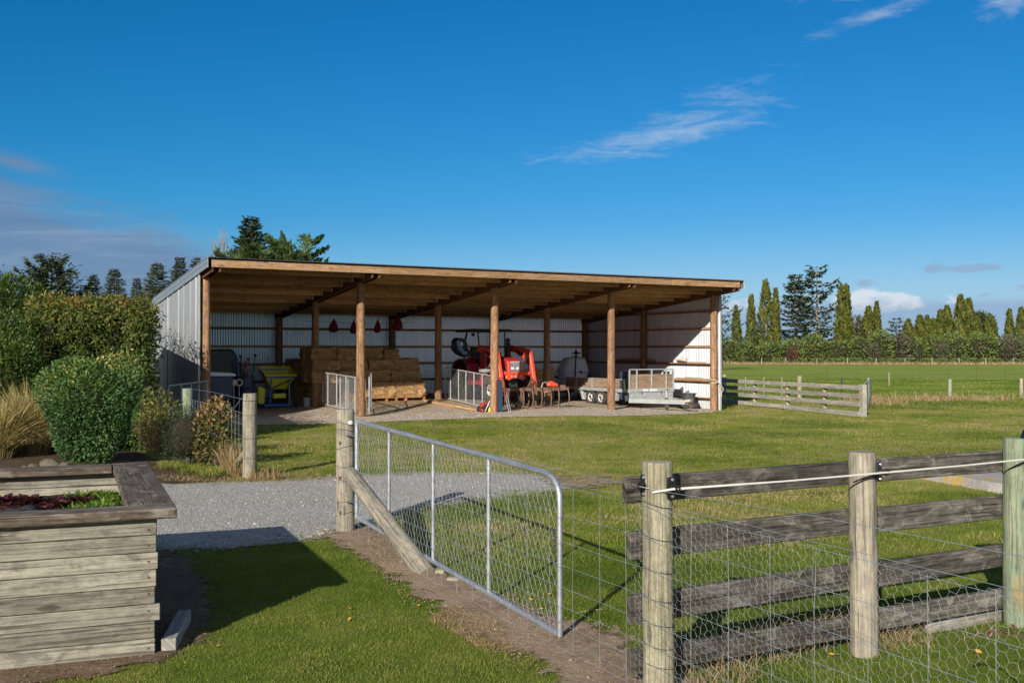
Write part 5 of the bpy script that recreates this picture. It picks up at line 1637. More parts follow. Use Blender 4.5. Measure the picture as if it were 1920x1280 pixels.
b = base_at(1681, 185); conifer("conifer_tree", "small bluish conifer behind the middle of the belt", b, ztop(597, 185) - b[2], 6.5, 'spruce', 642, None, 1.0, .7, .3, 7, .1, .1, .3, 'bark', .1, 7, .7, .3)
b = base_at(1353, 108); conifer("sparse_tree", "sparse dark tree showing past the right end of the shed", b, ztop(556, 108) - b[2], 4.6, 'conifer', 643, None, .9, .42, .16, 6, -.05, .2, .5, 'bark', .3, 6, .35, .3)
b = base_at(1838, 190); bush("round_tree", "round dark tree behind the tallest cypresses", "tree", (b[0], b[1], 6.4), (2.6, 2.5, 2.6), 1500, .65, .34, 'conifer', 650, None, .4, .25)
b = base_at(1616, 190); bush("round_tree", "pale open rounded tree behind the middle of the belt", "tree", (b[0], b[1], 5.4), (2.7, 2.5, 2.9), 1300, .6, .28, 'greyhedge', 651, None, .5, .3)
# shelter hedge: one shrub after another
rr = random.Random(12); px = 1342.0; i = 0
while px < 1945:
    wpx = rr.uniform(34, 62)
    D = 156 + rr.uniform(-.8, .8)
    x, y, z = base_at(px + wpx / 2, D)
    top = ztop(rr.uniform(626, 638) if px > 1465 else rr.uniform(632, 645), D) - z
    mat = 'greyhedge' if px > 1600 and i % 5 == 3 else 'farhedge'
    rx = wpx * D / F * .62
    kind = "grey-green" if mat == 'greyhedge' else "dark green"
    bush("hedge_shrub", f"{kind} shrub in the unbroken hedge below the cypresses", "hedge shrub", (x, y, z + top * .47), (rx, 1.7, top * .56), 1700, .42, .20, mat, 700 + i, f"{kind} shrubs of the shelter hedge", .4, .22, 20, True, -.99, 0, .3, 5.0, .72)
    px += wpx * .92; i += 1
x, y, z = base_at(1486, 154.2); bush("dead_shrub", "reddish brown dead shrub at the hedge foot below the big conifers", "shrub", (x, y, z + 1.3), (1.0, .8, 1.5), 500, .34, .12, 'brownhedge', 760, None, .7, .3, 12, False)
for i, (px, lab) in enumerate(((1638, "grey leafless shrub below the slim pointed cypress"), (1768, "grey leafless shrub below the ragged cypress"))):
    x, y, z = base_at(px, 154.0); bush("grey_shrub", lab, "shrub", (x, y, z + 1.6), (.9, .8, 1.7), 520, .36, .10, 'greyhedge', 770 + i, None, .7, .3, 12, False)
# low shrubs along the hedge foot
for i in range(17):
    px = 1470 + i * 27 + rr.uniform(-8, 8)
    x, y, z = base_at(px, 151.5); bush("low_shrub", "low rounded shrub in dry grass at the foot of the hedge", "shrub", (x, y, z + .35), (.95, .6, .5), 170, .30, .16, 'farhedge', 780 + i, "low shrubs along the hedge foot", .5, .25, 8, False)
# trees far off behind the shed line, left of the belt and along the horizon
far = [(150, 640, 300), (60, 636, 320), (240, 641, 310), (330, 639, 320), (-30, 632, 300)]
for i, (px, py, D) in enumerate(far):
    b = base_at(px, D); bush("distant_tree", "distant dark tree on the horizon behind the left hedge", "tree", (b[0], b[1], ztop(py, D) * .5), (11, 6, ztop(py, D) * .62), 900, 1.3, .7, 'farhedge', 800 + i, "distant trees on the left horizon", .4, .25)
# dry grass along the far fence
g = G(900); n = 5200
x = g.uniform(26, 85, n); y = g.uniform(147.5, 153, n)
base = np.stack([x, y, gz(x, y)], 1)
tag(blades("dry_grass_strip", M['drygrass'], base, g.uniform(.15, .55, n), g.uniform(.05, .12, n), g.normal(0, .35, (n, 2)), g.uniform(0, 1, n), np.zeros(n), None, 2, .6), "strip of tall dry grass along the foot of the far hedge", "dry grass", None, "stuff")
# fence posts in front of the far hedge
fps = [1428, 1473, 1532, 1589, 1643, 1697, 1748, 1798, 1848, 1900]
ff = thing("far_fence", "low post and wire fence in front of the far hedge", "fence", base_at(1643, 149))
for i, px in enumerate(fps):
    b = Vector(base_at(px, 149)); fence_post(.075, .92, b, 910 + i, (rr.uniform(-.04, .04), 0), .2, .95, 8).build("post", M['post'], ff)
wires_each("fence_wire", M['wire'], [polyline([Vector(base_at(px, 149)) + Zd * z for px in [1345] + fps + [1960]]) for z in (.85, .55, .3)], .004, ff)
# mid-distance fence with thick posts and dead grass
mf = thing("paddock_fence", "post and wire fence across the mid paddock behind the timber yard", "fence", base_at(1781, 44.6))
for i, (px, py, D, m_) in enumerate(((1629.5, 709, 41.0, 'post_green'), (1781, 711, 46.5, 'post_green'), (1914.5, 710, 46.0, 'post'))):
    b = Vector(base_at(px, D)); fence_post(.085, ztop(py, D) - b.z, b, 930 + i, (0, 0), .2, .96, 12).build("post", M[m_], mf)
pp = [Vector(base_at(px, D)) for px, D in ((1629.5, 41.0), (1781, 46.5), (1914.5, 46.0), (2050, 46))]
wires_each("fence_wire", M['wire'], [polyline([p + Zd * z for p in pp]) for z in (.86, .6, .3)], .0022, mf)
bf = thing("stake_fence", "thin steel stake fence farther out in the paddock", "fence", base_at(1667, 66))
for px in (1365, 1428, 1550, 1607, 1725, 1779, 1831, 1885):
    b = Vector(base_at(px, 72)); MB().bar(b - Zd * .1, b + Zd * 1.05, .035, .02).build("stake", M['rust'], bf)
b = Vector(base_at(1667, 60)); fence_post(.06, ztop(698, 60) - b.z, b, 940, (0, 0), .2, .96, 10).build("post", M['post_grey'], bf)
wires_each("fence_wire", M['wire'], [polyline([Vector(base_at(px, 72)) + Zd * z for px in (1345, 1428, 1550, 1607, 1725, 1779, 1831, 1885, 2000)]) for z in (.95, .6)], .0025, bf)
# long dead grass under the mid fence
g = G(950); n = 5200
s = g.uniform(0, 1, n); x = np.where(s < .12, g.uniform(13.2, 15.5, n), g.uniform(15.2, 28, n)); y = np.where(s < .12, g.uniform(39.5, 41.5, n), 43.6 + g.normal(0, .75, n))
keep = (vnoise(x, y, .9) * .7 + vnoise(x, y, 3.0) * .3) > .47
x, y = x[keep], y[keep]; n = len(x)
tag(blades("dry_grass_strip", M['drygrass'], np.stack([x, y, gz(x, y)], 1), g.uniform(.12, .45, n), g.uniform(.012, .03, n), g.normal(0, .4, (n, 2)), g.uniform(0, 1, n), np.zeros(n), None, 2, .6), "long pale dead grass under the mid paddock fence", "dry grass", None, "stuff")
# timber yard rails right of the shed
ya, yb = Vector(base_at(1356, 41.6)), Vector(base_at(1618, 32.9))
yd = (yb - ya); YL = yd.length; yd.normalize(); yn = Vector((yd.y, -yd.x, 0))
yard = thing("yard_fence", "pale weathered four-rail timber yard fence right of the shed", "fence", ya)
for i, (t, r) in enumerate(((0, .11), (.27, .08), (.52, .08), (.77, .08), (1.0, .12))):
    p = on(ya + yd * (YL * t)); 
    if i in (0, 4): MB().bar(p - Zd * .2, p + Zd * 1.06, .20, .17, up=yn).build("post", M['yard'], yard, .008)
    else: fence_post(r, .98, p, 960 + i, (0, 0), .2, .97, 12).build("post", M['post_grey'], yard)
for zc, hh in ((.95, .15), (.68, .15), (.40, .15), (.10, .16)):
    for a, b_ in ((0.0, .52), (.522, 1.0)):
        o = yn * -.0
        MB().bar(on(ya + yd * (YL * a)) + yn * .125 + Zd * (zc + rr.uniform(-.015, .015)), on(ya + yd * (YL * b_)) + yn * .135 + Zd * (zc + rr.uniform(-.015, .015)), .045, hh).build("rail", M['yard'], yard, .006)
rear = thing("wire_fence", "grey post and wire fence behind the timber yard", "fence", base_at(1499, 44))
for px, D, m_, r in ((1499, 44.5, 'post_grey', .10), (1358, 47, 'post_grey', .09), (1578, 42.5, 'darksteel', .03)):
    b = Vector(base_at(px, D)); fence_post(r, 1.02, b, 970, (0, 0), .2, .97, 12).build("post", M[m_], rear)
for px in (1398, 1432, 1466):
    b = Vector(base_at(px, 45.7)); MB().cyl(b, b + Zd * .95, .014, None, 6).build("stake", M['galv_dull'], rear)
pp = [Vector(base_at(px, D)) for px, D in ((1358, 47), (1499, 44.5), (1578, 42.5), (1612, 41))]
wires_each("fence_wire", M['darksteel'], [polyline([p + Zd * z for p in pp]) for z in (1.0, .72, .45, .2)], .004, rear)
panel_gate("pipe_gate", "narrow pipe gate seen edge-on at the right end of the timber yard", on(yb + Vector((.16, .35, 0))), on(at(1632, 655, 40.4)), 1.0, .06, (.25, .5, .75), None, .018, False)
# ------------------------------------------------------------------ things kept in the shed
def fl(u, v):
    p = sh(u, v); return float(gz(p.x, p.y)) + 0.014
def S(u, v, z):                 # z above the floor there
    return sh(u, v, z)
def sthing(name, label, cat, u, v, group=None):
    p = sh(u, v); return thing(name, label, cat, (p.x, p.y, fl(u, v)), SHED_ANG, group)

# --- hay bales
import bmesh
def bale_mesh(seed):
    g = G(seed)
    bm = bmesh.new(); bmesh.ops.create_cube(bm, size=1.0)
    bmesh.ops.subdivide_edges(bm, edges=bm.edges[:], cuts=11, use_grid_fill=True)
    me = bpy.data.meshes.new("straw_body")
    uvl = bm.loops.layers.uv.new("UVMap")
    dims = np.array([0.93, 0.46, 0.38])
    for f in bm.faces:
        n = f.normal
        for l in f.loops:
            c = np.array(l.vert.co) * dims
            if abs(n.y) > .5: l[uvl].uv = (c[0], c[2])
            elif abs(n.z) > .5: l[uvl].uv = (c[0], c[1])
            else: l[uvl].uv = (c[1], c[2])
    k = g.uniform(0, 50)
    for v in bm.verts:
        c = np.array(v.co)
        r = np.linalg.norm(np.maximum(np.abs(c) - .40, 0)) 
        sq = 1 - .30 * max(0, r - .06)
        d = (vnoise(c[0] * 6 + k, c[1] * 5 + c[2] * 7 + k, 1.0) - .5) * .085 + (vnoise(c[0] * 19 + k, c[1] * 17 + c[2] * 23 + k, 1.0) - .5) * .04
        dent = -.035 * (np.exp(-((abs(c[0]) - .22) / .04) ** 2))           # pulled in under the strings
        co = c * dims * sq
        nrm_ = norm(np.where(np.abs(c) > .49, np.sign(c), 0)[None])[0]
        co = co + nrm_ * (d + dent * .5)
        v.co = co
    bm.to_mesh(me); bm.free()
    me.polygons.foreach_set("use_smooth", np.ones(len(me.polygons), dtype=bool))
    me.set_sharp_from_angle(angle=radians(62))
    me.materials.append(M['hay'])
    return me
def make_bale(seed):
    t = thing("hay_bale", "hay bale", "hay bale")
    o = bpy.data.objects.new("straw_body", bale_mesh(seed)); COL.objects.link(o); o.parent = t; o.location = (0, 0, .19)
    g = G(seed + 5)
    for x in (-.205, .205):
        MB().ring_tube([(x, -.226, .01), (x, -.226, .372), (x, .226, .372), (x, .226, .01)], .005, 4, closed=True).build("twine", M['twine'], t, world=False)
    n = 1100
    side = g.uniform(0, 1, n)
    fr = side < .6
    x = g.uniform(-.46, .46, n); z = g.uniform(.0, .38, n)
    pos = np.stack([x, np.where(fr, -.225, g.uniform(-.2, .2, n)), np.where(fr, z, .372)], 1)
    out = np.where(fr[:, None], [[0, -1.0, 0]], [[0, 0, 1.0]])
    ax = norm(out * g.uniform(.15, .9, (n, 1)) + g.normal(0, .6, (n, 3)) + np.where(fr[:, None], [[0, 0, .35]], [[.3, 0, 0]]))
    leaves("loose_straw", M['strands'], pos, ax, unit(g, n), g.uniform(.03, .12, n), .008, g.uniform(0, 1, n), t, .1, None).matrix_parent_inverse = Matrix()
    return t
protos = [make_bale(1000 + i * 7) for i in range(3)]
used = [False] * 3
rq = random.Random(44)
def put_bale(u, v, z, label, L=.93, H=.38, Dp=.46, rz=0.0, grp="hay bales of the big stack"):
    i = rq.randrange(3)
    sc = (L / .93, Dp / .46, H / .38)
    p = sh(u + rq.uniform(-.03, .03), v + rq.uniform(-.06, .06), z)
    a = SHED_ANG + rz + rq.uniform(-.07, .07)
    if not used[i]:
        t = protos[i]; used[i] = True
        t.location = p; t.rotation_euler = (0, 0, a); t.scale = sc; t["label"] = label
    else:
        t = dup(protos[i], p, a, label, sc)
    t["group"] = grp
    return t
zb = fl(7.2, 4.0) + .137
lab0 = {0: "left of the two big sunlit hay bales resting on the pallet", 1: "right of the two big sunlit hay bales resting on the pallet"}
BV, BU = -.45, -.22
for i, u in enumerate((6.90, 7.98)):
    put_bale(u + BU, 4.50 + BV, zb, lab0[i], 1.07, .53, .52)
for u in (6.90, 7.95):
    put_bale(u + BU, 5.05 + BV, zb, "hay bale hidden behind the sunlit row of the stack", 1.05, .53, .5, grp="hay bales at the back of the big stack")
levels = [(zb + .53, [(4.98, .9), (5.90, .9), (6.86, .95), (7.92, 1.1)]), (zb + .91, [(5.05, .95), (6.02, .95), (6.98, .92), (7.92, .92)]), (zb + 1.29, [(5.0, .9), (5.93, .92), (6.76, .70), (7.40, .54)])]
lb = ["shaded hay bale in the second tier of the stack", "shaded hay bale in the third tier of the stack", "shaded hay bale in the top tier of the stack"]
for k, (z, row) in enumerate(levels):
    for j, (u, L) in enumerate(row):
        last = j == len(row) - 1
        lab = lb[k] if not last else ["rightmost hay bale of the second tier, overhanging the sunlit row", "rounded hay bale at the right end of the third tier", "small hay bale at the right end of the top tier"][k]
        put_bale(u + BU, 4.66 + BV + .05 * k, z, lab, L, .385 if not (k == 2 and last) else .33, .48)
        put_bale(u - .1 + BU, 5.16 + BV + .05 * k, z, "hay bale in the rear row of the stack", L, .38, .46, grp="hay bales at the back of the big stack")
for j, u in enumerate((4.95, 5.88)):
    put_bale(u, 4.75, .16, "shaded hay bale at floor level behind the mesh gate", .92, .375, .48)
    put_bale(u, 4.75, .535, "shaded hay bale above floor level behind the mesh gate", .92, .375, .48)
for k in range(4):
    for v in (6.65, 7.15):
        put_bale(4.80 + .04 * k, v, .06 + .39 * k, "hay bale in the dark left end of the stack beside the yellow spreader", 1.0 - .06 * (k == 3), .40, .48, grp="hay bales at the dark left end")
# pallet under the sunlit bales
pal = sthing("pallet", "orange-brown wooden pallet under the sunlit hay bales", "pallet", 7.44, 4.5)
zf = fl(7.44, 4.0)
for v in (4.24 + BV, 4.40 + BV, 4.56 + BV, 4.72 + BV):
    MB().bar(S(6.36 + BU, v, zf + .125), S(8.54 + BU, v, zf + .125), .11, .022).build("deck_board", M['pallet'], pal)
for u in (6.42, 7.1, 7.45, 7.8, 8.48):
    MB().bar(S(u + BU, 4.19 + BV, zf + .06), S(u + BU, 4.78 + BV, zf + .06), .06, .10).build("stringer", M['pallet'], pal)
# heavy planks on the ground
p0, p1 = at(800, 751, 34.7), at(852, 757.5, 33.7)
for a, b_, n_ in ((on(at(800, 740, 34.6)), on(at(856, 740, 33.3)), "thick timber plank lying beside the hay pallet"), (on(at(835, 740, 33.9)), on(at(899, 740, 32.3)), "thick timber plank lying in front of the mesh gate")):
    tag(MB().bar(a + Zd * .06, b_ + Zd * .06, .26, .075).build("timber_plank", M['plank'], None, .006), n_, "plank")
# white bucket
p = on(at(576, 740, 33.9)); b = thing("bucket", "white plastic bucket standing left of the pole in the dark bay", "bucket", p)
MB().lathe([(0, .01), (.105, .01), (.108, .0), (.135, .28), (.142, .28), (.142, .30), (.128, .30), (.103, .02), (0, .02)], p, Zd, 20).build("bucket_body", M['white'], b)
MB().ring_tube([p + Vector((.14 * cos(a), -.03 - .1 * sin(a), .27 - .03 * sin(a))) for a in np.linspace(0, pi, 9)], .004, 5).build("handle", M['galv'], b)

# --- mesh gates between the poles
def sgate(label, u0, v0, u1, v1, h, ups, z0=.07):
    return panel_gate("mesh_gate", label, S(u0, v0, fl(u0, v0)), S(u1, v1, fl(u1, v1)), h, z0, ups, "mesh gates inside the shed", .019, True, .10, .0022, "galv_dull")
sgate("pale mesh gate between the first inner pole and the front pole, left of the hay", 4.70, 4.0, 4.68, .38, 1.05, (.14, .38, .62, .84))
sgate("second mesh gate tied behind the left one, nearer the hay", 4.80, 2.6, 4.82, .45, 1.0, (.33, .66))
sgate("mesh gate in front of the tractor between two poles", 9.16, 3.95, 9.14, .40, 1.06, (.12, .30, .46, .63, .80))
sgate("mesh gate swung in edge-on beside the front pole left of the hay", 4.75, -.05, 5.62, 2.0, 1.10, (.33, .66))

# --- tractor (a: forward from the rear axle, b: to its left, z up)
TU, TV = 10.74, 4.25
TZ = fl(TU, TV) - .01
tractor = sthing("tractor", "red open tractor with front loader, canopy and hay-dusty tyres parked in the shed", "tractor", TU, TV)
def T(a, b, z): return S(TU + b, TV - a, TZ + z)
TF = -Vd; TL = Ud
def tyre(name, c, R, w, parent, lugs, rim_r, axis=Ud, mat='rubber', rimmat='rim', seg=30, deep=.035, holes=0, face=-1):
    """tyre with lugs, rim as a sub-part"""
    mb = MB()
    pr = [(rim_r, -w * .42), (rim_r + .02, -w * .48), (R * .86, -w * .5), (R * .965, -w * .40), (R, -w * .15), (R, w * .15), (R * .965, w * .40), (R * .86, w * .5), (rim_r + .02, w * .48), (rim_r, w * .42), (rim_r - .02, w * .3), (rim_r - .02, -w * .3), (rim_r, -w * .42)]
    mb.lathe(pr, c, axis, seg)
    ax = Vector(axis).normalized(); ref = Zd - ax * Zd.dot(ax); ref.normalize(); b2 = ax.cross(ref)
    for i in range(lugs):
        for s_ in (-1, 1):
            a = 2 * pi * (i + (.5 if s_ > 0 else 0)) / lugs
            r0 = ref * cos(a) + b2 * sin(a); t0 = -ref * sin(a) + b2 * cos(a)
            p0 = Vector(c) + r0 * (R * .985) + ax * (s_ * w * .03); p1 = Vector(c) + r0 * (R * .95) + ax * (s_ * w * .47) + t0 * (w * .38)
            mb.bar(p0, p1, deep * 1.4, deep * 1.6, up=r0)
    o = mb.build(name, M[mat], parent)
    f = ax * face
    mb = MB()
    mb.lathe([(0, .0), (rim_r * .28, .0), (rim_r * .30, -.03), (rim_r * .78, -.075), (rim_r * .86, -.02), (rim_r * .99, .01), (rim_r, -w * .2)], Vector(c) + f * w * .30, f, 22)
    r = mb.build("rim", M[rimmat], o)
    for k in range(holes):
        a = 2 * pi * k / holes
        q = Vector(c) + f * (w * .30 - .040) + (ref * cos(a) + b2 * sin(a)) * rim_r * .55
        MB().lathe([(0, .012), (rim_r * .13, .012), (rim_r * .13, -.01)], q, f, 8).build("rim_hole", M['darksteel'], o)
    MB().lathe([(0, .05), (rim_r * .2, .045), (rim_r * .24, 0)], Vector(c) + f * w * .30, f, 12).build("hub", M['darksteel'], o)
    return o
for s_ in (-1, 1):
    tyre("rear_wheel", T(0, .72 * s_, .70), .70, .42, tractor, 15, .36, Ud, 'rubber', 'rim', 32, .045, 0, -1 if s_ < 0 else 1)
    tyre("front_wheel", T(2.02, .66 * s_, .46), .46, .27, tractor, 13, .22, Ud, 'rubber_dusty', 'rim', 26, .035, 0, -1 if s_ < 0 else 1)
MB().cyl(T(0, -.6, .70), T(0, .6, .70), .13, None, 12).build("rear_axle", M['darksteel'], tractor)
MB().bar(T(2.02, -.6, .46), T(2.02, .6, .46), .12, .12).build("front_axle", M['darksteel'], tractor)
MB().prism([(-.35, .50), (-.35, 1.0), (.6, 1.02), (1.2, .98), (2.35, .92), (2.4, .55), (1.2, .48), (.3, .42)], T(0, 0, 0), TF, Zd, .36).build("chassis", M['darksteel'], tractor, .02)
# bonnet
hood = MB().prism([(.95, .98), (1.0, 1.52), (1.5, 1.60), (2.2, 1.55), (2.46, 1.46), (2.50, 1.05), (2.44, .92)], T(0, 0, 0), TF, Zd, .56).build("bonnet", M['red'], tractor, .045, segs=3)
MB().prism([(-.20, 1.0), (-.20, 1.44), (.20, 1.44), (.20, 1.0)], T(2.508, 0, 0), TL, Zd, .012).build("grille", M['galv_dull'], hood)
for i in range(7):
    MB().bar(T(2.516, -.19, 1.06 + .052 * i), T(2.516, .19, 1.06 + .052 * i), .012, .018).build("grille_bar", M['darksteel'], hood)
for s_ in (-1, 1):
    MB().prism([(-.035, 0), (.035, .02), (.035, .42), (-.035, .44)], T(2.515, .235 * s_, 1.0), TL, Zd, .03).build("grille_surround", M['orange'], hood, .008)
    MB().prism([(-.06, -.035), (.06, -.03), (.06, .03), (-.06, .04)], T(2.52, .10 * s_, 1.20), TL, Zd, .02).build("headlight", M['paper'], hood, .006)
    MB().prism([(1.1, 1.05), (1.12, 1.30), (2.3, 1.28), (2.3, 1.1)], T(0, .283 * s_, 0), TF, Zd, .008).build("side_vent", M['darksteel'], hood)
# fenders, platform, seats
for s_ in (-1, 1):
    pr = [(-.62, .95), (-.60, 1.25), (-.40, 1.44), (-.05, 1.52), (.35, 1.50), (.62, 1.34), (.74, .85), (.78, .60), (.70, .60), (.66, .85), (.55, 1.28), (.33, 1.43), (-.05, 1.455), (-.36, 1.375), (-.53, 1.2), (-.56, .95)]
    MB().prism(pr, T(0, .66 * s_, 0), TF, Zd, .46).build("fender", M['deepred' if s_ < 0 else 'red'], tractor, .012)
    MB().bar(T(-.2, .48 * s_, 1.55), T(.45, .48 * s_, 1.55), .05, .05).build("grab_rail", M['red'], tractor, .01)
MB().bar(T(.2, 0, .82), T(1.0, 0, .82), 1.0, .05).build("platform", M['darksteel'], tractor)
seat = MB().prism([(-.02, 1.18), (.50, 1.22), (.54, 1.34), (.12, 1.34), (.02, 1.46), (-.06, 1.92), (-.20, 1.93), (-.16, 1.40)], T(0, -.12, 0), TF, Zd, .50).build("driver_seat", M['black'], tractor, .05, segs=3)
# child seat strapped over the right fender
cs_p = [(850, 655), (850.5, 639), (855, 633), (864, 634), (871, 640), (873.5, 654), (880, 659), (880, 667), (869, 669), (858, 664)]
co = T(-.05, 0, 0)
def upz(px, py, v):
    u = ush(px, v); y = sh(u, v).y
    return u, at(px, py, y).z
v_ = TV + .10
pts = [upz(a, b_, v_) for a, b_ in cs_p]
ch = MB().prism([(u - TU, z) for u, z in pts], sh(TU, v_, 0), Ud, Zd, .42).build("child_seat", M['black'], tractor, .03, segs=2)
pad = [(856, 640), (861, 637), (864, 646), (870, 657), (877, 661), (876, 665), (868, 665), (860, 655)]
pts = [upz(a, b_, v_ - .22) for a, b_ in pad]
MB().prism([(u - TU, z) for u, z in pts], sh(TU, v_ - .215, 0), Ud, Zd, .05).build("seat_pad", M['seatblue'], ch, .01)
pts = [upz(a, b_, v_ - .25) for a, b_ in [(863.5, 641), (868, 642), (868.5, 648), (864.5, 647)]]
MB().prism([(u - TU, z) for u, z in pts], sh(TU, v_ - .245, 0), Ud, Zd, .012).build("label_patch", M['paper'], ch)
# steering column and wheel
MB().cyl(T(.98, -.02, 1.35), T(.74, -.02, 1.72), .04, None, 8).build("steering_column", M['black'], tractor)
sc_ = T(.72, -.02, 1.74); e1 = TL; e2 = (TF * .55 + Zd * .83).normalized()
MB().ring_tube([sc_ + (e1 * cos(a) + e2 * sin(a)) * .20 for a in np.linspace(0, 2 * pi, 21)[:-1]], .014, 6, closed=True).build("steering_wheel", M['black'], tractor)
MB().bar(T(.98, -.27, 1.60), T(.98, .27, 1.60), .16, .30).build("dashboard", M['deepred'], tractor, .04)
# roll frame and canopy
for s_ in (-1, 1):
    MB().ring_tube([T(-.30, .50 * s_, .95), T(-.34, .52 * s_, 1.6), T(-.26, .54 * s_, 2.1), T(-.05, .55 * s_, 2.46)], .035, 8).build("roll_bar", M['black'], tractor)
    MB().cyl(T(.92, .48 * s_, .95), T(.80, .54 * s_, 2.46), .026, None, 8).build("canopy_post", M['black'], tractor)
can = MB().prism([(-.72, 2.47), (-.70, 2.50), (-.62, 2.545), (.95, 2.565), (1.05, 2.53), (1.07, 2.48)], T(0, 0, 0), TF, Zd, 1.42).build("canopy", M['darksteel'], tractor, .02)
MB().bar(T(-.62, 0, 2.556), T(.98, 0, 2.572), 1.34, .03).build("canopy_top", M['galv_dull'], can, .01)
MB().lathe([(0, .05), (.06, .045), (.07, 0), (.05, -.04), (0, -.05)], T(.05, -.36, 2.38), TF, 12).build("work_light", M['black'], tractor)
MB().ring_tube([T(1.35, .34, 1.4), T(1.35, .36, 1.85), T(1.35, .36, 2.25)], [.04, .06, .06], 10).build("exhaust", M['black'], tractor)
for i, z in enumerate((1.88, 2.0, 2.12)):
    MB().lathe([(.062, 0), (.095, .02), (.095, .07), (.062, .09)], T(1.35, .36, z), Zd, 12).build("exhaust_guard", M['black'], tractor)
# loader (reach shortened so the arms end just ahead of the bonnet)
def LX(a): return 1 + (a - 1) * .80 if a > 1 else a
def TX(a, b, z): return T(LX(a), b, z)
def PX(p): return [(LX(x), z) for x, z in p]
for s_ in (-1, 1):
    o = T(0, .64 * s_, 0)
    arm = MB().prism(PX([(1.02, 1.78), (1.0, 1.93), (1.08, 2.0), (2.50, 1.86), (2.72, 1.85), (2.86, 1.72), (3.28, .62), (3.26, .52), (3.14, .50), (2.84, 1.10), (2.60, 1.40), (2.40, 1.50), (1.55, 1.74)]), o, TF, Zd, .13).build("loader_arm", M['orange'], tractor, .018)
    MB().prism(PX([(1.55, 1.84), (2.15, 1.76), (2.35, 1.66), (2.2, 1.62), (1.6, 1.79)]), o + TL * .0, TF, Zd, .136).build("arm_slot", M['darksteel'], arm)
    for a, z in ((2.62, 1.66), (2.78, 1.42), (1.12, 1.90), (3.18, .66)):
        MB().cyl(TX(a, .64 * s_ - .085, z), TX(a, .64 * s_ + .085, z), .035, None, 10).build("pivot_pin", M['darksteel'], arm)
    MB().prism([(.92, .55), (.96, 1.96), (1.14, 1.98), (1.32, 1.45), (1.45, .60)], T(0, .50 * s_, 0), TF, Zd, .09).build("loader_mast", M['deepred'], tractor, .012)
    MB().cyl(TX(1.30, .56 * s_, .85), TX(1.95, .60 * s_, 1.28), .045, None, 10).build("lift_cylinder", M['darksteel'], tractor)
    MB().cyl(TX(1.95, .60 * s_, 1.28), TX(2.45, .62 * s_, 1.58), .025, None, 8).build("lift_ram", M['galv'], tractor)
    MB().cyl(TX(2.70, .60 * s_, 1.55), TX(3.05, .58 * s_, .98), .042, None, 10).build("tilt_cylinder", M['deepred'], tractor)
    MB().bar(TX(3.12, .64 * s_, .55), TX(3.22, .60 * s_, .30), .09, .16, up=TF).build("pin_bracket", M['orange'], tractor, .01)
MB().cyl(TX(2.90, -.6, 1.02), TX(2.90, .6, 1.02), .07, None, 14).build("cross_tube", M['orange'], tractor)
qh = MB().prism([(-.38, .02), (-.34, .13), (-.16, .18), (-.02, .10), (.14, .18), (.34, .13), (.40, .02), (.28, -.05), (.10, .02), (-.10, .02), (-.26, -.05)], TX(2.98, -.05, .84), TL, Zd, .10).build("quick_hitch", M['orange'], tractor, .015)
for b_ in (-.2, -.05, .14):
    MB().lathe([(0, .03), (.035, .03), (.045, 0)], TX(3.03, b_, .93), TF, 8).build("coupler_nut", M['galv_dull'], qh)
for i, (b0_, b1_, zt) in enumerate(((-.52, .30, 1.18), (-.48, .10, 1.05), (.50, -.1, 1.22), (.46, .18, 1.35), (-.55, -.30, 1.40), (.54, .30, 1.48))):
    MB().ring_tube([TX(2.75, b0_, zt + .2), TX(2.72, b0_ * .8 + b1_ * .2, zt), TX(2.78, (b0_ + b1_) / 2, zt - .22), TX(2.92, b1_, .98), TX(3.02, b1_, .90)], .012, 6).build("hydraulic_hose", M['galv_dull' if i % 2 else 'black'], tractor)
MB().lathe([(0, .0), (.12, .0), (.16, .05), (.24, .07), (.26, .12), (.20, .16), (.1, .17), (0, .16)], T(1.55, -.62, 1.00), Zd, 14).build("coiled_hose", M['galv_dull'], tractor)

# --- tined cultivator in front of the tractor
CZ = fl(11.1, .8)
cult = sthing("cultivator", "rusty tined cultivator with curved tines standing in front of the red tractor", "cultivator", 11.1, .9)
for v, u0, u1, z in ((.60, 10.28, 12.16, .66), (1.25, 9.75, 11.7, .64)):
    MB().bar(S(u0, v, CZ + z), S(u1, v, CZ + z), .085, .085).build("tool_bar", M['rust_pale'], cult, .006)
    MB().bar(S(u0 + .25, v - .02, CZ + z - .055), S(u1 - .2, v - .02, CZ + z - .055), .05, .02).build("angle_iron", M['rust'], cult)
for u in (10.75, 11.6):
    MB().bar(S(u, .55, CZ + .66), S(u, 1.35, CZ + .64), .07, .07).build("frame_beam", M['rust'], cult)
rt = random.Random(9)
for v, us, z in ((.55, (10.34, 10.70, 11.05, 11.38, 11.72, 12.10), .66), (1.22, (9.82, 10.06, 10.50, 10.92, 11.25, 11.55), .64)):
    for u in us:
        k = rt.uniform(-.04, .04); pts = []
        for i in range(9):
            t = i / 8
            pts.append(S(u + k * t, v - .16 * sin(t * 2.6) + .10 * t, CZ + z + .03 - (z - .015 + .02) * t))
        tn = MB().ring_tube(pts, [.021, .021, .021, .020, .020, .019, .018, .017, .010], 6).build("tine", M['rust_pale'], cult)
        MB().box(S(u, v + .02, CZ + z + .035), (.09, .13, .05), SHED_ANG).build("clamp", M['rust'], tn, .004)
        if v > 1: MB().prism([(-.05, 0), (.05, 0), (.012, -.13), (-.012, -.13)], S(u + k, v + .07, CZ + .15), Ud, Zd, .02).build("point", M['rust'], tn)
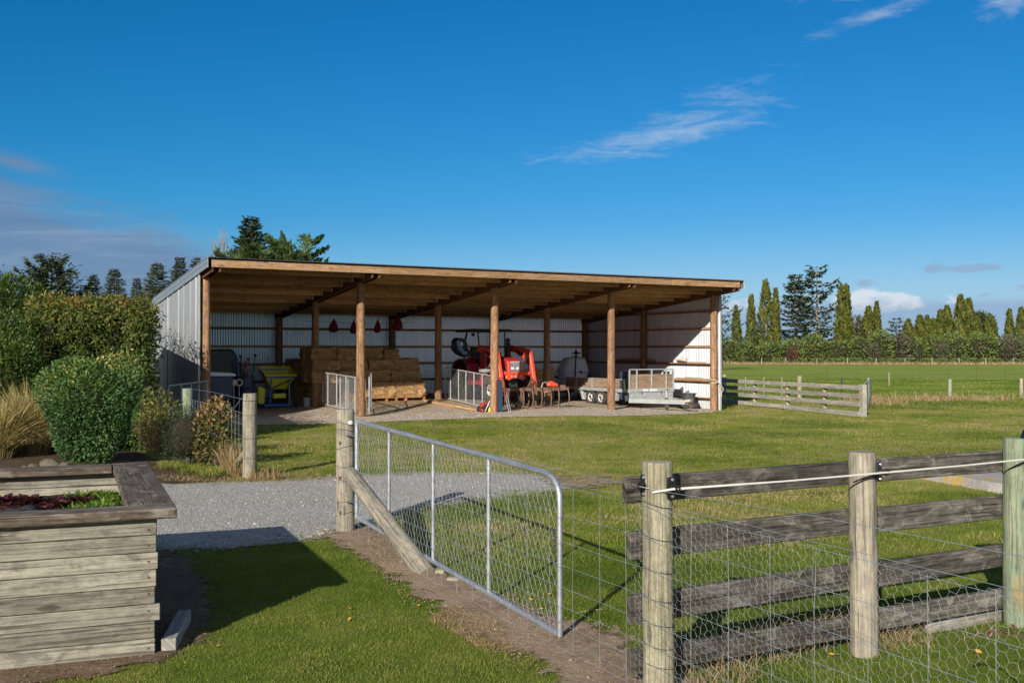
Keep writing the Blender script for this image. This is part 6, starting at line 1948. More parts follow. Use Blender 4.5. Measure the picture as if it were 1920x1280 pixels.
for u in (10.15, 10.62, 11.15):
    MB().bar(S(u - .12, 1.0, CZ + .07), S(u + .16, .95, CZ + .06), .12, .05).build("foot_plate", M['rust_pale'], cult, .004)
    MB().bar(S(u, 1.05, CZ + .06), S(u + .03, 1.2, CZ + .62), .06, .04).build("leg", M['rust'], cult, .004)
MB().prism([(-.20, .02), (-.16, .14), (-.05, .19), (.20, .08), (.21, .0), (.0, -.02)], S(11.58, .70, CZ + .74), Ud, Zd, .16).build("motor_cover", M['orange'], cult, .02)
MB().ring_tube([S(11.15, .7, CZ + .7), S(11.2, .68, CZ + .86), S(11.32, .68, CZ + .90), S(11.42, .7, CZ + .78)], .014, 6).build("hose", M['galv_dull'], cult)
MB().box(S(11.95, .62, CZ + .74), (.16, .10, .09), SHED_ANG).build("bracket", M['rust_pale'], cult, .006)
# headstock triangle
for u in (10.95, 11.35):
    MB().bar(S(u, 1.3, CZ + .64), S(11.15, 1.3, CZ + 1.0), .06, .03, up=Vd).build("headstock", M['rust'], cult, .004)

# --- folded blue frame and poles leaning at the third pole
u = ush(936.5, -.12); z0 = fl(u, -.12)
fr = sthing("folded_trolley", "dark teal folded trolley frame standing on end right of the middle front pole", "trolley", u, -.12)
MB().prism([(-.105, .02), (-.105, .92), (-.08, 1.0), (-.03, 1.04), (.03, 1.04), (.08, 1.0), (.105, .92), (.105, .02)], S(u, -.12, z0), Ud, Zd, .06).build("panel", M['teal'], fr, .012)
MB().ring_tube([S(u - .13, -.16, z0), S(u - .13, -.16, z0 + .98), S(u - .05, -.16, z0 + 1.08), S(u + .08, -.16, z0 + 1.08), S(u + .15, -.16, z0 + .95), S(u + .17, -.17, z0 + .3)], .017, 8).build("tube_frame", M['deepred'], fr)
for du in (.24, .31):
    MB().cyl(S(u + du + .06, -.2, z0), S(u + du - .06, -.12, z0 + .66), .014, None, 8).build("leg", M['galv'], fr)
# --- red and black power tool by the pole
u = ush(907, .25); z0 = fl(u, .25)
tool = sthing("power_tool", "small red and black petrol tool with yellow guard lying left of the middle front pole", "power tool", u, .25)
MB().prism([(-.20, .0), (-.22, .10), (-.15, .20), (.05, .26), (.16, .16), (.17, .0)], S(u, .25, z0), Ud, Zd, .20).build("engine", M['darksteel'], tool, .03, segs=2)
MB().prism([(-.17, .17), (-.10, .26), (.06, .34), (.10, .30), (.02, .24), (-.12, .14)], S(u, .22, z0), Ud, Zd, .16).build("red_cover", M['red'], tool, .02)
MB().prism([(.10, .0), (.12, .12), (.20, .17), (.24, .15), (.23, .0)], S(u, .12, z0), Ud, Zd, .06).build("yellow_guard", M['yellow_hi'], tool, .01)
MB().cyl(S(u - .02, .12, z0 + .02), S(u + .14, .1, z0 + .36), .012, None, 6).build("handle", M['galv'], tool)
MB().prism([(-.04, -.03), (.03, -.03), (.05, .02), (-.03, .03)], S(u - .12, .14, z0 + .07), Ud, Zd, .03).build("fuel_cap", M['orange'], tool)

# --- sprayer tank
su, sv = ush(1074, 6.3), 6.3; sz = fl(su, sv)
spr = sthing("sprayer", "large dusty white spray tank with black pump pole behind the trailer", "sprayer", su, sv)
def lofted(levels, seg=28, e=3.2):
    """superellipse rings: (z, half u, half v, shift u)"""
    vs = []; fs = []; us = []
    for z, a, b_, du in levels:
        for k in range(seg):
            t = 2 * pi * k / seg; c_, s_ = cos(t), sin(t)
            x = a * math.copysign(abs(c_) ** (2 / e), c_); y = b_ * math.copysign(abs(s_) ** (2 / e), s_)
            vs.append(S(su + du + x, sv + y, sz + z))
    for i in range(len(levels) - 1):
        for k in range(seg):
            k2 = (k + 1) % seg
            fs.append((i * seg + k, i * seg + k2, (i + 1) * seg + k2, (i + 1) * seg + k)); us.append([(0, 0)] * 4)
    m = MB(); m._add(vs, fs, us, True); return m
lofted([(.42, .0, .0, 0), (.42, .50, .42, 0), (.48, .54, .46, 0), (.66, .55, .47, 0), (.68, .565, .48, 0), (.70, .55, .47, 0), (.84, .55, .47, 0), (.86, .565, .48, 0), (.88, .55, .47, 0), (1.06, .57, .49, 0), (1.10, .61, .53, 0), (1.15, .61, .53, 0)]).build("tank_base", M['tank'], spr, angle=50)
lofted([(1.151, .60, .52, 0), (1.30, .57, .48, .01), (1.55, .46, .38, .06), (1.64, .42, .33, .07), (1.69, .36, .27, .08), (1.70, .0, .0, .08)]).build("tank_top", M['tank'], spr, angle=50)
MB().lathe([(0, .05), (.13, .05), (.14, 0)], S(su + .1, sv, sz + 1.69), Zd, 14).build("lid", M['black'], spr)
MB().ring_tube([S(su - .28, sv - .62, sz + .55), S(su - .27, sv - .6, sz + 1.2), S(su - .20, sv - .55, sz + 1.82)], .028, 8).build("pump_pole", M['black'], spr)
ph = MB(); c = S(su - .20, sv - .55, sz + 1.86)
ph.lathe([(0, -.07), (.06, -.06), (.085, 0), (.06, .06), (.03, .10), (.03, .16), (0, .17)], c, Zd, 10)
pump = ph.build("pump_head", M['black'], spr)
MB().cyl(c - Ud * .20, c + Ud * .20, .025, None, 8).build("spray_lance", M['black'], pump)
MB().prism([(-.06, -.03), (.06, -.03), (.08, .04), (-.08, .04)], S(su + .02, sv - .55, sz + 1.10), Ud, Zd, .05).build("latch", M['darksteel'], spr)
MB().bar(S(su - .6, sv - .45, sz + .38), S(su + .6, sv - .45, sz + .38), .07, .09).build("frame_rail", M['darksteel'], spr)
MB().bar(S(su - .6, sv + .45, sz + .38), S(su + .6, sv + .45, sz + .38), .07, .09).build("frame_rail", M['darksteel'], spr)
for a in (-.55, .55):
    for b_ in (-.45, .45):
        MB().bar(S(su + a, sv + b_, sz), S(su + a, sv + b_, sz + .36), .06, .06, up=Ud).build("leg", M['darksteel'], spr)
# wooden crate wall showing behind the cultivator
cu, cv = ush(1010, 5.2), 5.3
cr = sthing("wooden_crate", "brown plank crate in shade behind the loader arm", "crate", cu, cv); cz_ = fl(cu, cv)
for i in range(6):
    MB().bar(S(cu - .75, cv, cz_ + .14 + .20 * i), S(cu + .75, cv, cz_ + .14 + .20 * i), .03, .18).build("plank", M['plank'], cr, .004)
for d_ in (-.7, 0, .7):
    MB().bar(S(cu + d_, cv + .04, cz_), S(cu + d_, cv + .04, cz_ + 1.28), .07, .05, up=Ud).build("batten", M['pine'], cr, .004)
for i in range(6):
    MB().bar(S(cu + .735, cv + .02, cz_ + .14 + .20 * i), S(cu + .735, cv + .8, cz_ + .14 + .20 * i), .03, .18).build("plank", M['plank'], cr, .004)
    MB().bar(S(cu - .735, cv + .02, cz_ + .14 + .20 * i), S(cu - .735, cv + .8, cz_ + .14 + .20 * i), .03, .18).build("plank", M['plank'], cr, .004)

# --- tandem trailer with tall front rack
RU, RW = 15.93, .98
RZ = fl(15.2, 2.6) - .03
trl = sthing("trailer", "galvanised tandem trailer with wooden sides and tall front rack", "trailer", RU, 3.0)
def R_(b, v, z): return S(RU + b, v, RZ + z)
MB().bar(R_(0, 1.0, .60), R_(0, 5.2, .60), RW * 2 - .06, .05).build("deck", M['ply'], trl)
for s_ in (-1, 1):
    MB().bar(R_(s_ * RW, .95, .60), R_(s_ * RW, 5.2, .60), .06, .12).build("side_rail", M['galv_white'], trl, .006)
    MB().bar(R_(s_ * (RW - .01), 1.12, .83), R_(s_ * (RW - .01), 5.15, .83), .03, .32).build("side_board", M['ply'], trl, .004)
    MB().bar(R_(s_ * (RW), 1.12, 1.0), R_(s_ * (RW), 5.15, 1.0), .05, .03).build("side_cap", M['galv_white'], trl, .003)
    for v in (2.1, 3.3, 4.4):
        MB().bar(R_(s_ * (RW + .02), v, .60), R_(s_ * (RW + .02), v, 1.0), .02, .05, up=Vd).build("side_post", M['galv_white'], trl, .002)
    MB().bar(R_(s_ * .62, .95, .46), R_(s_ * .62, 5.1, .46), .06, .14).build("chassis_rail", M['galv_dull'], trl, .004)
    for v in (2.82, 3.50):
        tyre("wheel", R_(s_ * (RW - .10), v, .30), .30, .20, trl, 0, .19, Ud, 'rubber_dusty', 'rim', 28, .02, 5, -1 if s_ < 0 else 1)
        MB().prism([(-.10, .30), (-.06, .42), (.06, .42), (.10, .30)], R_(s_ * (RW - .12), v, .12), Vd, Zd, .03).build("spring_hanger", M['darksteel'], trl)
    MB().prism([(0, 0), (.14, .32), (.02, .36), (-.16, .0)], R_(s_ * (RW - .12), 4.05, .18), Vd, Zd, .20).build("mud_flap", M['galv_dull'], trl, .006)
    MB().prism([(-.30, 0), (.06, .02), (.10, .22), (-.36, .30)], R_(s_ * (RW - .08), 2.1, .22), Vd, Zd, .14).build("step_plate", M['galv_white'], trl, .006)
MB().bar(R_(-RW + .03, 5.14, .83), R_(RW - .03, 5.14, .83), .03, .32).build("tail_board", M['ply'], trl, .004)
# rack: frame, ply sheet, lower steel panel
HV = .98
rack = MB().bar(R_(-RW + .02, HV, .93), R_(RW - .02, HV, .93), .025, .52).build("rack_board", M['ply'], trl, .003)
MB().cyl(R_(-RW, HV - .02, 1.36), R_(RW, HV - .02, 1.36), .024, None, 8).build("rack_top_rail", M['galv_white'], trl)
for b_ in (-RW, -.66, 0.0, .66, RW):
    MB().bar(R_(b_, HV - .035, .55), R_(b_, HV - .035, 1.35), .045, .045, up=Vd).build("rack_upright", M['galv_white'], trl, .004)
MB().bar(R_(-RW, HV - .03, .62), R_(RW, HV - .03, .62), .05, .13).build("headboard_rail", M['galv_white'], trl, .005)
lp = MB().bar(R_(-RW + .01, HV - .012, .43), R_(RW - .01, HV - .012, .43), .03, .25).build("lower_panel", M['galv_white'], trl, .004)
for a, b_, z in ((-.42, .30, .46), (.33, .26, .46)):
    MB().bar(R_(a, HV - .033, z), R_(a + b_, HV - .033, z), .012, .13).build("panel_plate", M['galv_dull'], lp, .004)
for b_ in (-.45, .40):
    MB().bar(R_(b_, HV - .065, .48), R_(b_, HV - .065, .58), .016, .016, up=Vd).build("panel_hook", M['darksteel'], lp)
# white lettering on the headboard rail, too small to read
x = -.40
for wdt in (.05, .05, .05, .05, .05, 0, .05, .05, .05, .05, .05, .05, .05):
    if wdt:
        k = rt.choice((0, 1, 2))
        q = [[(-.018, -.035), (.018, -.035), (.018, .035), (-.018, .035)], [(-.018, -.035), (-.006, -.035), (-.004, .0), (.018, -.035), (.018, .035), (-.018, .035)], [(-.018, .02), (-.006, .0), (-.018, -.035), (.018, -.035), (.018, .035), (-.018, .035)]][k]
        MB().prism(q, R_(x, HV - .057, .625), Ud, Zd, .004).build("letter", M['paper'], trl)
    x += .05 if wdt else .06
MB().prism([(-.045, -.04), (.045, -.04), (.045, .05), (-.045, .05)], R_(.84, HV - .06, 1.22), Ud, Zd, .006).build("label_plate", M['paper'], trl)
for s_ in (-1, 1):
    MB().bar(R_(s_ * RW, HV + .02, .78), R_(s_ * RW, HV + .55, .78), .02, 1.0).build("rack_side", M['navy'], trl, .004)
    MB().bar(R_(s_ * (RW - .02), HV, .26), R_(0.0 + s_ * .05, -1.0, .27), .06, .15).build("drawbar", M['galv_white'], trl, .006)
MB().bar(R_(-RW, HV, .25), R_(RW, HV, .25), .07, .14).build("front_crossmember", M['galv_white'], trl, .006)
MB().prism([(-.05, -.1), (.05, -.1), (.07, .1), (-.07, .1)], R_(-RW - .035, HV + .12, .34), Vd, Zd, .02).build("tail_light", M['paper'], trl)
cp = MB().bar(R_(0, -.95, .30), R_(0, -1.28, .34), .10, .09).build("coupling", M['bone'], trl, .015)
MB().lathe([(0, -.06), (.05, -.05), (.06, .02), (.03, .06), (0, .07)], R_(0, -1.28, .33), Zd, 10).build("coupling_head", M['rust_pale'], cp)
MB().ring_tube([R_(.05, -.55, .36), R_(.12, -.85, .62), R_(.12, -.98, .66)], .016, 6).build("brake_lever", M['darksteel'], trl)
MB().ring_tube([R_(.05, -.75, .34), R_(.12, -.98, .66), R_(.10, -1.05, .40)], .013, 6).build("lever_link", M['darksteel'], trl)
for i in range(5):
    MB().ring_tube([R_(.06, -1.15, .30 - .05 * i) + Vector((cos(a) * .012, sin(a) * .012 * (i % 2), sin(a) * .03)) for a in np.linspace(0, 2 * pi, 9)[:-1]], .007, 5, closed=True).build("chain_link", M['rust_pale'], trl)
jw = R_(-.30, -.28, 0)
MB().cyl(jw + Zd * .14, jw + Zd * .66, .024, None, 10).build("jockey_post", M['galv_dull'], trl)
MB().bar(jw + Zd * .66 - Ud * .02, jw + Zd * .70 + Ud * .14, .02, .02).build("jockey_crank", M['darksteel'], trl)
MB().box(jw + Zd * .34, (.10, .10, .14), SHED_ANG).build("jockey_clamp", M['rust_pale'], trl, .01)
tyre("jockey_wheel", jw + Zd * .095 - Vd * .02, .095, .07, trl, 0, .055, Ud, 'tubgrey', 'rim', 18, .01, 0, -1)
MB().bar(R_(-RW - .03, 1.20, .74), R_(-RW - .03, 1.24, 1.0), .05, .05, up=Ud).build("lime_strap", M['lime'], trl, .01)
MB().bar(R_(-RW - .03, 1.16, .60), R_(-RW - .03, 1.22, .76), .06, .05, up=Ud).build("lime_strap", M['lime'], trl, .01)
# load lying in the trailer
for i, (b_, z) in enumerate(((-.3, 1.0), (.2, 1.05), (.55, .98))):
    tag(MB().bar(R_(b_, 1.3, z), R_(b_ + .1, 3.4, z - .28), .16, .06).build("loose_timber", M['plank'], None, .004), "dusty timber lying in the trailer behind its rack", "timber", "timbers in the trailer")

# --- tub standing on an old tyre by the right wall
tu, tv = 17.62, .95; tz = fl(tu, tv)
tag(MB().lathe([(.20, .0), (.34, .01), (.38, .06), (.38, .15), (.34, .20), (.22, .205), (.20, .16), (.20, .0)], S(tu + .03, tv, tz), Zd, 26).build("old_tyre", M['rubber_dusty']), "old tyre lying flat under the dark tub by the right wall", "tyre")
tag(MB().lathe([(0, .21), (.22, .21), (.26, .52), (.285, .53), (.285, .56), (.25, .56), (.21, .24), (0, .24)], S(tu, tv, tz), Zd, 24).build("plastic_tub", M['tubgrey']), "dark grey round tub standing on the old tyre", "tub")

# --- things on the wall ledges
def shelf_plank(label, v0, v1, z, w_, h, u=18.07, mat='plank', grp=None):
    return tag(MB().bar(S(u, v0, z), S(u + .01, v1, z + .004), w_, h).build("shelf_plank", M[mat], None, .003), label, "plank", grp)
zz = .82 + .040
shelf_plank("lowest plank of the pile on the lower wall ledge", .30, 2.4, zz + .018, .11, .034)
shelf_plank("middle plank of the pile on the lower wall ledge", .38, 2.2, zz + .055, .11, .032, 18.065)
shelf_plank("short top plank of the pile on the lower wall ledge", .75, 1.7, zz + .088, .10, .030, 18.07, 'offcut')
zz = 1.46 + .040
shelf_plank("short plank on the upper wall ledge right of the driftwood", .55, 1.55, zz + .018, .10, .030)
for i in range(3):
    shelf_plank("dark timber stored on the ledge behind the wall pole", 3.5 + .15 * i, 6.4 - .3 * i, zz + .03 + .045 * i, .09, .042, 18.06, 'pine', "dark timbers on the shaded ledge")
# bleached driftwood
dw = MB(); g = G(77)
root = S(18.04, 1.9, zz + .02)
base_o = tag(MB().ring_tube([root - Vd * .30 + Zd * .05, root - Vd * .1 + Zd * .09, root + Vd * .12 + Zd * .10, root + Vd * .30 + Zd * .06], [.03, .06, .055, .02], 8).build("driftwood", M['bone']), "bleached pale driftwood root on the sunlit upper ledge", "driftwood")
for i in range(11):
    a = -0.9 + 1.8 * i / 10
    p = root + Vd * (a * .30) + Zd * .08
    q = p + Vd * (a * .14) + Zd * g.uniform(.07, .16) - Ud * g.uniform(-.02, .06)
    MB().ring_tube([p, p * .5 + q * .5 + Vd * g.normal(0, .02), q], [.022, .014, .005], 6).build("root_spur", M['bone'], base_o)
# rope hung on the right front pole
rp_ = S(18.0, 0, 0); zr_ = .86
pts = []
for i in range(40):
    t = i / 39
    a = 2 * pi * 2.3 * t
    pts.append(rp_ + Vector((cos(a) * .142, sin(a) * .142, zr_ + .07 * sin(a * .5) - .02 * t)))
e = S(18.05, -.15, 0)
for i in range(14):
    t = i / 13
    pts.append(e + Ud * (.10 * sin(t * 9) * .5 + .12 * t) + Zd * (zr_ - .03 - .52 * t) - Vd * (.02 + .02 * sin(t * 14)))
for i in range(12):
    t = i / 11
    pts.append(e + Ud * (.17 - .05 * sin(t * 8)) + Zd * (zr_ - .55 + .42 * t) - Vd * (.05 + .01 * sin(t * 11)))
tag(MB().ring_tube(pts, .013, 6).build("rope", M['rope']), "pale rope looped round the right front pole", "rope")

# --- red bags hanging on a line
bv = 6.2
wl = [S(4.6, bv, 3.02), S(6.3, bv, 2.95), S(8.0, bv, 2.94), S(9.0, bv, 3.02)]
tag(MB().ring_tube(wl, .006, 5).build("hanging_line", M['darksteel']), "thin dark line strung under the roof with red bags on it", "line")
for i, (px, top, bot, wd, lab) in enumerate(((625, 597, 623, 18, "lone red bag hanging farthest left on the line"), (662, 599, 626, 13, "red bag hanging partly behind the front pole"), (707, 598, 624, 13, "slim red bag hanging right of the front pole"), (745, 592, 619, 20, "wide red bag hanging beside the inner pole"))):
    u = ush(px, bv); y = sh(u, bv).y; zt = at(px, top, y).z; zb_ = at(px, bot, y).z; h = zt - zb_; r = wd * y / F / 2
    g = G(60 + i); prof = [(0, 0), (.55, .02), (.92, .12), (1.0, .28), (.86, .48), (.58, .68), (.34, .84), (.14, .93), (.22, 1.0), (.05, 1.0)]
    n = 16; vs = []; fs = []; us = []
    for rr_, t in prof:
        for k in range(n):
            a = 2 * pi * k / n
            q = r * rr_ * (1 + .10 * sin(a * 5 + i) * (t > .3) + g.normal(0, .03))
            vs.append(S(u + cos(a) * q + .03 * t, bv + sin(a) * q * .8, zb_ + h * t))
    for a in range(len(prof) - 1):
        for k in range(n):
            k2 = (k + 1) % n
            fs.append((a * n + k, a * n + k2, (a + 1) * n + k2, (a + 1) * n + k)); us.append([(0, 0)] * 4)
    m = MB(); m._add(vs, fs, us, True)
    tag(m.build("red_bag", M['cloth_red'], angle=70), lab, "bag", "red bags on the line")

# --- yellow fertiliser spreader
v0_, v1_ = 5.15, 5.95
uA, uB = ush(497, v0_), ush(556, v0_)
sp = sthing("spreader", "yellow fertiliser spreader hopper on blue frame in the left bay", "spreader", (uA + uB) / 2, 5.5); pz = fl((uA + uB) / 2, 5.5)
zf_, zk_ = pz + 1.10, pz + 1.36
rim = [S(uA, v0_, zf_), S(uB, v0_, zf_), S(uB + .02, v1_, zk_), S(uA - .02, v1_, zk_)]
um = (uA + uB) / 2
bot = [S(um - .27, 5.42, pz + .62), S(um + .27, 5.42, pz + .62), S(um + .27, 5.80, pz + .62), S(um - .27, 5.80, pz + .62)]
inn = [p + (sum(rim, Vector()) / 4 - p) * .05 for p in rim]; ibot = [p + Zd * .03 for p in bot]
mb = MB(); vs = rim + bot + inn + ibot; fs = []
for i in range(4):
    j = (i + 1) % 4
    fs += [(i, 4 + i, 4 + j, j), (8 + i, 8 + j, 12 + j, 12 + i), (i, j, 8 + j, 8 + i)]
fs += [(4, 7, 6, 5), (12, 13, 14, 15)]
mb._add(vs, fs, [[(0, 0)] * 4] * len(fs)); mb.build("hopper", M['yellow'], sp)
mb = MB(); mb.ring_tube([p + Zd * .0 for p in rim], .030, 8, closed=True); mb.build("hopper_rim", M['yellow_hi'], sp)
mb = MB(); mb.ring_tube([p - Zd * .085 + (sum(rim, Vector()) / 4 - p) * .05 for p in rim], .028, 8, closed=True); mb.build("rim_band", M['blue'], sp)
for a in (-.34, .34):
    for v in (5.25, 5.85):
        MB().bar(S(um + a, v, pz + .10), S(um + a * .9, v, pz + .98), .055, .055, up=Vd).build("leg", M['blue'], sp, .006)
    MB().bar(S(um + a, 5.15, pz + .10), S(um + a, 5.95, pz + .10), .06, .08).build("skid", M['blue'], sp, .006)
for v in (5.22, 5.88):
    MB().bar(S(um - .55, v, pz + .09), S(um + .5, v, pz + .09), .06, .08).build("base_rail", M['blue'], sp, .006)
MB().bar(S(um - .36, 5.24, pz + .62), S(um + .4, 5.24, pz + .95), .05, .04).build("brace", M['darksteel'], sp)
MB().box(S(um - .02, 5.3, pz + .40), (.44, .2, .17), SHED_ANG).build("spinner_housing", M['yellow'], sp, .02)
MB().prism([(-.13, 0), (.10, 0), (.15, .52), (-.12, .60)], S(um - .62, 5.4, pz + .14), Ud, Zd, .25).build("chute", M['yellow'], sp, .03)
MB().cyl(S(um + .30, 5.20, pz + .05), S(um + .30, 5.20, pz + .85), .022, None, 8).build("lever_tube", M['galv_white'], sp)
tyre("castor", S(um + .48, 4.95, pz + .09), .09, .07, sp, 0, .05, Ud, 'rubber', 'galv', 16, .01)
MB().lathe([(0, -.03), (.26, -.03), (.28, 0), (.05, .03), (0, .03)], S(um, 5.45, pz + .30), Zd, 18).build("spinner_disc", M['darksteel'], sp)

# --- dark gear in the left corner
bu, bv_ = ush(408, 2.2), 2.2; bz = fl(bu, bv_)
bn = sthing("feed_bin", "slate blue bin with white lid on a steel stand in the left corner", "bin", bu, bv_)
MB().prism([(-.70, .52), (.30, .52), (.36, 1.20), (-.70, 1.20)], S(bu, bv_, bz), Ud, Zd, .9).build("bin_body", M['navy'], bn, .02)
MB().prism([(-.72, 1.21), (.42, 1.20), (.42, 1.255), (.30, 1.29), (-.72, 1.36)], S(bu, bv_, bz), Ud, Zd, .98).build("lid", M['white'], bn, .012)
for a in (-.5, .05, .22):
    MB().bar(S(bu + a, bv_ - .36, bz), S(bu + a, bv_ - .36, bz + .52), .045, .045, up=Vd).build("leg", M['galv_dull'], bn)
    MB().bar(S(bu + a, bv_ + .36, bz), S(bu + a, bv_ + .36, bz + .52), .045, .045, up=Vd).build("leg", M['galv_dull'], bn)
MB().bar(S(bu + .22, bv_ - .38, bz + .02), S(bu + .62, bv_ - .38, bz + .56), .03, .03, up=Vd).build("strut", M['galv'], bn)
hu, hv = ush(408, 5.2), 5.2; hz = fl(hu, hv)
hd = sthing("covered_machine", "black hooded machine in shade behind the white-lidded bin", "machine", hu, hv)
MB().prism([(-.9, .35), (-.9, 1.98), (.28, 2.0), (.42, 1.94), (.86, 1.05), (.88, .35)], S(hu, hv, hz), Ud, Zd, 1.1).build("hood", M['black'], hd, .05, segs=2)
for a in (-.6, .6):
    tyre("wheel", S(hu + a, hv - .3, hz + .22), .22, .16, hd, 0, .12, Vd, 'rubber', 'galv', 18, .01)
    tyre("wheel", S(hu + a, hv + .3, hz + .22), .22, .16, hd, 0, .12, Vd, 'rubber', 'galv', 18, .01)
du, dv_ = ush(458, 4.6), 4.6; dz_ = fl(du, dv_)
drum = sthing("plastic_drum", "dark blue open drum holding upright tools beside the spreader", "drum", du, dv_)
MB().lathe([(0, .02), (.30, .02), (.315, .06), (.315, .36), (.33, .40), (.315, .44), (.315, .72), (.33, .76), (.315, .80), (.31, 1.06), (.33, 1.08), (.33, 1.11), (.29, 1.11), (.29, .1), (0, .1)], S(du, dv_, dz_), Zd, 22).build("drum_body", M['bluedark'], drum)
for i, (a, b_, x_, h_, m_) in enumerate(((-.16, .0, -.22, 1.62, 'blue'), (-.06, .05, -.10, 1.75, 'darksteel'), (.06, -.03, .02, 1.55, 'deepred'), (.14, .02, .36, 1.78, 'darksteel'), (.10, .1, .16, 1.66, 'rust'), (-.12, -.08, -.34, 1.50, 'darksteel'), (.0, -.1, .07, 1.42, 'red'))):
    t = thing("tool_handle", "long handled tool standing in the dark blue drum", "tool", S(du + a, dv_ + b_, dz_ + .12), 0, "tools standing in the blue drum")
    MB().cyl(S(du + a, dv_ + b_, dz_ + .12), S(du + x_, dv_ + b_, dz_ + h_), .018, None, 8).build("shaft", M[m_], t)
    MB().prism([(-.045, -.02), (.045, -.02), (.055, .03), (.0, .07), (-.05, .04)], S(du + x_, dv_ + b_, dz_ + h_), Ud, Zd, .03).build("tool_head", M['darksteel' if i % 2 else m_], t, .006)
for i, (px, m_, lab) in enumerate(((438.5, 'galv_dull', "round pale disc hanging left of the blue drum"), (448.5, 'bone', "pinkish round hose reel beside the blue drum"))):
    v = 3.9; u = ush(px, v); y = sh(u, v).y; c = S(u, v, at(px, 717, y).z)
    t = thing("hose_reel", lab, "hose reel", S(u, v, fl(u, v)))
    if i == 0: MB().lathe([(0, .04), (.08, .035), (.115, .0), (.115, -.04), (0, -.04)], c, -Vd, 18).build("disc", M[m_], t)
    else: MB().ring_tube([c + (Ud * cos(a) + Zd * sin(a)) * .095 for a in np.linspace(0, 2 * pi, 17)[:-1]], .028, 8, closed=True).build("reel_ring", M[m_], t)
    MB().cyl(S(u, v, fl(u, v)), c - Zd * .12, .018, None, 8).build("stand", M['galv_dull'], t)
# ------------------------------------------------------------------ grass, stones and litter on the ground
BEDP = [bedp(-.02, -.02).to_2d(), bedp(BW, -.02).to_2d(), bedp(BW, BD).to_2d(), bedp(-.02, BD).to_2d()]
SLABP = [p.to_2d() for p in sl]
def sdist(x, y, poly):
    d = seg_dist(x, y, poly); return np.where(in_poly(x, y, poly), d, -d)
def lawn_mask(x, y, g):
    keep = np.ones(len(x), dtype=bool)
    jit = (vnoise(x, y, 1.4) - .5) * .36 + (vnoise(x, y, 6.0) - .5) * .22 + g.normal(0, .045, len(x))
    for poly, k in ((DRIVE, .12 + .25 * (vnoise(x, y, .9) - .4) + np.abs(g.normal(0, .10, len(x)))), (FENCEDIRT, .02), (BEDDIRT, .02), (SHRUBDIRT, .0), (FLOOR, .06)):
        keep &= (sdist(x, y, poly) - k + jit) < 0
    keep &= ~in_poly(x, y, BEDP); keep &= ~in_poly(x, y, SLABP)
    # worn places where the soil shows
    worn = sdist(x, y, TRACK) > -.6
    keep &= ~(worn & (g.uniform(0, 1, len(x)) < .75))
    return keep
def dry_field(x, y):
    return vnoise(x, y, .45) * .5 + vnoise(x, y, 1.6) * .3 + vnoise(x, y, 5.0) * .2
def lawn(name, label, y0, y1, dens, h, wd, seed, segs, xr=.60, dry=.0, clump=.0):
    g = G(seed)
    area = (y1 - y0) * (xr * (y0 + y1) + 1.6)
    n = int(area * dens)
    y = np.sqrt(g.uniform(y0 ** 2, y1 ** 2, n)); x = g.uniform(-1, 1, n) * (xr * y + .8)
    k = lawn_mask(x, y, g)
    d = dry_field(x, y)
    # in front of the fence the lawn is lush and short; behind it rougher with dry patches
    side = (x - S0.x) * fd.y - (y - S0.y) * fd.x          # > 0 on the lawn side of the fence line
    front = side > 0
    thin = g.uniform(0, 1, n) < np.clip(1.25 - 1.1 * np.clip(d - .45, 0, 1) * 2.2, .35, 1)
    k &= (thin | front)
    k &= g.uniform(0, 1, n) < np.clip(.45 + 1.3 * vnoise(x, y, 7.0), 0, 1)
    x, y, d, front = x[k], y[k], d[k], front[k]; n = len(x)
    hh = h * g.uniform(.5, 1.25, n) * (.62 + .76 * vnoise(x, y, 8.0)) * np.where(front, .80, 1.0 + clump * (vnoise(x, y, 3.3) > .62))
    rnd = np.where(front, .17 + .46 * g.uniform(0, 1, n) + .8 * (d - .47), .13 + .46 * g.uniform(0, 1, n) + 1.7 * (d - .46)) + dry
    rnd = rnd + (g.uniform(0, 1, n) < np.where(front, .03, .05)) * .35
    base = np.stack([x, y, gz(x, y) - .002], 1)
    o = blades(name, M['grass'], base, hh, wd * g.uniform(.6, 1.3, n), g.normal(0, .45, (n, 2)), np.clip(rnd, 0, 1), np.zeros(n), None, segs, .7)
    return tag(o, label, "grass", None, "stuff")
lawn("lawn_grass", "short green mown grass blades nearest the camera", 3.9, 9.5, 6800, .032, .0035, 1, 2)
lawn("lawn_grass", "short patchy grass blades around the gate and drive", 9.5, 17, 2000, .044, .0062, 2, 2, .60, .0, .4)
lawn("lawn_grass", "short yellowish grass blades in front of the shed", 17, 37, 380, .055, .014, 3, 1, .60, .02, .3)
lawn("paddock_grass", "green paddock grass blades beyond the yards", 37, 75, 70, .10, .03, 4, 1, .58, -.10, .3)

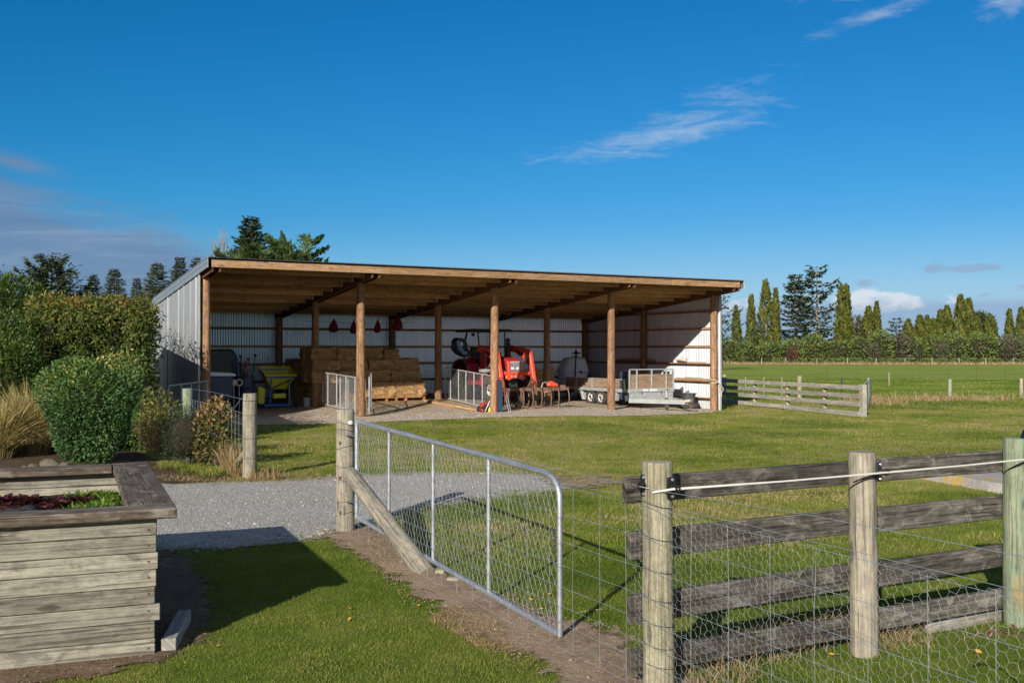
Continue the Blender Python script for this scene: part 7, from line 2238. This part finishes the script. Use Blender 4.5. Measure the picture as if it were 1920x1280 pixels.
def lumps_mesh(name, label, mat, x, y, r, seed, cat, flat=.7, dz=0.0):
    g = G(seed); n = len(x)
    d = np.array([[1, 0, 0], [-1, 0, 0], [0, 1, 0], [0, -1, 0], [0, 0, 1], [0, 0, -1]], float)
    a = g.uniform(0, 2 * pi, n); c_, s_ = np.cos(a), np.sin(a)
    v = d[None] * (r[:, None, None] * g.uniform(.65, 1.25, (n, 6, 1)))
    vx = v[..., 0] * c_[:, None] - v[..., 1] * s_[:, None]; vy = v[..., 0] * s_[:, None] + v[..., 1] * c_[:, None]
    vv = np.stack([vx + x[:, None], vy + y[:, None], v[..., 2] * flat + (gz(x, y) + dz)[:, None] + r[:, None] * .25], -1).reshape(-1, 3)
    f = np.array([0, 2, 4, 2, 1, 4, 1, 3, 4, 3, 0, 4, 2, 0, 5, 1, 2, 5, 3, 1, 5, 0, 3, 5])
    ff = (np.arange(n)[:, None] * 6 + f[None]).ravel()
    o = np_mesh(name, vv, ff, np.full(n * 8, 3), mat, None, {"rnd": np.repeat(g.uniform(0, 1, n), 6)}, True)
    return tag(o, label, cat, None, "stuff")
M['gravelstone'] = foliage('gravel_stones', [(0, (0.12, .115, .11)), (.5, (.27, .26, .245)), (.9, (.42, .40, .37)), (1, (.58, .56, .52))], 0.0, .9, .2)
M['floorstone'] = foliage('floor_stones', [(0, (0.20, .165, .13)), (.5, (.38, .33, .27)), (.9, (.55, .49, .42)), (1, (.66, .62, .56))], 0.0, .9, .2)
M['clods'] = foliage('soil_clods', [(0, (0.11, .073, .046)), (.5, (.24, .17, .112)), (1, (.35, .26, .18))], 0.0, .95, .1)
M['darkclods'] = foliage('dark_soil_clods', [(0, (0.07, .045, .03)), (.5, (.16, .11, .07)), (1, (.27, .195, .13))], 0.0, .95, .1)
def scatter(poly, n, seed, margin=.15, sd=.07):
    g = G(seed); xs = [p[0] for p in poly]; ys = [p[1] for p in poly]
    x = g.uniform(min(xs) - margin, max(xs) + margin, n); y = g.uniform(min(ys) - margin, max(ys) + margin, n)
    s = sdist(x, y, poly) + g.normal(0, sd, n) + (vnoise(x, y, 2.0) - .5) * .3
    k = s > -.04
    return x[k], y[k], g
x, y, g = scatter(DRIVE, 26000, 21, .2, .16); lumps_mesh("gravel_stones", "loose grey gravel stones on the drive", M['gravelstone'], x, y, g.uniform(.004, .011, len(x)) * (1 + (g.uniform(0, 1, len(x)) < .03) * 1.2), 22, "gravel", .6, .010)
x, y, g = scatter(FENCEDIRT, 15000, 23, .2, .04); lumps_mesh("soil_clods", "crumbs of dry brown soil along the fence", M['clods'], x, y, g.uniform(.003, .010, len(x)) * (1 + (g.uniform(0, 1, len(x)) < .02) * 1.2), 24, "soil", .75, .014)
x, y, g = scatter(BEDDIRT, 7000, 25, .2); lumps_mesh("soil_clods", "crumbs of brown soil around the planter", M['darkclods'], x, y, g.uniform(.003, .010, len(x)), 26, "soil", .75, .010)
x, y, g = scatter(FLOOR, 26000, 27, .3)
u_ = (x - P0.x) * UX + (y - P0.y) * UY; v_f = -(x - P0.x) * UY + (y - P0.y) * UX
k = v_f < 1.2; x, y = x[k], y[k]
lumps_mesh("floor_stones", "pale gravel stones along the front of the shed floor", M['floorstone'], x, y, g.uniform(.008, .022, len(x)), 28, "gravel", .6, .014)
# loose hay strewn on the shed floor
g = G(31); n = 9000
u_ = np.concatenate([g.normal(7.2, 1.6, n // 2), g.uniform(2.0, 17.5, n - n // 2)]); vv_ = np.concatenate([g.normal(3.1, .9, n // 2), g.uniform(.6, 5.0, n - n // 2)])
k = (vv_ > .2) & (vv_ < 8) & (u_ > .3) & (u_ < 17.8) & (vnoise(u_, vv_, 1.1) > .34)
u_, vv_ = u_[k], vv_[k]; n = len(u_)
x = P0.x + u_ * UX - vv_ * UY; y = P0.y + u_ * UY + vv_ * UX
pos = np.stack([x, y, gz(x, y) + .022 + g.uniform(0, .02, n)], 1)
a = g.uniform(0, 2 * pi, n); ax = np.stack([np.cos(a), np.sin(a), g.normal(.05, .12, n)], 1)
tag(leaves("loose_hay", M['strands'], pos, ax, np.array([0, 0, 1.0]) + g.normal(0, .2, (n, 3)), g.uniform(.06, .20, n), g.uniform(.008, .018, n), g.uniform(.1, 1, n), None, .1), "loose hay strewn over the shed floor", "hay", None, "stuff")

# dead straw-coloured grass beside the soil strip and around the foreground posts
def dry_patch(label, poly_px, n, h, seed, wd=.004, lean=.7):
    poly = gpoly(poly_px); g = G(seed)
    xs = [p[0] for p in poly]; ys = [p[1] for p in poly]
    x = g.uniform(min(xs), max(xs), n); y = g.uniform(min(ys), max(ys), n)
    k = (sdist(x, y, poly) + (vnoise(x, y, 5) - .5) * .15) > 0; x, y = x[k], y[k]; n = len(x)
    tag(blades("dead_grass", M['drygrass'], np.stack([x, y, gz(x, y)], 1), h * g.uniform(.4, 1.3, n), wd * g.uniform(.6, 1.3, n), g.normal(0, lean, (n, 2)), g.uniform(0, 1, n), np.zeros(n), None, 2, .8), label, "dry grass", None, "stuff")
dry_patch("matted dead grass between lawn and soil strip", [(845, 1142), (905, 1158), (962, 1200), (985, 1222), (930, 1222), (870, 1190), (810, 1165)], 5200, .05, 41, .0045, 1.1)
dry_patch("dead grass tufts at the stay foot", [(680, 1010), (735, 1005), (770, 1040), (720, 1052), (690, 1035)], 900, .09, 42, .005, 1.2)
dry_patch("tall dead grass under the first rails", [(1275, 1225), (1420, 1190), (1590, 1165), (1600, 1215), (1480, 1245), (1380, 1290), (1280, 1310)], 2600, .19, 43, .004, .8)
dry_patch("dead grass tuft right of the middle rail post", [(1650, 1160), (1725, 1165), (1735, 1215), (1660, 1230)], 800, .17, 44, .004, .9)
dry_patch("dead grass at the foot of the right rail post", [(1800, 1160), (1870, 1150), (1870, 1190), (1800, 1200)], 260, .12, 45, .004, .9)
dry_patch("brown grass along the drive edge on the left", [(270, 903), (360, 905), (470, 905), (560, 902), (620, 897), (600, 884), (480, 893), (380, 893), (300, 892)], 4200, .07, 46, .008, 1.0)
dry_patch("sun-bleached grass along the far edge of the drive", [(660, 890), (820, 884), (1000, 884), (1120, 895), (1080, 912), (1060, 898), (900, 888), (700, 896)], 3000, .05, 47, .008, 1.0)
# sticks
for i, (a, b_) in enumerate((((1118, 1208), (1192, 1196)), ((1110, 1198), (1165, 1207)), ((1150, 1175), (1163, 1188)), ((1085, 1150), (1130, 1145)))):
    p, q = gp(*a), gp(*b_); m = (p + q) / 2 + Vector((0.01, .02, .012))
    tag(MB().ring_tube([p + Zd * .012, m, q + Zd * .015], [.006, .005, .003], 6).build("twig", M['bark_pale']), "thin dry twig on the soil near the gate end", "twig", "twigs near the gate end")
# fallen leaves on the lawn
lf = None
for i, (px, py) in enumerate(((655, 1145), (655, 1165), (700, 1240), (742, 1055), (745, 1062), (860, 1110), (995, 1128), (1005, 1135), (1018, 1142), (965, 1120), (785, 1140), (410, 1215), (1560, 1232), (1835, 1228), (560, 1262), (1030, 1118), (900, 1100))):
    p = gp(px, py)
    if lf is None:
        g = G(5); mb = MB()
        pts = [(-.03, 0, .004), (-.012, .016, .012), (.01, .018, .010), (.032, 0, .016), (.01, -.018, .012), (-.012, -.016, .006), (0, 0, .002)]
        mb._add(pts, [(0, 6, 1), (1, 6, 2), (2, 6, 3), (3, 6, 4), (4, 6, 5), (5, 6, 0)], [[(0, 0)] * 3] * 6)
        lf = mb.build("fallen_leaf", M['leaflitter'])
        at_ = lf.data.attributes.new("rnd", 'FLOAT', 'POINT'); at_.data.foreach_set("value", np.linspace(.2, .8, 7).astype(np.float32))
        tag(lf, "curled orange-brown fallen leaf on the ground", "leaf", "fallen leaves on the ground"); o = lf
    else:
        o = lf.copy(); COL.objects.link(o)
    o.location = p + Zd * .02; o.rotation_euler = (random.uniform(-.5, .5), random.uniform(-.5, .5), random.uniform(0, 6)); k = random.uniform(.5, 1.0); o.scale = (k, k, k)
# sprig of reddish leaves at the lower right
g = G(66); p = at(1915, 1190, 5.2); q = at(1855, 1178, 5.3)
spg = thing("rose_sprig", "sprig of reddish leaves reaching in at the right edge", "plant", (p.x + .1, p.y, 0))
MB().ring_tube([Vector((p.x + .12, p.y, -.02)), Vector((p.x + .10, p.y, p.z * .7)), p, q], [.008, .007, .005, .002], 6).build("stem", M['bark'], spg)
n = 12; t = g.uniform(0, 1, n)[:, None]
pos = np.array(p) * (1 - t) + np.array(q) * t + g.normal(0, .012, (n, 3))
leaves("leaf", M['maroon'], pos, g.normal(0, 1, (n, 3)) + np.array([-.5, 0, -.6]), np.array([0, -.6, 1.0]) + g.normal(0, .4, (n, 3)), g.uniform(.03, .05, n), .018, g.uniform(0, 1, n), spg, .2)
